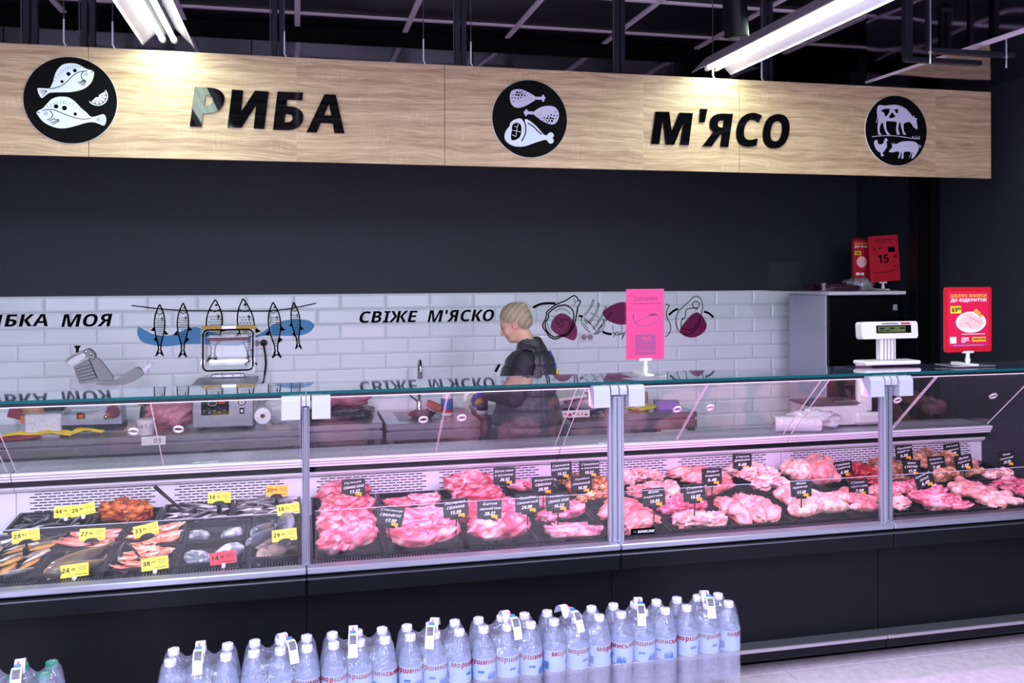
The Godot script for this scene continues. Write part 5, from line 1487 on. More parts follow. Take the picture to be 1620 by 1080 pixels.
	for s in [-1.0, 1.0]:
		var h: Vector3 = hip + left * 0.09 * s
		var b := Vector3(h.x, 0.042, h.z)
		var shoe := func(p: Vector3) -> float: return maxf(cap(p, b - fwd * 0.05, b + fwd * 0.15, 0.045, 0.038), -(p.y - 0.002))
		part("shoe", field(shoe, b - Vector3(0.25, 0.05, 0.25), b + Vector3(0.25, 0.07, 0.25), 0.009), M("fleece"), t)
	# printed patch of blue and yellow on the back, badge on the chest
	for k in 5:
		var p := pz(868 + 3.6 * k, 560 + 9.5 * k, 5.07) - o
		var pb := MB.new()
		pb.box(Vector3.ZERO, Vector3(0.05, 0.034, 0.008), 0.003)
		part("back_print", pb, M("glove_blue") if k < 3 else M("yellow"), t, p + Vector3(0.012, 0, 0.0), Vector3(0, 1.1, -0.4))
	part("pen", bx(Vector3(0.014, 0.05, 0.012), 0.003), M("ink"), t, pz(787, 582, 5.06) - o, Vector3(0, 0, -0.5))
	single("yellow_cloth", lump(Vector3(0.075, 0.06, 0.06), 70.0, 0.5, 10, 16), mk("cloth_yellow", Color8(222, 200, 40), 0.7), "yellow cloth in the worker's blue gloved hand", "cloth", "", o + wl + (wl - el).normalized() * 0.09 + Vector3(0, -0.075, 0))

# ---------------------------------------------------------------- things on the glass shelf and the worktop
func sign_stand(t: Node3D, h: float, w: float):
	part("foot_plate", lo_hi(Vector3(-w * 0.55, 0, -0.09), Vector3(w * 0.55, 0.004, 0.05), 0.0015), M("clear_grey"), t)
	part("foot_bar", lo_hi(Vector3(-0.02, 0.003, -0.09), Vector3(0.02, 0.012, 0.05), 0.002), M("white_plastic"), t)
	var b := MB.new()
	b.tube([Vector3(0, 0.005, 0), Vector3(0, h, 0)], 0.009, 12)
	b.tube([Vector3(0, h * 0.3, 0), Vector3(0, h * 0.55, 0)], 0.012, 12)
	part("stem", b, M("white_plastic"), t)
	part("clip", bx(Vector3(0.06, 0.012, 0.014), 0.003, Vector3(0, h, 0)), M("white_plastic"), t)

func words(t: Node3D, s: String, h: float, at: Vector3, m: String, bold := true, w := 0.0, lean := 0.0, centred := true, called := "lettering") -> MeshInstance3D:
	return part(called, text(s, h, 0.0006, bold, lean, centred, w), M(m), t, at)

func bars(t: Node3D, rows: Array, m: String, z := 0.0):
	# lines of print too small to read: x, y, width, height
	var b := MB.new()
	for r in rows: b.box(Vector3(r[0], r[1], z), Vector3(r[2], r[3], 0.0006))
	part("fine_print", b, M(m), t).set_meta("kind", "stuff")

func counter_top():
	mk("poster_line", Color8(190, 40, 110), 0.5)
	mk("poster_box", Color8(160, 70, 130), 0.5)
	mk("poster_gold", Color8(255, 176, 60), 0.5)
	mk("chicken_print", Color8(246, 200, 196), 0.5)
	mk("dark_red", Color8(110, 14, 26), 0.5)
	# pink offender poster
	var g := pz(1021, 591, 3.66)
	var t := thing("poster_stand", "bright pink poster in a clear holder standing on the shelf over the mid post", "poster", Vector3(g.x, 1.288, -3.66))
	sign_stand(t, 0.07, 0.14)
	var f := part("poster", bx(Vector3(0.172, 0.300, 0.004), 0.001, Vector3(0, 0.222, 0)), M("poster_pink"), t)
	part("holder", bx(Vector3(0.178, 0.306, 0.009), 0.001, Vector3(0, 0.221, 0)), M("glass"), t)
	var z := 0.0023
	words(f, "ПОРУШНИК", 0.017, Vector3(0.004, 0.322, z), "mauve_print", true, 0.108)
	words(f, "МІНІМАЛЬНИХ ЦІН", 0.010, Vector3(0.008, 0.304, z), "mauve_print", true, 0.125)
	bars(f, [[-0.06, 0.347, 0.012, 0.002], [-0.06, 0.342, 0.012, 0.002], [0, 0.285, 0.13, 0.001], [0, 0.278, 0.13, 0.001], [0, 0.190, 0.12, 0.001], [-0.06, 0.27, 0.006, 0.001], [-0.06, 0.25, 0.006, 0.001], [-0.06, 0.23, 0.006, 0.001], [-0.06, 0.15, 0.006, 0.001], [-0.06, 0.13, 0.006, 0.001], [0.062, 0.16, 0.006, 0.001], [0.062, 0.14, 0.006, 0.001], [0.062, 0.12, 0.006, 0.001]], "poster_line", z)
	var sh := MB.new()
	var tf := Transform3D(Basis(), Vector3(0, 0, z))
	sh.stroke(smooth(PackedVector2Array([Vector2(-0.058, 0.258), Vector2(-0.05, 0.235), Vector2(-0.035, 0.215), Vector2(0.0, 0.214), Vector2(0.05, 0.232), Vector2(0.062, 0.248), Vector2(0.045, 0.262), Vector2(0.0, 0.25), Vector2(-0.048, 0.228)]), false, 3), 0.004, 0.0005, tf)
	sh.prism(PackedVector2Array([Vector2(0.01, 0.262), Vector2(0.03, 0.272), Vector2(0.055, 0.262), Vector2(0.03, 0.258)]), 0.0005, tf, false)
	sh.prism(PackedVector2Array([Vector2(-0.06, 0.262), Vector2(-0.05, 0.268), Vector2(-0.052, 0.245)]), 0.0005, tf, false)
	part("fish_print", sh, M("poster_box"), f)
	part("price_box", bx(Vector3(0.094, 0.088, 0.0006), 0.0, Vector3(0, 0.135, z)), M("poster_box"), f)
	words(f, "190.0", 0.014, Vector3(0, 0.154, z + 0.0006), "poster_pink", true)
	words(f, "Насолоди", 0.009, Vector3(0, 0.127, z + 0.0006), "poster_pink", false)
	bars(f, [[0, 0.148, 0.085, 0.0015], [0, 0.121, 0.085, 0.0015], [0, 0.11, 0.08, 0.002], [0, 0.104, 0.085, 0.0015]], "poster_pink", z + 0.0006)
	# red sale poster
	var g2 := pz(1531, 573, 3.66)
	var r := thing("poster_stand", "red framed sale poster with chicken on a plate, on the pillar end shelf", "poster", Vector3(g2.x, 1.288, -3.66))
	sign_stand(r, 0.065, 0.2)
	var zf := 0.006
	var fr := MB.new()
	var po := rrect(0.256, 0.304, 0.012)
	fr.prism(po, 0.010, Transform3D(Basis(), Vector3(0, 0.217, -0.005)))
	var fo := part("frame", fr, M("red"), r)
	var sheet := part("sheet", bx(Vector3(0.222, 0.262, 0.002), 0.0, Vector3(0, 0.219, zf)), M("poster_red"), r)
	var w := zf + 0.0012
	words(sheet, "ШАЛЕНІ ЗНИЖКИ", 0.0155, Vector3(0, 0.321, w), "poster_gold", true, 0.196)
	words(sheet, "ДО ВІДКРИТТЯ!", 0.019, Vector3(0, 0.297, w), "chalk", true, 0.196)
	part("price_flag", bx(Vector3(0.058, 0.034, 0.0008), 0.0, Vector3(-0.07, 0.264, w)), M("tag_yellow"), sheet)
	words(sheet, "69", 0.021, Vector3(-0.078, 0.253, w + 0.001), "ink")
	words(sheet, "90", 0.012, Vector3(-0.052, 0.263, w + 0.001), "ink")
	var pl := MB.new()
	pl.prism(circle(Vector2(0.012, 0.205), 0.083, 28, 0.05), 0.0008, Transform3D(Basis(), Vector3(0, 0, w)), false)
	part("plate_print", pl, M("white_print"), sheet)
	var ck := MB.new()
	ck.prism(smooth(PackedVector2Array([Vector2(-0.055, 0.205), Vector2(-0.03, 0.235), Vector2(0.01, 0.25), Vector2(0.03, 0.235), Vector2(0.065, 0.225), Vector2(0.08, 0.2), Vector2(0.06, 0.18), Vector2(0.02, 0.172), Vector2(-0.01, 0.182), Vector2(-0.04, 0.18), Vector2(-0.06, 0.19)])), 0.0008, Transform3D(Basis(), Vector3(0, 0, w + 0.0008)), false)
	part("chicken_print", ck, M("chicken_print"), sheet)
	var lf := MB.new()
	for q in [[0.04, 0.255, 0.012], [0.055, 0.245, 0.011], [0.065, 0.235, 0.009]]: lf.prism(circle(Vector2(q[0], q[1]), q[2], 9), 0.0008, Transform3D(Basis(), Vector3(0, 0, w + 0.0004)), false)
	part("leaf_print", lf, M("poster_gold"), sheet)
	strokes_local(sheet, [[Vector2(-0.02, 0.205), Vector2(0.0, 0.195), Vector2(0.01, 0.182)], [Vector2(0.0, 0.232), Vector2(0.03, 0.215), Vector2(0.06, 0.2)]], 0.002, "poster_red", w + 0.0018)
	bars(sheet, [[0.025, 0.149, 0.13, 0.003], [-0.02, 0.132, 0.04, 0.003], [-0.02, 0.126, 0.04, 0.004], [-0.02, 0.118, 0.045, 0.003], [-0.03, 0.112, 0.02, 0.004], [0, 0.097, 0.17, 0.001]], "chalk", w)
	part("pay_badge", bx(Vector3(0.034, 0.030, 0.0008), 0.0, Vector3(-0.085, 0.122, w)), M("chalk"), sheet)
	part("tag_badge", bx(Vector3(0.075, 0.022, 0.0008), 0.0, Vector3(0.056, 0.124, w)), M("poster_gold"), sheet)
	words(sheet, "#ЗабагатоЦін", 0.009, Vector3(0.056, 0.120, w + 0.001), "ink", true, 0.064, 0.2)
	part("band", bx(Vector3(0.19, 0.014, 0.0006), 0.0, Vector3(0, 0.098, w - 0.0004)), M("poster_line"), sheet)
	# two red price boards on the fridge
	var q := Vector3(3.97, 1.601, -5.56)
	var a := thing("price_board", "dark red price board reading 15, tilted, on the fridge", "poster", q)
	sign_stand(a, 0.055, 0.16)
	var ab := MB.new()
	ab.prism(rrect(0.235, 0.32, 0.014), 0.010, Transform3D(Basis(Vector3(0, 0, 1), 0.07), Vector3(0.008, 0.222, -0.004)))
	var af := part("frame", ab, M("poster_dull"), a)
	var tw := Basis(Vector3(0, 0, 1), 0.07)
	for s in [["15", 0.058, Vector3(-0.01, -0.03, 0), 0.085], ["49", 0.018, Vector3(0.085, 0.0, 0), 0.028], ["17", 0.022, Vector3(-0.075, 0.055, 0), 0.026], ["-49", 0.014, Vector3(-0.036, 0.065, 0), 0.03], ["З птиці цілої тушка", 0.010, Vector3(0.0, 0.125, 0), 0.15], ["Бройлер 1 кг", 0.010, Vector3(0.0, 0.108, 0), 0.12]]:
		var mi := words(af, s[0], s[1], Vector3(0.008, 0.222, 0.0065) + tw * (s[2] + Vector3(0, 0, 0)), "ink", true, s[3])
		mi.basis = tw
	var ib := MB.new()
	ib.box(Vector3(0.06, 0.06, 0), Vector3(0.052, 0.036, 0.001), 0.0, Transform3D(tw, Vector3(0.008, 0.222, 0.0065)))
	part("card_icon", ib, M("ink"), af)
	var fb := MB.new()
	for p in [[0.08, -0.055, 0.03], [0.06, -0.085, 0.07], [-0.02, -0.095, 0.16]]: fb.box(Vector3(p[0], p[1], 0), Vector3(p[2], 0.0035, 0.001), 0.0, Transform3D(tw, Vector3(0.008, 0.222, 0.0065)))
	part("fine_print", fb, M("ink"), af).set_meta("kind", "stuff")
	var b := thing("price_board", "red sale poster half hidden behind the tilted board reading 15 on the fridge", "poster", Vector3(3.875, 1.601, -5.66))
	sign_stand(b, 0.055, 0.16)
	var bf := MB.new()
	bf.prism(rrect(0.17, 0.315, 0.012), 0.010, Transform3D(Basis(), Vector3(0, 0.21, -0.004)))
	var bo := part("frame", bf, M("dark_red"), b)
	part("sheet", bx(Vector3(0.145, 0.285, 0.002), 0.0, Vector3(0, 0.21, 0.0065)), M("poster_dull"), bo)
	words(bo, "ШАЛЕНІ", 0.014, Vector3(-0.065, 0.322, 0.008), "poster_gold", true, 0.1, 0.0, false)
	words(bo, "ДО ВІД", 0.018, Vector3(-0.065, 0.298, 0.008), "chalk", true, 0.1, 0.0, false)
	part("price_flag", bx(Vector3(0.05, 0.028, 0.001), 0.0, Vector3(-0.04, 0.262, 0.008)), M("tag_yellow"), bo)
	words(bo, "109", 0.018, Vector3(-0.043, 0.252, 0.009), "ink", true, 0.036)
	bars(bo, [[-0.04, 0.115, 0.03, 0.02], [-0.005, 0.115, 0.025, 0.018]], "chalk", 0.008)
	var lb := MB.new()
	lb.prism(circle(Vector2(-0.01, 0.20), 0.04, 16), 0.001, Transform3D(Basis(), Vector3(0, 0, 0.008)), false)
	part("meat_print", lb, M("chicken_print"), bo)
	scales()
	# roll of bags on the worktop
	var rp := pz(1263, 667, 4.45)
	var ro := thing("bag_roll", "white roll of bags with its loose end crumpled, on the worktop before the scale", "bag roll", Vector3(rp.x - 0.02, 0.867, -4.43))
	var rb := MB.new()
	var tfm := Transform3D(Basis(Vector3(0, 1, 0), -0.25) * Basis(Vector3(0, 0, 1), PI / 2), Vector3(0, 0.042, 0))
	rb.lathe([Vector2(0.014, 0.125), Vector2(0.038, 0.125), Vector2(0.041, 0.12), Vector2(0.041, -0.12), Vector2(0.038, -0.125), Vector2(0.014, -0.125)], 26, tfm)
	part("roll", rb, M("bag_white"), ro)
	var rc := MB.new()
	rc.lathe([Vector2(0.0145, 0.1245), Vector2(0.010, 0.1245), Vector2(0.010, -0.1245), Vector2(0.0145, -0.1245)], 18, tfm)
	part("core", rc, M("carton"), ro)
	part("loose_end", lump(Vector3(0.26, 0.105, 0.18), 75.0, 0.55, 14, 26, 0.9), M("bag_white"), ro, Vector3(0.14, 0, -0.05))
	# small printed plate on the lip
	var np := pz(1017, 840, 3.50)
	var pt := thing("name_plate", "small black printed plate at the foot of the glass beside the mid post", "name plate", Vector3(np.x, np.y, -3.50))
	part("plate", bx(Vector3(0.105, 0.026, 0.004), 0.001), M("ink"), pt)
	words(pt, "MAWLINE", 0.010, Vector3(0.012, -0.005, 0.0025), "chalk", true, 0.07, 0.25)
	bars(pt, [[-0.035, 0.003, 0.012, 0.0015], [-0.035, 0.0, 0.012, 0.0015], [-0.035, -0.003, 0.012, 0.0015]], "steel_dark", 0.0025)

func strokes_local(t: Node3D, lines: Array, w: float, m: String, z: float):
	var b := MB.new()
	for l in lines: b.stroke(PackedVector2Array(l), w, 0.0004, Transform3D(Basis(), Vector3(0, 0, z)))
	part("print_line", b, M(m), t).set_meta("kind", "stuff")

func scales():
	var p := pz(1398, 585, 3.86)
	var t := thing("customer_display", "cream customer price display on a ribbed column, standing on the shelf over the last post", "scale display", Vector3(p.x, 1.288, -3.84))
	part("foot", lo_hi(Vector3(-0.15, 0, -0.05), Vector3(0.15, 0.018, 0.06), 0.006), M("white_plastic"), t)
	part("column", lo_hi(Vector3(-0.042, 0.018, -0.025), Vector3(0.042, 0.125, 0.02), 0.006), M("white_plastic"), t)
	for k in 4: part("column_rib", lo_hi(Vector3(-0.03 + 0.018 * k, 0.02, 0.019), Vector3(-0.024 + 0.018 * k, 0.12, 0.023), 0.001), M("grey_pad"), t)
	var hd := MB.new()
	hd.prism(rrect(0.305, 0.082, 0.014), 0.05, Transform3D(Basis(Vector3.RIGHT, -0.08), Vector3(0, 0.160, -0.02)))
	var h := part("display_head", hd, M("white_plastic"), t)
	var tf := Transform3D(Basis(Vector3.RIGHT, -0.08), Vector3(0, 0.160, -0.02))
	for q in [["screen_frame", Vector3(0.02, 0.004, 0.0505), Vector3(0.19, 0.038, 0.002), "ink"], ["screen", Vector3(0.008, 0.004, 0.0515), Vector3(0.15, 0.028, 0.002), "lcd"], ["brand_strip", Vector3(0.085, 0.031, 0.0505), Vector3(0.05, 0.008, 0.001), "red"]]:
		var b := MB.new()
		b.box(q[1], q[2], 0.0, tf)
		part(q[0], b, M(q[3]), h)
	var fp := MB.new()
	for k in 3: fp.box(Vector3(-0.045 + 0.055 * k, 0.008, 0.0527), Vector3(0.026, 0.007, 0.0004), 0.0, tf)
	for k in 2: fp.box(Vector3(-0.045 + 0.03 * k, -0.003, 0.0527), Vector3(0.022, 0.005, 0.0004), 0.0, tf)
	fp.box(Vector3(0.0, 0.031, 0.0507), Vector3(0.09, 0.004, 0.0006), 0.0, tf)
	part("fine_print", fp, M("navy"), h).set_meta("kind", "stuff")
	# the scale itself on the worktop
	var s := thing("counter_scale", "white shop scale with steel platter on the worktop behind the last post", "scale", Vector3(2.95, 0.867, -4.72))
	var b := MB.new()
	b.prism(PackedVector2Array([Vector2(-0.17, 0.012), Vector2(0.15, 0.012), Vector2(0.16, 0.05), Vector2(0.15, 0.115), Vector2(-0.18, 0.115)]), 0.22, Transform3D(Basis(), Vector3(0, 0, 0.0)))
	part("body", b, M("white_plastic"), s)
	part("platter", lo_hi(Vector3(-0.19, 0.122, -0.02), Vector3(0.16, 0.132, 0.20), 0.004), M("steel_dark"), s)
	part("platter_stop", lo_hi(Vector3(-0.02, 0.132, 0.17), Vector3(0.15, 0.14, 0.19), 0.003), M("steel"), s)
	for x in [-0.15, 0.12]: part("foot", bx(Vector3(0.03, 0.012, 0.03), 0.002, Vector3(x, 0.006, 0.18)), M("black_plastic"), s)
	part("keypad", lo_hi(Vector3(0.08, 0.01, 0.18), Vector3(0.30, 0.075, 0.245), 0.015), M("white_plastic"), s)
	part("column", lo_hi(Vector3(0.12, 0.075, 0.16), Vector3(0.21, 0.36, 0.20), 0.01), M("white_plastic"), s)

# ---------------------------------------------------------------- food in the trays
var lib := {}

func lin(a: Array) -> Color: return Color8(a[0], a[1], a[2]).srgb_to_linear()

# a lump of flesh: size, seed, how rough, lean / mid / fat colours
func flesh(size: Vector3, sd: float, amp: float, pal: Array, power := 0.85, rows := 16, cols := 26, fq := 1.9, bend := 0.0) -> ArrayMesh:
	var g := []
	var cs := []
	for r in rows + 1:
		var row := []
		var cr := []
		var ph := PI * r / rows
		for k in cols:
			var th := TAU * k / cols
			var d := Vector3(sin(ph) * cos(th), cos(ph), sin(ph) * sin(th))
			var n1 := noise.get_noise_3d(d.x * fq + sd, d.y * fq * 1.2, d.z * fq - sd)
			var n2 := 1.0 - absf(noise.get_noise_3d(d.x * fq * 0.9 - sd * 2.0, d.y * fq * 0.8 + 9.0, d.z * fq * 1.3)) * 3.6
			var q := 1.0 + amp * n1 - amp * 0.16 * maxf(n2, 0.0)
			var p := Vector3(signf(d.x) * pow(absf(d.x), power), signf(d.y) * pow(absf(d.y), power), signf(d.z) * pow(absf(d.z), power)) * q * size * 0.5
			p.y += bend * (p.x * p.x * 4.0 / (size.x * size.x) - 0.3) * size.y
			row.append(p)
			var f := noise.get_noise_3d(p.x * 12.0 + sd * 3.0, p.y * 26.0, p.z * 20.0 + sd) * 1.5 + 0.40
			var fat := clampf(f, 0.0, 1.0)
			if n2 > 0.8: fat = maxf(fat, 0.8)
			var c: Color = lin(pal[0]).lerp(lin(pal[1]), fat * 2.0) if fat < 0.5 else lin(pal[1]).lerp(lin(pal[2]), fat * 2.0 - 1.0)
			cr.append(c)
		g.append(row); cs.append(cr)
	return colored(g, cs)

func colored(g: Array, cs: Array, wrap := true) -> ArrayMesh:
	var R := g.size()
	var C: int = g[0].size()
	var v := PackedVector3Array()
	var n := PackedVector3Array()
	var c := PackedColorArray()
	var idx := PackedInt32Array()
	var ctr := Vector3.ZERO
	for r in R:
		for k in C: ctr += g[r][k]
	ctr /= R * C
	var sg := 0.0
	for r in R:
		for k in C:
			var l: int = (k - 1 + C) % C if wrap else max(k - 1, 0)
			var q: int = (k + 1) % C if wrap else min(k + 1, C - 1)
			var w: Vector3 = (g[r][q] - g[r][l]).cross(g[min(r + 1, R - 1)][k] - g[max(r - 1, 0)][k])
			var nn := w.normalized() if w.length() > 1e-13 else Vector3.ZERO
			sg += nn.dot(g[r][k] - ctr)
			v.append(g[r][k]); n.append(nn); c.append(cs[r][k])
	var s := 1.0 if sg >= 0.0 else -1.0
	for k in v.size():
		n[k] = n[k] * s if n[k] != Vector3.ZERO else (v[k] - ctr).normalized()
	for r in R - 1:
		for k in (C if wrap else C - 1):
			var a := r * C + k
			var b := r * C + (k + 1) % C
			var d := a + C
			var e := b + C
			for t in [[a, b, e], [a, e, d]]:
				if (v[t[1]] - v[t[0]]).cross(v[t[2]] - v[t[0]]).dot(n[t[0]] + n[t[1]] + n[t[2]]) > 0.0: idx.append_array([t[0], t[2], t[1]])
				else: idx.append_array(t)
	var a := []
	a.resize(Mesh.ARRAY_MAX)
	a[Mesh.ARRAY_VERTEX] = v; a[Mesh.ARRAY_NORMAL] = n; a[Mesh.ARRAY_COLOR] = c; a[Mesh.ARRAY_INDEX] = idx
	var am := ArrayMesh.new()
	am.add_surface_from_arrays(Mesh.PRIMITIVE_TRIANGLES, a)
	return am

# a whole fish lying on its side along x: length, depth, thickness, back / flank / belly colours
func fish_mesh(len: float, h: float, w: float, pal: Array, curve := 0.0, sd := 0.0, tail := 0.75) -> ArrayMesh:
	var hp := [0.05, 0.42, 0.68, 0.86, 0.97, 1.0, 0.95, 0.84, 0.66, 0.46, 0.28, 0.2, 0.34, tail * 0.8, tail]
	var xp := [0.0, 0.03, 0.09, 0.16, 0.25, 0.35, 0.45, 0.55, 0.65, 0.74, 0.81, 0.86, 0.91, 0.96, 1.0]
	var tp := [0.1, 0.5, 0.8, 0.95, 1.0, 1.0, 0.92, 0.8, 0.62, 0.42, 0.25, 0.14, 0.08, 0.05, 0.03]
	var g := []
	var cs := []
	for r in hp.size():
		var row := []
		var cr := []
		var x: float = (xp[r] - 0.5) * len
		for k in 16:
			var a := TAU * k / 16.0
			var z: float = cos(a) * h * 0.5 * hp[r]
			var y: float = sin(a) * w * 0.5 * tp[r]
			if r == hp.size() - 1 and absf(cos(a)) < 0.5: x = (0.95 - 0.5) * len
			else: x = (xp[r] - 0.5) * len
			row.append(Vector3(x, y + curve * (xp[r] - 0.4) * (xp[r] - 0.4) * len, z + curve * 0.6 * sin(xp[r] * 4.0 + sd) * h))
			var t := (cos(a) + 1.0) * 0.5 + noise.get_noise_2d(x * 60.0 + sd, a * 3.0) * 0.25
			var c: Color = lin(pal[2]).lerp(lin(pal[1]), clampf(t * 2.2, 0, 1)) if t < 0.5 else lin(pal[1]).lerp(lin(pal[0]), clampf((t - 0.5) * 2.4, 0, 1))
			if r >= 12: c = c.lerp(lin(pal[0]), 0.5)
			if r == 3 and absf(cos(a)) < 0.9: c = c.darkened(0.25)
			cr.append(c)
		g.append(row); cs.append(cr)
	var am := colored(g, cs)
	# eyes and fins
	var b := MB.new()
	for s in [-1.0, 1.0]:
		b.col = lin([225, 215, 190])
		var e := Vector3(-0.435 * len, s * w * 0.40 + curve * 0.15 * len, h * 0.08 + curve * 0.6 * sin(0.06 * 4.0 + sd) * h)
		b.lathe([Vector2(h * 0.075, 0.0), Vector2(h * 0.06, s * w * 0.05), Vector2(0.0, s * w * 0.07)], 10, Transform3D(Basis(), e))
		b.col = lin([12, 12, 14])
		b.lathe([Vector2(h * 0.04, s * w * 0.045), Vector2(h * 0.03, s * w * 0.085), Vector2(0.0, s * w * 0.1)], 8, Transform3D(Basis(), e))
		b.col = lin(pal[0]).lerp(lin(pal[1]), 0.4)
		var p := Vector3(-0.24 * len, s * w * 0.5 + curve * 0.03 * len, -h * 0.1)
		b.flat(p, p + Vector3(0.11 * len, s * 0.004, -h * 0.10), p + Vector3(0.09 * len, s * 0.006, -h * 0.32), Vector3(0, s, 0))
	b.col = lin(pal[0])
	for q in [[-0.12, 0.16, 0.48, 0.3, 1.0], [0.1, 0.14, 0.40, 0.22, -1.0]]:
		var z0: float = q[2] * h * q[4]
		var yy: float = curve * 0.01 * len
		b.flat(Vector3(q[0] * len, yy, z0 * 0.94), Vector3((q[0] + q[1]) * len, yy, z0 * 0.78), Vector3((q[0] + q[1] * 0.55) * len, yy + 0.002, z0 + q[3] * h * q[4]), Vector3.UP)
	am.add_surface_from_arrays(Mesh.PRIMITIVE_TRIANGLES, b.mesh().surface_get_arrays(0))
	return am

func build_lib():
	var pork := [[204, 60, 92], [230, 112, 140], [250, 196, 206]]
	var pork2 := [[212, 82, 110], [236, 138, 158], [252, 208, 214]]
	var white := [[226, 132, 138], [242, 186, 182], [250, 218, 210]]
	var fil := [[228, 122, 124], [238, 150, 148], [248, 190, 184]]
	lib.pork = []
	for k in 5: lib.pork.append(flesh(Vector3(0.165 + 0.02 * (k % 2), 0.085, 0.135), 3.0 + 7.0 * k, 0.30, pork if k % 2 == 0 else ([[178, 48, 72], [206, 86, 108], [246, 200, 204]] if k == 1 else pork2), 0.85, 18, 28, 1.35))
	lib.slab = []
	for k in 4: lib.slab.append(flesh(Vector3(0.19, 0.055, 0.11), 53.0 + 5.0 * k, 0.28, pork2, 0.7, 14, 26, 1.6, 0.35))
	lib.fillet = []
	for k in 4: lib.fillet.append(flesh(Vector3(0.17, 0.05, 0.085), 93.0 + 6.0 * k, 0.38, fil, 0.95, 14, 24, 1.3, -0.3))
	lib.strip = []
	for k in 3: lib.strip.append(flesh(Vector3(0.12, 0.035, 0.045), 133.0 + 6.0 * k, 0.45, pork2, 0.9, 12, 16, 1.4, 0.3))
	lib.thigh = []
	for k in 3: lib.thigh.append(flesh(Vector3(0.13, 0.06, 0.105), 160.0 + 8.0 * k, 0.5, white, 0.9))
	lib.kebab = []
	for k in 4: lib.kebab.append(flesh(Vector3(0.05, 0.042, 0.046), 190.0 + 8.0 * k, 0.6, [[150, 70, 24], [206, 130, 60], [246, 206, 150]], 0.8, 12, 16))
	lib.smoked = []
	for k in 3: lib.smoked.append(flesh(Vector3(0.13, 0.085, 0.1), 230.0 + 8.0 * k, 0.45, [[104, 34, 14], [176, 72, 26], [226, 132, 62]], 0.8, 18, 28, 2.4))
	lib.salmon = []
	for k in 3: lib.salmon.append(flesh(Vector3(0.13, 0.022, 0.05), 260.0 + 8.0 * k, 0.5, [[226, 96, 66], [244, 150, 118], [252, 216, 200]], 0.85, 12, 20, 1.6, 0.5))
	lib.belly = []
	for k in 3: lib.belly.append(flesh(Vector3(0.26, 0.022, 0.05), 285.0 + 8.0 * k, 0.35, [[226, 96, 70], [240, 150, 130], [250, 214, 210]], 0.8, 12, 24, 1.3, 0.5))
	lib.whitefish = []
	for k in 3: lib.whitefish.append(flesh(Vector3(0.115, 0.055, 0.085), 310.0 + 8.0 * k, 0.16, [[84, 88, 104], [136, 138, 154], [206, 206, 216]], 0.9))
	lib.mince = [flesh(Vector3(0.19, 0.07, 0.30), 350.0, 0.5, [[150, 20, 34], [190, 40, 56], [226, 120, 130]], 0.75, 24, 36, 4.5)]
	lib.fish = []
	for k in 4: lib.fish.append(fish_mesh(0.18, 0.044, 0.024, [[[52, 46, 42], [150, 138, 124], [226, 216, 206]], [[44, 36, 30], [120, 96, 70], [224, 160, 84]], [[60, 58, 60], [176, 170, 168], [236, 232, 230]], [[40, 34, 30], [104, 84, 66], [196, 160, 120]]][k], 0.05 * (k - 1), k * 3.0))
	lib.perch = []
	for k in 2: lib.perch.append(fish_mesh(0.26, 0.085, 0.055, [[60, 52, 42], [124, 106, 78], [206, 160, 84]], 0.10 * (1 - k), k * 5.0, 0.95))
	lib.dark = [fish_mesh(0.26, 0.075, 0.05, [[40, 44, 54], [92, 98, 112], [170, 176, 190]], 0.12, 2.0, 0.9), fish_mesh(0.28, 0.11, 0.03, [[70, 62, 60], [140, 122, 118], [206, 176, 164]], 0.05, 4.0, 0.6)]
	lib.sprat = []
	for k in 3: lib.sprat.append(fish_mesh(0.095, 0.019, 0.013, [[70, 66, 76], [170, 160, 170], [222, 212, 216]], 0.12 * (k - 1), k * 2.0))
	lib.tiny = []
	for k in 2: lib.tiny.append(fish_mesh(0.085, 0.011, 0.007, [[50, 52, 62], [120, 124, 140], [190, 194, 206]], 0.2 * (k * 2 - 1), k * 2.0))
	# joints and birds
	var tone := func(p: Vector3, _n: Vector3) -> Color:
		var f := noise.get_noise_3d(p.x * 30.0, p.y * 30.0, p.z * 30.0) + 0.5
		return lin([230, 140, 140]).lerp(lin([250, 210, 200]), clampf(f * 1.2, 0, 1))
	lib.leg = []
	for k in 2:
		var q := 1.0 - 2.0 * k
		var f := func(p: Vector3) -> float:
			var d := ell(p, Vector3(-0.045, 0.0, 0.01 * q), Vector3(0.062, 0.03, 0.048))
			d = smin(d, cap(p, Vector3(-0.01, 0, 0.015 * q), Vector3(0.055, 0.002, -0.025 * q), 0.031, 0.019), 0.03)
			d = smin(d, cap(p, Vector3(0.055, 0.002, -0.025 * q), Vector3(0.095, 0.002, -0.05 * q), 0.016, 0.011), 0.01)
			d = smin(d, ell(p, Vector3(0.1, 0.002, -0.054 * q), Vector3(0.014, 0.012, 0.013)), 0.006)
			return d + 0.004 * noise.get_noise_3d(p.x * 30.0, p.y * 30.0, p.z * 30.0 + q * 9.0)
		lib.leg.append(field(f, Vector3(-0.13, -0.05, -0.09), Vector3(0.13, 0.05, 0.09), 0.0062, tone))
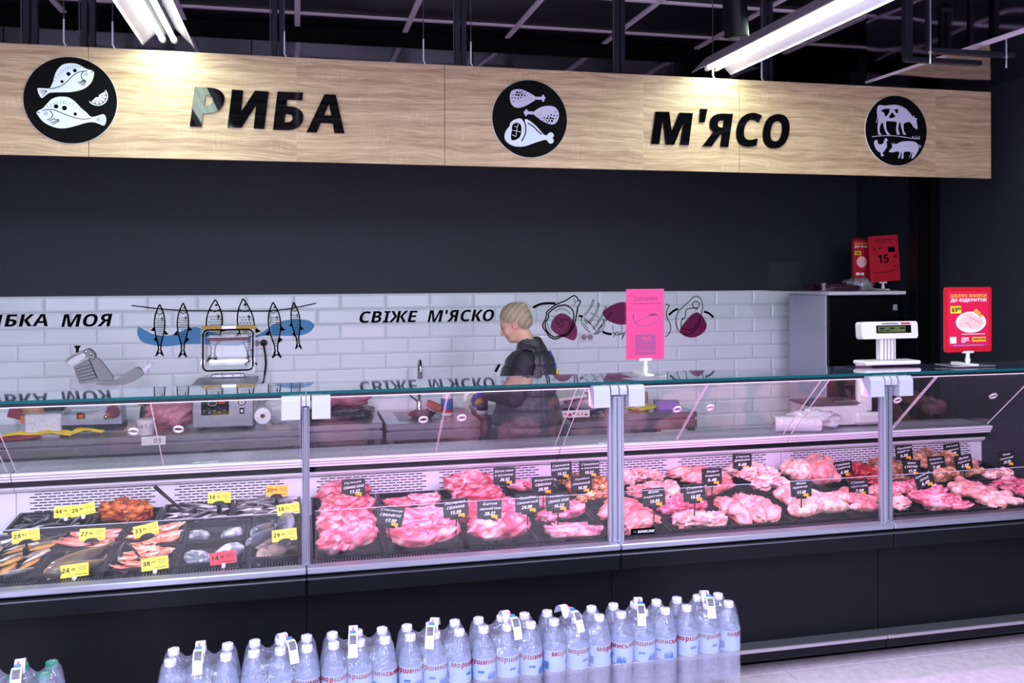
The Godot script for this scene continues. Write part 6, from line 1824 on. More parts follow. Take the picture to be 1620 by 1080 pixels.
	var bird := func(p: Vector3) -> float:
		var d := ell(p, Vector3(0, 0.0, 0), Vector3(0.105, 0.058, 0.075))
		d = smin(d, ell(p, Vector3(-0.03, 0.02, 0), Vector3(0.07, 0.05, 0.058)), 0.03)
		for s in [-1.0, 1.0]:
			d = smin(d, cap(p, Vector3(0.05, 0.0, 0.06 * s), Vector3(0.12, 0.022, 0.035 * s), 0.036, 0.02), 0.016)
			d = smin(d, cap(p, Vector3(0.12, 0.022, 0.035 * s), Vector3(0.15, 0.026, 0.02 * s), 0.012, 0.012), 0.008)
			d = smin(d, cap(p, Vector3(-0.06, 0.01, 0.075 * s), Vector3(0.0, -0.01, 0.088 * s), 0.02, 0.016), 0.012)
		return d + 0.004 * noise.get_noise_3d(p.x * 26.0, p.y * 26.0, p.z * 26.0)
	lib.bird = [field(bird, Vector3(-0.13, -0.08, -0.12), Vector3(0.18, 0.09, 0.12), 0.007, tone)]
	var paw := func(p: Vector3, _n: Vector3) -> Color:
		return lin([150, 92, 62]).lerp(lin([232, 178, 150]), clampf(noise.get_noise_3d(p.x * 20.0, p.y * 30.0, p.z * 26.0) * 1.6 + 0.4, 0, 1))
	var trot := func(p: Vector3) -> float:
		var d := cap(p, Vector3(-0.12, 0, 0), Vector3(0.05, 0.0, 0.0), 0.038, 0.03)
		for s in [-1.0, 1.0]: d = smin(d, cap(p, Vector3(0.04, 0, 0.012 * s), Vector3(0.12, -0.004, 0.018 * s), 0.021, 0.014), 0.014)
		return d + 0.005 * noise.get_noise_3d(p.x * 30.0, p.y * 30.0, p.z * 30.0)
	lib.trotter = [field(trot, Vector3(-0.17, -0.06, -0.07), Vector3(0.15, 0.06, 0.07), 0.007, paw)]
	var claw := func(p: Vector3) -> float:
		var d := cap(p, Vector3(-0.06, 0, 0), Vector3(0.02, 0.0, 0.0), 0.011, 0.010)
		for s in [-1.0, 0.0, 1.0]: d = smin(d, cap(p, Vector3(0.02, 0, 0), Vector3(0.065, 0.004, 0.026 * s), 0.009, 0.005), 0.008)
		return d
	lib.foot = [field(claw, Vector3(-0.09, -0.02, -0.05), Vector3(0.09, 0.02, 0.05), 0.005, paw)]
	var wing := func(p: Vector3) -> float:
		var d := cap(p, Vector3(-0.055, 0, 0.02), Vector3(0.0, 0.004, -0.012), 0.021, 0.017)
		d = smin(d, cap(p, Vector3(0.0, 0.004, -0.012), Vector3(0.05, 0.0, 0.016), 0.018, 0.011), 0.012)
		return smin(d, cap(p, Vector3(0.05, 0.0, 0.016), Vector3(0.075, 0.0, 0.0), 0.01, 0.005), 0.008)
	lib.wing = [field(wing, Vector3(-0.1, -0.04, -0.05), Vector3(0.1, 0.04, 0.06), 0.0055, tone)]

const WORDS := {"pork": ["pork_cut", "pork cut", "meat"], "slab": ["pork_steak", "pork slab", "meat"], "fillet": ["poultry_fillet", "pale poultry fillet", "meat"], "strip": ["meat_strip", "thin meat strip", "meat"], "thigh": ["chicken_thigh", "skin-on chicken piece", "meat"], "kebab": ["marinated_chunk", "marinated brown meat chunk", "meat"], "smoked": ["smoked_fish_piece", "glossy brown smoked fish piece", "fish"], "salmon": ["salmon_trimming", "salmon trimming", "fish"], "belly": ["salmon_belly", "long salmon belly strip", "fish"], "whitefish": ["fish_steak", "silver fish piece", "fish"], "mince": ["minced_meat", "mound of red minced meat", "meat"], "fish": ["whole_fish", "small whole fish", "fish"], "perch": ["golden_fish", "golden whole fish", "fish"], "dark": ["dark_fish", "dark whole fish", "fish"], "sprat": ["sprat", "small silver sprat", "fish"], "tiny": ["smelt", "thin silver smelt", "fish"], "leg": ["leg_quarter", "chicken leg quarter", "meat"], "bird": ["whole_chicken", "whole raw chicken", "meat"], "trotter": ["pork_trotter", "brown pork trotter", "meat"], "foot": ["chicken_claw", "chicken foot", "meat"], "wing": ["chicken_wing", "chicken wing", "meat"]}
const ORD := ["first", "second", "third", "fourth", "fifth", "sixth", "seventh", "eighth", "ninth", "tenth", "eleventh", "twelfth", "thirteenth", "fourteenth"]

func tray_mesh(w: float, d: float, h: float) -> MB:
	var b := MB.new()
	var r := 0.012
	var x := w / 2; var z := d / 2
	var lvl := [[x, z, h - 0.006], [x, z, h], [x - r, z - r, h], [x - r - 0.006, z - r - 0.006, 0.004]]
	for k in 3:
		var p: Array = lvl[k]; var q: Array = lvl[k + 1]
		var s := [[1, 1], [1, -1], [-1, -1], [-1, 1]]
		for j in 4:
			var a: Array = s[j]; var c: Array = s[(j + 1) % 4]
			var out := Vector3(a[0] + c[0], 0, a[1] + c[1]).normalized()
			var nn := out if k == 0 else (Vector3.UP if k == 1 else (-out + Vector3.UP * 0.4).normalized())
			b.quad(Vector3(a[0] * p[0], p[2], a[1] * p[1]), Vector3(c[0] * p[0], p[2], c[1] * p[1]), Vector3(c[0] * q[0], q[2], c[1] * q[1]), Vector3(a[0] * q[0], q[2], a[1] * q[1]), nn)
	b.box(Vector3(0, 0.002, 0), Vector3(w - 2 * r, 0.004, d - 2 * r))
	for j in [[1, 0], [-1, 0], [0, 1], [0, -1]]:
		var o := Vector3(j[0], 0, j[1])
		var e := Vector3(j[1], 0, j[0])
		var c := o * Vector3(x - r - 0.003, 0, z - r - 0.003)
		var t := e * Vector3(x - r - 0.003, 0, z - r - 0.003)
		b.quad(c + t, c - t, c - t + Vector3(0, h, 0), c + t + Vector3(0, h, 0), o)
	return b

# a tray with its heap: name in words, x0, x1, nearest z, furthest z, base height, kind, rows, columns, layers of the heap, dome height
func heap(what: String, x0: float, x1: float, z0: float, z1: float, y0: float, kind: String, rows: int, cols: int, dome: float, scale := 1.0, th := 0.045, along := 0.0, spread := 0.5):
	var w := x1 - x0
	var d := z1 - z0
	var tilt := 0.07
	var key := "tray%f,%f,%f" % [w, d, th]
	if not cache.has(key): cache[key] = tray_mesh(w, d, th).mesh()
	var ctr := Vector3((x0 + x1) / 2, y0, -(z0 + z1) / 2)
	single("display_tray", cache[key], M("black_plastic"), "black plastic tray holding %s" % what, "tray", "black food trays", ctr, Vector3(tilt, 0, 0))
	if kind == "": return
	var wd: Array = WORDS[kind]
	var big := 0.0
	for r in rows:
		for k in cols:
			var m: ArrayMesh = lib[kind][rng.randi() % lib[kind].size()]
			var u := ((k + 0.5) / cols - 0.5) * 2.0
			var v := ((r + 0.5) / rows - 0.5) * 2.0
			var ab := m.get_aabb()
			var half := Vector2(ab.size.x, ab.size.z) * 0.5 * scale
			if absf(sin(along)) > 0.7: half = Vector2(half.y, half.x)
			var mx := maxf(w * 0.5 - 0.016 - half.x * 0.92, 0.0)
			var mz := maxf(d * 0.5 - 0.016 - half.y * 0.92, 0.0)
			var cu := float(2 * k) / maxf(cols - 1, 1) - 1.0 if cols > 1 else 0.0
			var cv := float(2 * r) / maxf(rows - 1, 1) - 1.0 if rows > 1 else 0.0
			var x := cu * mx + rng.randf_range(-0.1, 0.1) * w / cols
			var z := -cv * mz + rng.randf_range(-0.1, 0.1) * d / rows
			var y := 0.006 - ab.position.y * scale * 0.9 + dome * (1.0 - 0.5 * u * u) * (1.0 - 0.5 * v * v) + 0.006 * ((k + r) % 2)
			var o := MeshInstance3D.new()
			o.name = numbered(wd[0]); o.mesh = m; o.material_override = M("fish") if wd[2] == "fish" else M(["meat", "meat_deep", "meat_pale"][rng.randi() % 3])
			var bs := Basis.from_euler(Vector3(rng.randf_range(-0.14, 0.14), along + rng.randf_range(-spread, spread) + (PI if rng.randf() < 0.4 else 0.0), rng.randf_range(-0.14, 0.14)))
			o.transform = Transform3D(Basis(Vector3.RIGHT, tilt) * bs.scaled(Vector3.ONE * scale * rng.randf_range(0.92, 1.06)), ctr + Basis(Vector3.RIGHT, tilt) * Vector3(x, y, z))
			add_child(o)
			var where := ""
			if rows * cols == 1: where = ""
			else: where = ", %s in %s" % [ORD[k], ["glass-side row", "second row", "third row", "fourth row", "fifth row", "sixth row", "seventh row"][r] if rows > 1 else "its row"]
			tag(o, "%s, %s%s" % [wd[1], what, where], wd[2], wd[1] + " heap, " + what)

func display():
	build_lib()
	# fish unit: three rows
	heap("whole fish priced 28", -1.25, -0.955, 3.63, 4.12, 0.59, "fish", 7, 4, 0.05, 0.86, 0.05, 0.9, 0.6)
	heap("golden fish priced 24", -0.945, -0.705, 3.63, 3.87, 0.59, "perch", 2, 1, 0.01, 1.05, 0.05, 0.75, 0.2)
	heap("salmon trimmings priced 38", -0.70, -0.46, 3.63, 3.87, 0.59, "salmon", 3, 3, 0.035, 0.9, 0.05, 0.4, 0.8)
	heap("silver fish under the red tag", -0.455, -0.20, 3.63, 3.87, 0.59, "whitefish", 1, 2, 0.0, 1.0, 0.05, 0.0, 0.8)
	heap("salmon bellies priced 27", -0.945, -0.705, 3.89, 4.13, 0.605, "belly", 4, 1, 0.02, 0.85, 0.05, 0.1, 0.12)
	heap("salmon pieces priced 33", -0.70, -0.46, 3.89, 4.13, 0.605, "salmon", 3, 2, 0.03, 1.0, 0.05, 0.2, 0.5)
	heap("silver fish pieces behind the red tag", -0.455, -0.20, 3.89, 4.13, 0.605, "whitefish", 1, 2, 0.0, 0.85, 0.05, 0.2, 0.4)
	heap("dark fish priced 29", -0.19, 0.012, 3.63, 4.13, 0.59, "dark", 3, 2, 0.03, 1.0, 0.065, 1.3, 0.4)
	heap("smelt priced 44", -1.19, -0.875, 4.15, 4.39, 0.635, "tiny", 6, 4, 0.02, 1.15, 0.04, 0.3, 1.2)
	heap("smoked fish", -0.865, -0.595, 4.15, 4.39, 0.635, "smoked", 1, 3, 0.01, 1.0, 0.03, 0.0, 0.6)
	heap("sprats priced 18 beside the scoop", -0.585, -0.285, 4.15, 4.39, 0.635, "sprat", 5, 4, 0.02, 1.15, 0.04, 0.2, 0.9)
	heap("sprats under the orange 20 tag", -0.28, 0.012, 4.15, 4.39, 0.635, "sprat", 6, 5, 0.04, 1.25, 0.04, 0.1, 0.7)
	# pork unit
	heap("shoulder pork priced 17.99 by the fish unit post", 0.06, 0.345, 3.63, 3.99, 0.592, "pork", 3, 2, 0.045, 1.02, 0.045, 0.2, 1.0)
	heap("pork priced 15.99", 0.352, 0.655, 3.63, 3.99, 0.592, "slab", 4, 2, 0.055, 1.1, 0.045, 0.3, 0.6)
	heap("boneless pork priced 28 and 24", 0.662, 0.975, 3.63, 3.99, 0.592, "pork", 3, 2, 0.05, 1.08, 0.045, 0.4, 1.2)
	heap("pork ribs priced 16.99, near the glass", 0.982, 1.275, 3.63, 3.79, 0.592, "slab", 1, 3, 0.012, 0.85, 0.04, 0.0, 0.4)
	heap("pork behind the ribs", 0.982, 1.275, 3.81, 3.99, 0.60, "slab", 1, 2, 0.03, 0.95, 0.045, 0.2, 0.5)
	heap("pork knuckle priced 11.22", 0.06, 0.355, 4.01, 4.38, 0.622, "pork", 2, 3, 0.05, 1.0, 0.045, 0.2, 1.2)
	heap("pork loin slabs on the nearly empty rear tray", 0.362, 0.645, 4.01, 4.38, 0.622, "slab", 1, 2, 0.03, 0.75, 0.045, 0.1, 0.1)
	heap("bone-in pork priced 26.99", 0.652, 0.955, 4.01, 4.38, 0.622, "pork", 2, 3, 0.05, 1.1, 0.045, 0.2, 1.2)
	heap("tenderloin priced 26.99 and 15.99", 0.962, 1.235, 4.01, 4.38, 0.622, "slab", 2, 2, 0.03, 0.85, 0.045, 0.2, 0.6)
	heap("marinated chunks priced 10 and 16.99", 1.242, 1.50, 4.01, 4.38, 0.635, "kebab", 5, 5, 0.05, 1.0, 0.045, 0.0, 3.0)
	# poultry unit
	heap("turkey fillet priced 19.99 beside the mid post", 1.285, 1.565, 3.63, 3.99, 0.592, "fillet", 4, 2, 0.045, 1.25, 0.045, 0.5, 0.4)
	heap("turkey thigh priced 18.99", 1.572, 1.862, 3.63, 3.80, 0.592, "thigh", 1, 3, 0.012, 1.0, 0.04, 0.2, 0.8)
	heap("turkey necks behind the turkey thigh", 1.572, 1.862, 3.82, 3.99, 0.60, "pork", 1, 3, 0.02, 0.8, 0.045, 0.2, 0.8)
	heap("chicken breast fillet next to the turkey thigh", 1.87, 2.15, 3.63, 3.99, 0.592, "fillet", 4, 3, 0.04, 1.1, 0.045, 1.2, 0.3)
	heap("chicken leg quarters priced 17.99", 2.157, 2.45, 3.63, 3.99, 0.592, "leg", 4, 2, 0.05, 1.15, 0.045, 0.3, 0.8)
	heap("chicken legs priced 7.49 by the last post", 2.457, 2.65, 3.63, 3.99, 0.592, "leg", 3, 2, 0.035, 0.85, 0.045, 0.8, 0.8)
	heap("turkey offcuts behind the mid post", 1.507, 1.822, 4.01, 4.38, 0.622, "thigh", 2, 3, 0.05, 1.0, 0.045, 0.2, 1.4)
	heap("turkey shin priced 9.49", 1.83, 2.122, 4.01, 4.38, 0.622, "fillet", 3, 2, 0.055, 1.1, 0.045, 0.2, 0.7)
	heap("chicken thighs priced 9.69", 2.13, 2.40, 4.01, 4.38, 0.622, "thigh", 3, 3, 0.06, 1.0, 0.045, 0.2, 1.4)
	heap("whole chickens behind the leg quarters", 2.407, 2.73, 4.01, 4.38, 0.622, "bird", 1, 2, 0.02, 1.0, 0.045, 1.3, 0.3)
	heap("red mince beside the last post", 2.737, 2.95, 4.01, 4.38, 0.622, "mince", 1, 1, 0.01, 1.0, 0.045, 0.0, 0.05)
	# last unit
	heap("chicken backs beside the last post", 2.657, 2.79, 3.63, 3.99, 0.592, "thigh", 3, 1, 0.03, 1.0, 0.045, 0.8, 0.8)
	heap("pink turkey fillet strips in the pillar end unit", 2.80, 3.10, 3.63, 3.99, 0.592, "strip", 5, 4, 0.03, 1.5, 0.045, 0.3, 0.9)
	heap("wings in the pillar end unit", 3.107, 3.40, 3.63, 3.99, 0.592, "wing", 5, 3, 0.03, 1.3, 0.045, 0.4, 0.9)
	heap("gizzards at the very end of the counter", 3.407, 3.70, 3.63, 3.99, 0.592, "strip", 4, 3, 0.02, 1.2, 0.045, 0.0, 1.0)
	heap("chicken feet priced 7.49", 2.957, 3.16, 4.01, 4.38, 0.622, "foot", 4, 3, 0.045, 1.2, 0.045, 0.3, 1.3)
	heap("pork trotters priced 6.49", 3.167, 3.47, 4.01, 4.38, 0.622, "trotter", 3, 2, 0.06, 1.0, 0.045, 0.4, 0.4)
	heap("pale tongues priced 20.99", 3.477, 3.70, 4.01, 4.38, 0.622, "thigh", 2, 2, 0.02, 0.8, 0.045, 0.2, 1.0)
	tags()
	utensils()

func chalk_tag(x: float, y: float, z: float, lines: Array, foot: float, tilt: float, pos: String):
	var p := pz(x, y, z)
	var f := pz(x, foot, z)
	var drop := p.y - f.y
	var price: String = lines[lines.size() - 1]
	var t := thing("price_tag", "black chalkboard price tag reading %s, %s" % [price, pos], "price tag", Vector3(p.x, f.y, -z), "black chalkboard price tags")
	var tb := Basis.from_euler(Vector3(-0.12, 0, tilt))
	var bp := Vector3(0, drop, 0)
	var b := MB.new()
	b.prism(rrect(0.104, 0.076, 0.005, 3), 0.0018, Transform3D(tb, bp))
	var board := part("board", b, M("chalk_board"), t)
	var n := lines.size()
	for k in n:
		var w := minf(0.012 * lines[k].length() if k < n - 1 else 0.044, 0.088)
		var mi := part("handwriting", text(lines[k], 0.0105 if k < n - 1 else 0.0135, 0.0005, k == n - 1, 0.35, true, w, false), M("chalk"), board)
		mi.transform = Transform3D(tb * Basis(Vector3(0, 0, 1), 0.06), bp + tb * Vector3(rng.randf_range(-0.006, 0.004), 0.017 - 0.019 * k - (0.003 if k == n - 1 else 0.0), 0.002))
	var st := MB.new()
	st.box(Vector3(0.022, -0.031, 0.0024), Vector3(0.026, 0.015, 0.001), 0.0, Transform3D(tb, bp))
	part("sticker", st, M("sticker"), board)
	var cl := MB.new()
	cl.box(Vector3(0, -0.040, 0.0), Vector3(0.052, 0.012, 0.008), 0.002, Transform3D(tb, bp))
	part("holder", cl, M("black_plastic"), t)
	var s := MB.new()
	s.tube([bp + tb * Vector3(0, -0.044, 0), Vector3(0, 0.024, 0)], 0.0028, 6)
	part("stem", s, M("black_plastic"), t)
	part("clamp", bx(Vector3(0.022, 0.032, 0.02), 0.003, Vector3(0, 0.014, 0)), M("black_plastic"), t)

func printed_tag(x: float, y: float, z: float, big: String, small: String, tilt: float, what: String, m: String, foot: float):
	var p := pz(x, y, z)
	var t := thing("shelf_tag", "%s reading %s, clipped to %s" % [m, big, what], "price tag", p, "printed price tags of the fish")
	var tb := Basis.from_euler(Vector3(-0.25, 0, tilt))
	var o := MB.new()
	o.box(Vector3.ZERO, Vector3(0.096, 0.046, 0.0012), 0.0, Transform3D(tb, Vector3.ZERO))
	var b := part("card", o, M("tag_yellow" if m.begins_with("yellow") else ("tag_red" if m.begins_with("red") else "sticker")), t)
	for w in [[big, 0.016, Vector3(-0.030, -0.005, 0.0008), 0.026], [small, 0.009, Vector3(-0.005, 0.0, 0.0008), 0.014]]:
		var mi := words(b, w[0], w[1], tb * w[2], "ink", true, w[3])
		mi.basis = tb
	var f := MB.new()
	for k in 3: f.box(Vector3(0.026, 0.012 - 0.006 * k, 0.0009), Vector3(0.036 - 0.004 * k, 0.0014, 0.0004), 0.0, Transform3D(tb, Vector3.ZERO))
	f.box(Vector3(0.02, -0.015, 0.0009), Vector3(0.045, 0.0018, 0.0004), 0.0, Transform3D(tb, Vector3.ZERO))
	part("fine_print", f, M("ink"), b).set_meta("kind", "stuff")
	if foot > 0.0:
		var h := p.y - pz(x, foot, z).y
		var c := MB.new()
		var half := PackedVector2Array()
		for k in 13: half.append(Vector2(cos(PI * k / 12.0) * 0.028, sin(PI * k / 12.0) * 0.018 - 0.031))
		c.prism(half, 0.004, Transform3D(tb, Vector3(0, 0, 0.001)))
		part("clip_disc", c, M("black_plastic"), t)
		var s := MB.new()
		s.tube([tb * Vector3(0, -0.03, 0), Vector3(0, -h, 0)], 0.004, 6)
		part("stem", s, M("black_plastic"), t)
		part("clamp", bx(Vector3(0.02, 0.03, 0.018), 0.003, Vector3(0, -h, 0)), M("black_plastic"), t)
	else:
		part("clip", bx(Vector3(0.014, 0.016, 0.02), 0.003, tb * Vector3(0.0, -0.029, 0.004)), M("white_plastic"), t)

func tags():
	var a := [[559, 771, 4.1, ["Рулька", "свинна охол", "11.22"], 815, 0.03, "over the pork knuckle"], [618, 816, 3.66, ["Стегенце", "свиняче", "17.99"], 872, -0.22, "tilted over the first pork tray"], [721, 803, 3.66, ["Лопатка", "свинна", "15.99"], 858, 0.03, "before the pork slabs"], [774, 805, 3.66, ["Биток", "свинний охол", "28.22"], 858, -0.05, "before the boneless pork"], [798, 752, 4.1, ["Биток свин", "з кісткою", "26.92"], 785, -0.03, "over the bone-in pork"], [834, 795, 3.68, ["Ошийок", "свинячий", "24.99"], 853, 0.0, "before the pork beside the ribs"], [859, 767, 3.95, ["Вирізка", "свинна", "26.99"], 818, 0.0, "half hidden between pork tags"], [888, 743, 4.2, ["Свинина", "котлетне", "15.22"], 775, 0.0, "behind the ribs tag"], [882, 793, 3.70, ["Ребро", "свинне охол", "16.22"], 852, 0.02, "over the ribs"], [932, 741, 4.22, ["Гомілка", "в маринаді", "10.22"], 775, -0.03, "topmost over the marinated chunks"], [920, 765, 4.05, ["Хребет", "свинний", "16.99"], 812, 0.0, "before the marinated chunks"], [1034, 786, 3.66, ["Філе", "індички", "19.99"], 836, 0.02, "over the turkey fillet"], [1098, 779, 3.68, ["Стегно", "індика", "18.99"], 832, 0.02, "over the turkey thigh"], [1126, 753, 4.0, ["Бедро", "індика", "9.49"], 802, -0.03, "over the turkey shin"], [1174, 729, 4.2, ["Стегно", "домашнє", "9.69"], 768, -0.04, "highest over the chicken thighs"], [1267, 772, 3.68, ["Філе", "куряче", "17.49"], 824, -0.02, "over the leg quarters"], [1334, 741, 4.15, ["Гомілка", "куряча", "6.99"], 786, 0.05, "beside the red mince"], [1358, 770, 3.85, ["Стегно", "курки з шкір", "7.99"], 808, -0.03, "by the last post"], [1430, 715, 4.2, ["Печінка", "куряча", "9.29"], 740, 0.05, "just past the last post"], [1442, 739, 4.0, ["Філе", "стегна", "12.29"], 765, -0.06, "over the offal past the last post"], [1462, 758, 3.8, ["Крильця", "охол", "8.49"], 800, 0.28, "tilted over the turkey strips"], [1481, 733, 4.05, ["Шлунки", "курячі", "7.45"], 772, 0.0, "over the chicken feet"], [1506, 712, 4.25, ["Ратиці", "свинні", "6.49"], 745, 0.06, "before the trotters"], [1524, 731, 4.0, ["Лапки", "курячі", "2.59"], 775, 0.1, "before the trotters and over the strips"], [1592, 725, 4.1, ["Язик", "свинний", "20.99"], 762, 0.06, "over the pale tongues"]]
	for t in a: chalk_tag(t[0], t[1], t[2], t[3], t[4], t[5], t[6])
	var y := [[105, 809, 4.16, "44", "16", 0.03, "the smelt tray", "yellow price card", 0.0], [131, 806, 4.15, "26", "85", 0.16, "the smelt tray beside the smoked fish", "yellow price card", 0.0], [41, 847, 3.80, "28", "62", 0.12, "the whole fish tray", "yellow price card", 872.0], [146, 845, 3.95, "27", "06", -0.02, "the salmon belly tray", "yellow price card", 868.0], [231, 838, 3.95, "33", "65", 0.18, "the salmon pieces", "yellow price card", 862.0], [118, 902, 3.62, "24", "35", 0.06, "the golden fish tray", "yellow price card", 0.0], [245, 891, 3.62, "38", "77", 0.08, "the salmon trimmings", "yellow price card", 0.0], [347, 787, 4.17, "18", "76", -0.02, "the sprats beside the scoop", "yellow price card", 806.0], [438, 776, 4.25, "20", "66", -0.05, "the other sprats", "orange price card", 796.0], [456, 805, 4.1, "18", "33", 0.08, "the deep dark fish tray", "yellow price card", 832.0], [450, 846, 3.75, "29", "33", 0.06, "the dark fish tray near the glass", "yellow price card", 872.0], [353, 882, 3.62, "14", "76", 0.08, "the silver fish tray", "red price card", 0.0]]
	for t in y: printed_tag(t[0], t[1], t[2], t[3], t[4], t[5], t[6], t[7], t[8])

func utensils():
	# scoop in the sprats
	var p := pz(290, 808, 4.25)
	var t := thing("scoop", "black long-handled scoop resting in the sprats under the 18 tag", "scoop", p)
	var h := MB.new()
	h.tube([Vector3(0.0, 0.0, 0), Vector3(-0.06, 0.05, -0.02), Vector3(-0.125, 0.105, -0.045)], [0.006, 0.007, 0.009], 8)
	part("handle", h, M("black_plastic"), t)
	var b := MB.new()
	b.lathe([Vector2(0, 0.0), Vector2(0.025, 0.004), Vector2(0.037, 0.02), Vector2(0.039, 0.022), Vector2(0.034, 0.018), Vector2(0.022, 0.008), Vector2(0, 0.005)], 18, Transform3D(Basis(Vector3(0, 0, 1), 0.3), Vector3(0.03, -0.012, 0.0)))
	part("bowl", b, M("steel_dark"), t)
	# tongs over the salmon
	var a := pz(187, 884, 3.70)
	var tt := thing("serving_tongs", "steel and black tongs lying across the salmon trimmings tray", "tongs", a)
	for s in [0.0, 1.0]:
		var m := MB.new()
		var e := pz(222, 884, 3.68) - a
		var top := pz(197, 858, 3.84) - a
		if s == 0.0: m.tube([top, (top * 0.4 + Vector3(-0.004, 0.012, 0)), Vector3(0, 0.004, 0)], 0.005, 6)
		else: m.tube([top, top * 0.45 + e * 0.55 + Vector3(0, 0.012, 0), e + Vector3(0, 0.004, 0)], 0.005, 6)
		part("arm", m, M("chrome"), tt)
	part("hinge", bx(Vector3(0.02, 0.014, 0.014), 0.003), M("black_plastic"), tt, pz(197, 858, 3.84) - a)

# ---------------------------------------------------------------- water bottles in shrink wrap
const CAPTOP := 0.325
func bent(s: String, h: float, r: float, ang: float, y: float, tf: Transform3D, lean := 0.0) -> ArrayMesh:
	# lettering laid round a cylinder of radius r
	var m := text(s, h, 0.0004, true, lean)
	var a := m.surface_get_arrays(0)
	var v: PackedVector3Array = a[Mesh.ARRAY_VERTEX]
	var n: PackedVector3Array = a[Mesh.ARRAY_NORMAL]
	for k in v.size():
		var t := ang + v[k].x / r
		v[k] = tf * Vector3(sin(t) * (r + v[k].z), y + v[k].y, cos(t) * (r + v[k].z))
		n[k] = Vector3(sin(t), 0, cos(t))
	a[Mesh.ARRAY_VERTEX] = v; a[Mesh.ARRAY_NORMAL] = n
	var am := ArrayMesh.new()
	am.add_surface_from_arrays(Mesh.PRIMITIVE_TRIANGLES, a)
	return am

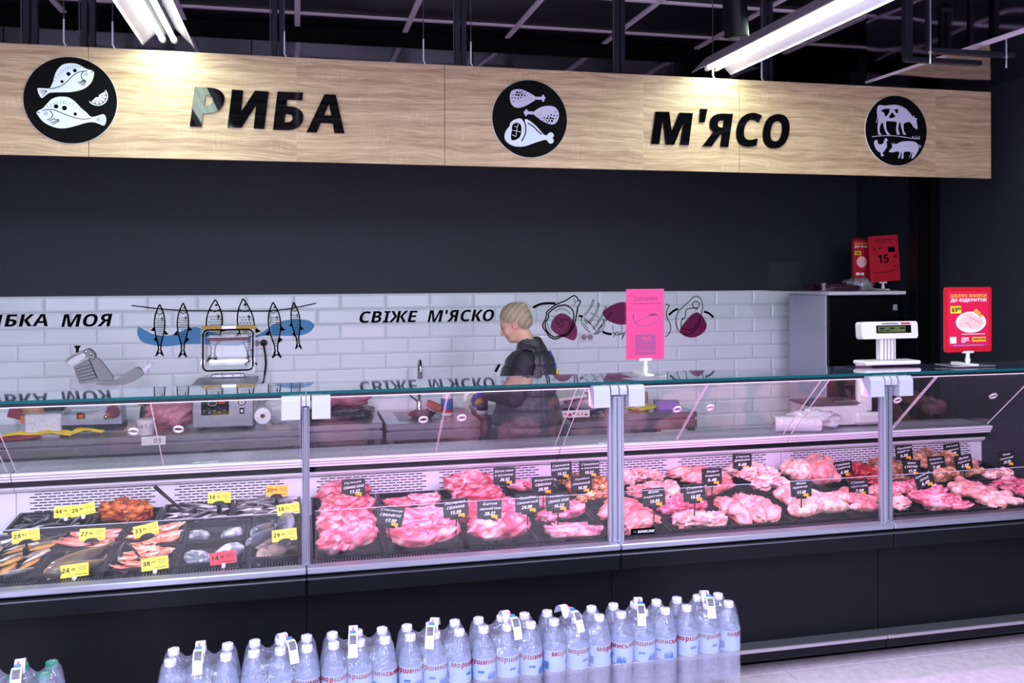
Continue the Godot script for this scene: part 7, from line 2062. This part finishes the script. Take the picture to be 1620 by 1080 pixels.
func bottle_kit():
	var prof := [Vector2(0, 0.004), Vector2(0.03, 0.0), Vector2(0.041, 0.012), Vector2(0.0415, 0.055), Vector2(0.039, 0.08), Vector2(0.036, 0.105), Vector2(0.036, 0.122), Vector2(0.0385, 0.140), Vector2(0.041, 0.150), Vector2(0.0412, 0.225), Vector2(0.0412, 0.232), Vector2(0.0385, 0.248), Vector2(0.033, 0.264), Vector2(0.0245, 0.281), Vector2(0.0165, 0.294), Vector2(0.0145, 0.300), Vector2(0.0145, 0.304), Vector2(0.017, 0.305), Vector2(0.017, 0.307)]
	var b := MB.new()
	b.lathe(prof, 20)
	cache.bottle = b.mesh()
	var c := MB.new()
	c.lathe([Vector2(0.0172, 0.3055), Vector2(0.018, 0.307), Vector2(0.018, 0.322), Vector2(0.017, 0.3245), Vector2(0.0, 0.325)], 18)
	cache.cap = c.mesh()
	var l := MB.new()
	l.lathe([Vector2(0.0413, 0.156), Vector2(0.0418, 0.1565), Vector2(0.0418, 0.2285), Vector2(0.0414, 0.229)], 24)
	cache.blabel = l.mesh()
	cache.brand = bent("моршинська", 0.018, 0.0423, 0.0, 0.205, Transform3D(), 0.1)
	cache.brand_small = bent("morshynska", 0.0085, 0.0423, PI * 0.72, 0.212, Transform3D(), 0.1)
	var z := MB.new()
	for k in 9:          # barcode panel on the label's back
		var t := PI * 1.25 + (k - 4) * 0.05
		z.box(Vector3(0, 0.178, 0.0423), Vector3(0.0014, 0.026, 0.0004), 0.0, Transform3D(Basis(Vector3.UP, t), Vector3.ZERO))
	cache.barcode = z.mesh()
	var mt := MB.new()
	for k in 5:
		var t := 0.35 + k * 0.16
		mt.prism(PackedVector2Array([Vector2(-0.005, 0.159), Vector2(0.005, 0.159), Vector2(0.001, 0.182 + 0.006 * (k % 2)), Vector2(-0.001, 0.180)]), 0.0004, Transform3D(Basis(Vector3.UP, t), Vector3(sin(t) * 0.0421, 0, cos(t) * 0.0421)))
	mt.box(Vector3(0, 0.186, 0.0421), Vector3(0.022, 0.008, 0.0004), 0.0, Transform3D(Basis(Vector3.UP, -0.3), Vector3.ZERO))
	cache.peaks = mt.mesh()
	# shrink film over six bottles
	var W := 0.252; var D := 0.170
	var g := []
	var drape := func(x: float, z: float) -> float:
		var q := Vector2(clampf(x, -0.084, 0.084), clampf(z, -0.042, 0.042))
		var out := Vector2(x, z).distance_to(q)
		var k := 0.0
		for i in 3:
			for j in 2: k = maxf(k, exp(-pow(q.distance_to(Vector2(-0.084 + 0.084 * i, -0.042 + 0.084 * j)) / 0.024, 2.0) * (0.15 if q.distance_to(Vector2(-0.084 + 0.084 * i, -0.042 + 0.084 * j)) < 0.015 else 1.0)))
		return CAPTOP + 0.003 - 0.040 * (1.0 - k) - 1.35 * maxf(out - 0.014, 0.0) - 22.0 * pow(maxf(out - 0.014, 0.0), 2.0)
	var per := PackedVector2Array()
	for p in rrect(W, D, 0.043, 6):
		per.append(p)
	var fine := PackedVector2Array()
	for k in per.size():
		var a := per[k]; var c2 := per[(k + 1) % per.size()]
		var n := int(a.distance_to(c2) / 0.012) + 1
		for j in n: fine.append(a.lerp(c2, float(j) / n))
	for y in [0.0, 0.08, 0.16, 0.215]:
		var row := []
		for p in fine: row.append(Vector3(p.x, y, p.y))
		g.append(row)
	for k in 13:
		var s := 1.0 - pow(k / 12.5, 0.9)
		var row := []
		for p in fine:
			var q := p * s
			row.append(Vector3(q.x, minf(drape.call(q.x, q.y), 0.33) if k > 0 else 0.236, q.y))
		g.append(row)
	var f := MB.new()
	f.grid(g, true)
	cache.shrink = f.mesh()
	# the carry strip lies on the film from the far caps to the near shoulder
	var hs := MB.new()
	var pts := []
	for k in 15:
		var z2 := lerpf(-0.072, 0.082, k / 14.0)
		pts.append(Vector3(0, minf(drape.call(0.0, z2), 0.33) + 0.006 + 0.012 * sin(PI * k / 14.0), z2))
	for k in 14:
		var a: Vector3 = pts[k]; var e: Vector3 = pts[k + 1]
		var nn := (e - a).cross(Vector3.RIGHT).normalized()
		if nn.y < 0: nn = -nn
		hs.quad(a + Vector3(-0.015, 0, 0), a + Vector3(0.015, 0, 0), e + Vector3(0.015, 0, 0), e + Vector3(-0.015, 0, 0), nn)
		hs.quad(a + Vector3(-0.015, -0.001, 0), a + Vector3(0.015, -0.001, 0), e + Vector3(0.015, -0.001, 0), e + Vector3(-0.015, -0.001, 0), -nn)
	cache.strip = hs.mesh()
	var bc := MB.new()
	var pr := MB.new()
	var d: Vector3 = (pts[13] - pts[11]).normalized()
	var nn2 := Vector3.RIGHT.cross(d).normalized()
	if nn2.y < 0: nn2 = -nn2
	var bs := Basis(Vector3.RIGHT, -d, nn2)
	for k in 7: bc.box(Vector3(0, 0.012 - 0.004 * k, 0.001), Vector3(0.022, 0.0022, 0.0004), 0.0, Transform3D(bs, pts[12]))
	cache.strip_code = bc.mesh()
	pr.box(Vector3(0, 0.0, 0.001), Vector3(0.02, 0.016, 0.0004), 0.0, Transform3D(bs, pts[9] + nn2 * 0.0015))
	cache.strip_blue = pr.mesh()

func pack(at: Vector3, turn: float, label: String, green: bool, k: int):
	var t := thing("water_pack", label, "bottle pack", at, "shrink-wrapped water packs")
	t.rotation.y = turn
	for i in 3:
		for j in 2:
			var b := part("bottle", cache.bottle, M("bottle_plastic"), t, Vector3(-0.084 + 0.084 * i, 0, -0.042 + 0.084 * j), Vector3(0, rng.randf_range(-1.0, 1.4) if j == 1 else rng.randf_range(0, TAU), 0))
			part("cap", cache.cap, M("green_cap") if green else M("cap_white"), b)
			part("label", cache.blabel, M("label_blue"), b)
			part("lettering", cache.brand, M("label_red"), b)
			part("lettering", cache.brand_small, M("label_red"), b)
			part("barcode", cache.barcode, M("label_mid"), b)
			part("label_peaks", cache.peaks, M("label_mid"), b)
	part("shrink_film", cache.shrink, M("shrink_film"), t)
	var s := part("carry_strip", cache.strip, M("cap_white"), t, Vector3(0.02 * sin(k * 2.1), 0, 0), Vector3(0, 0.35 * sin(k * 1.7), 0))
	part("barcode", cache.strip_code, M("ink"), s)
	part("blue_mark", cache.strip_blue, M("label_mid"), s)
	var w := part("lettering", text("МОРШ", 0.007, 0.0004, true, 0.0, true, 0.024), M("poster_pink"), s)
	w.transform = Transform3D(Basis(Vector3.RIGHT, -PI / 2) * Basis(Vector3(0, 0, 1), PI / 2), Vector3(0.003, 0.348, 0.005))

func bottles():
	bottle_kit()
	var y0 := 0.190
	# pallet and packs: nine in a row
	var p := thing("pallet", "wooden pallet under the row of water packs", "pallet", Vector3(0.40, 0, -3.10))
	for k in 5: part("deck_board", lo_hi(Vector3(-1.40, 0.145, -0.10 + 0.05 * k - 0.02), Vector3(1.20, 0.165, -0.10 + 0.05 * k + 0.022), 0.002), M("carton"), p)
	for k in 5: part("block", lo_hi(Vector3(-1.35 + 0.60 * k, 0.0, -0.1), Vector3(-1.25 + 0.60 * k, 0.145, 0.1), 0.003), M("carton"), p)
	part("cardboard_sheet", lo_hi(Vector3(-1.40, 0.165, -0.12), Vector3(1.20, 0.189, 0.12), 0.002), M("carton"), p)
	var ords := ["next to the green capped pack", "second white capped pack from the green capped pack", "third white capped pack from the green capped one", "fourth white capped pack from the green capped one", "fourth white capped pack from the bare floor tiles", "third white capped pack from the bare floor tiles", "second white capped pack from the bare floor tiles", "at the end of the row by the bare floor"]
	for k in 8:
		pack(Vector3(-0.437 + 0.2535 * (k + 0.5), y0, -3.085 - 0.006 * k), rng.randf_range(-0.02, 0.02), "shrink-wrapped six-pack of water bottles, " + ords[k], false, k)
	pack(Vector3(-0.84, y0, -3.075), 0.0, "shrink-wrapped six-pack of water bottles with green caps", true, 9)
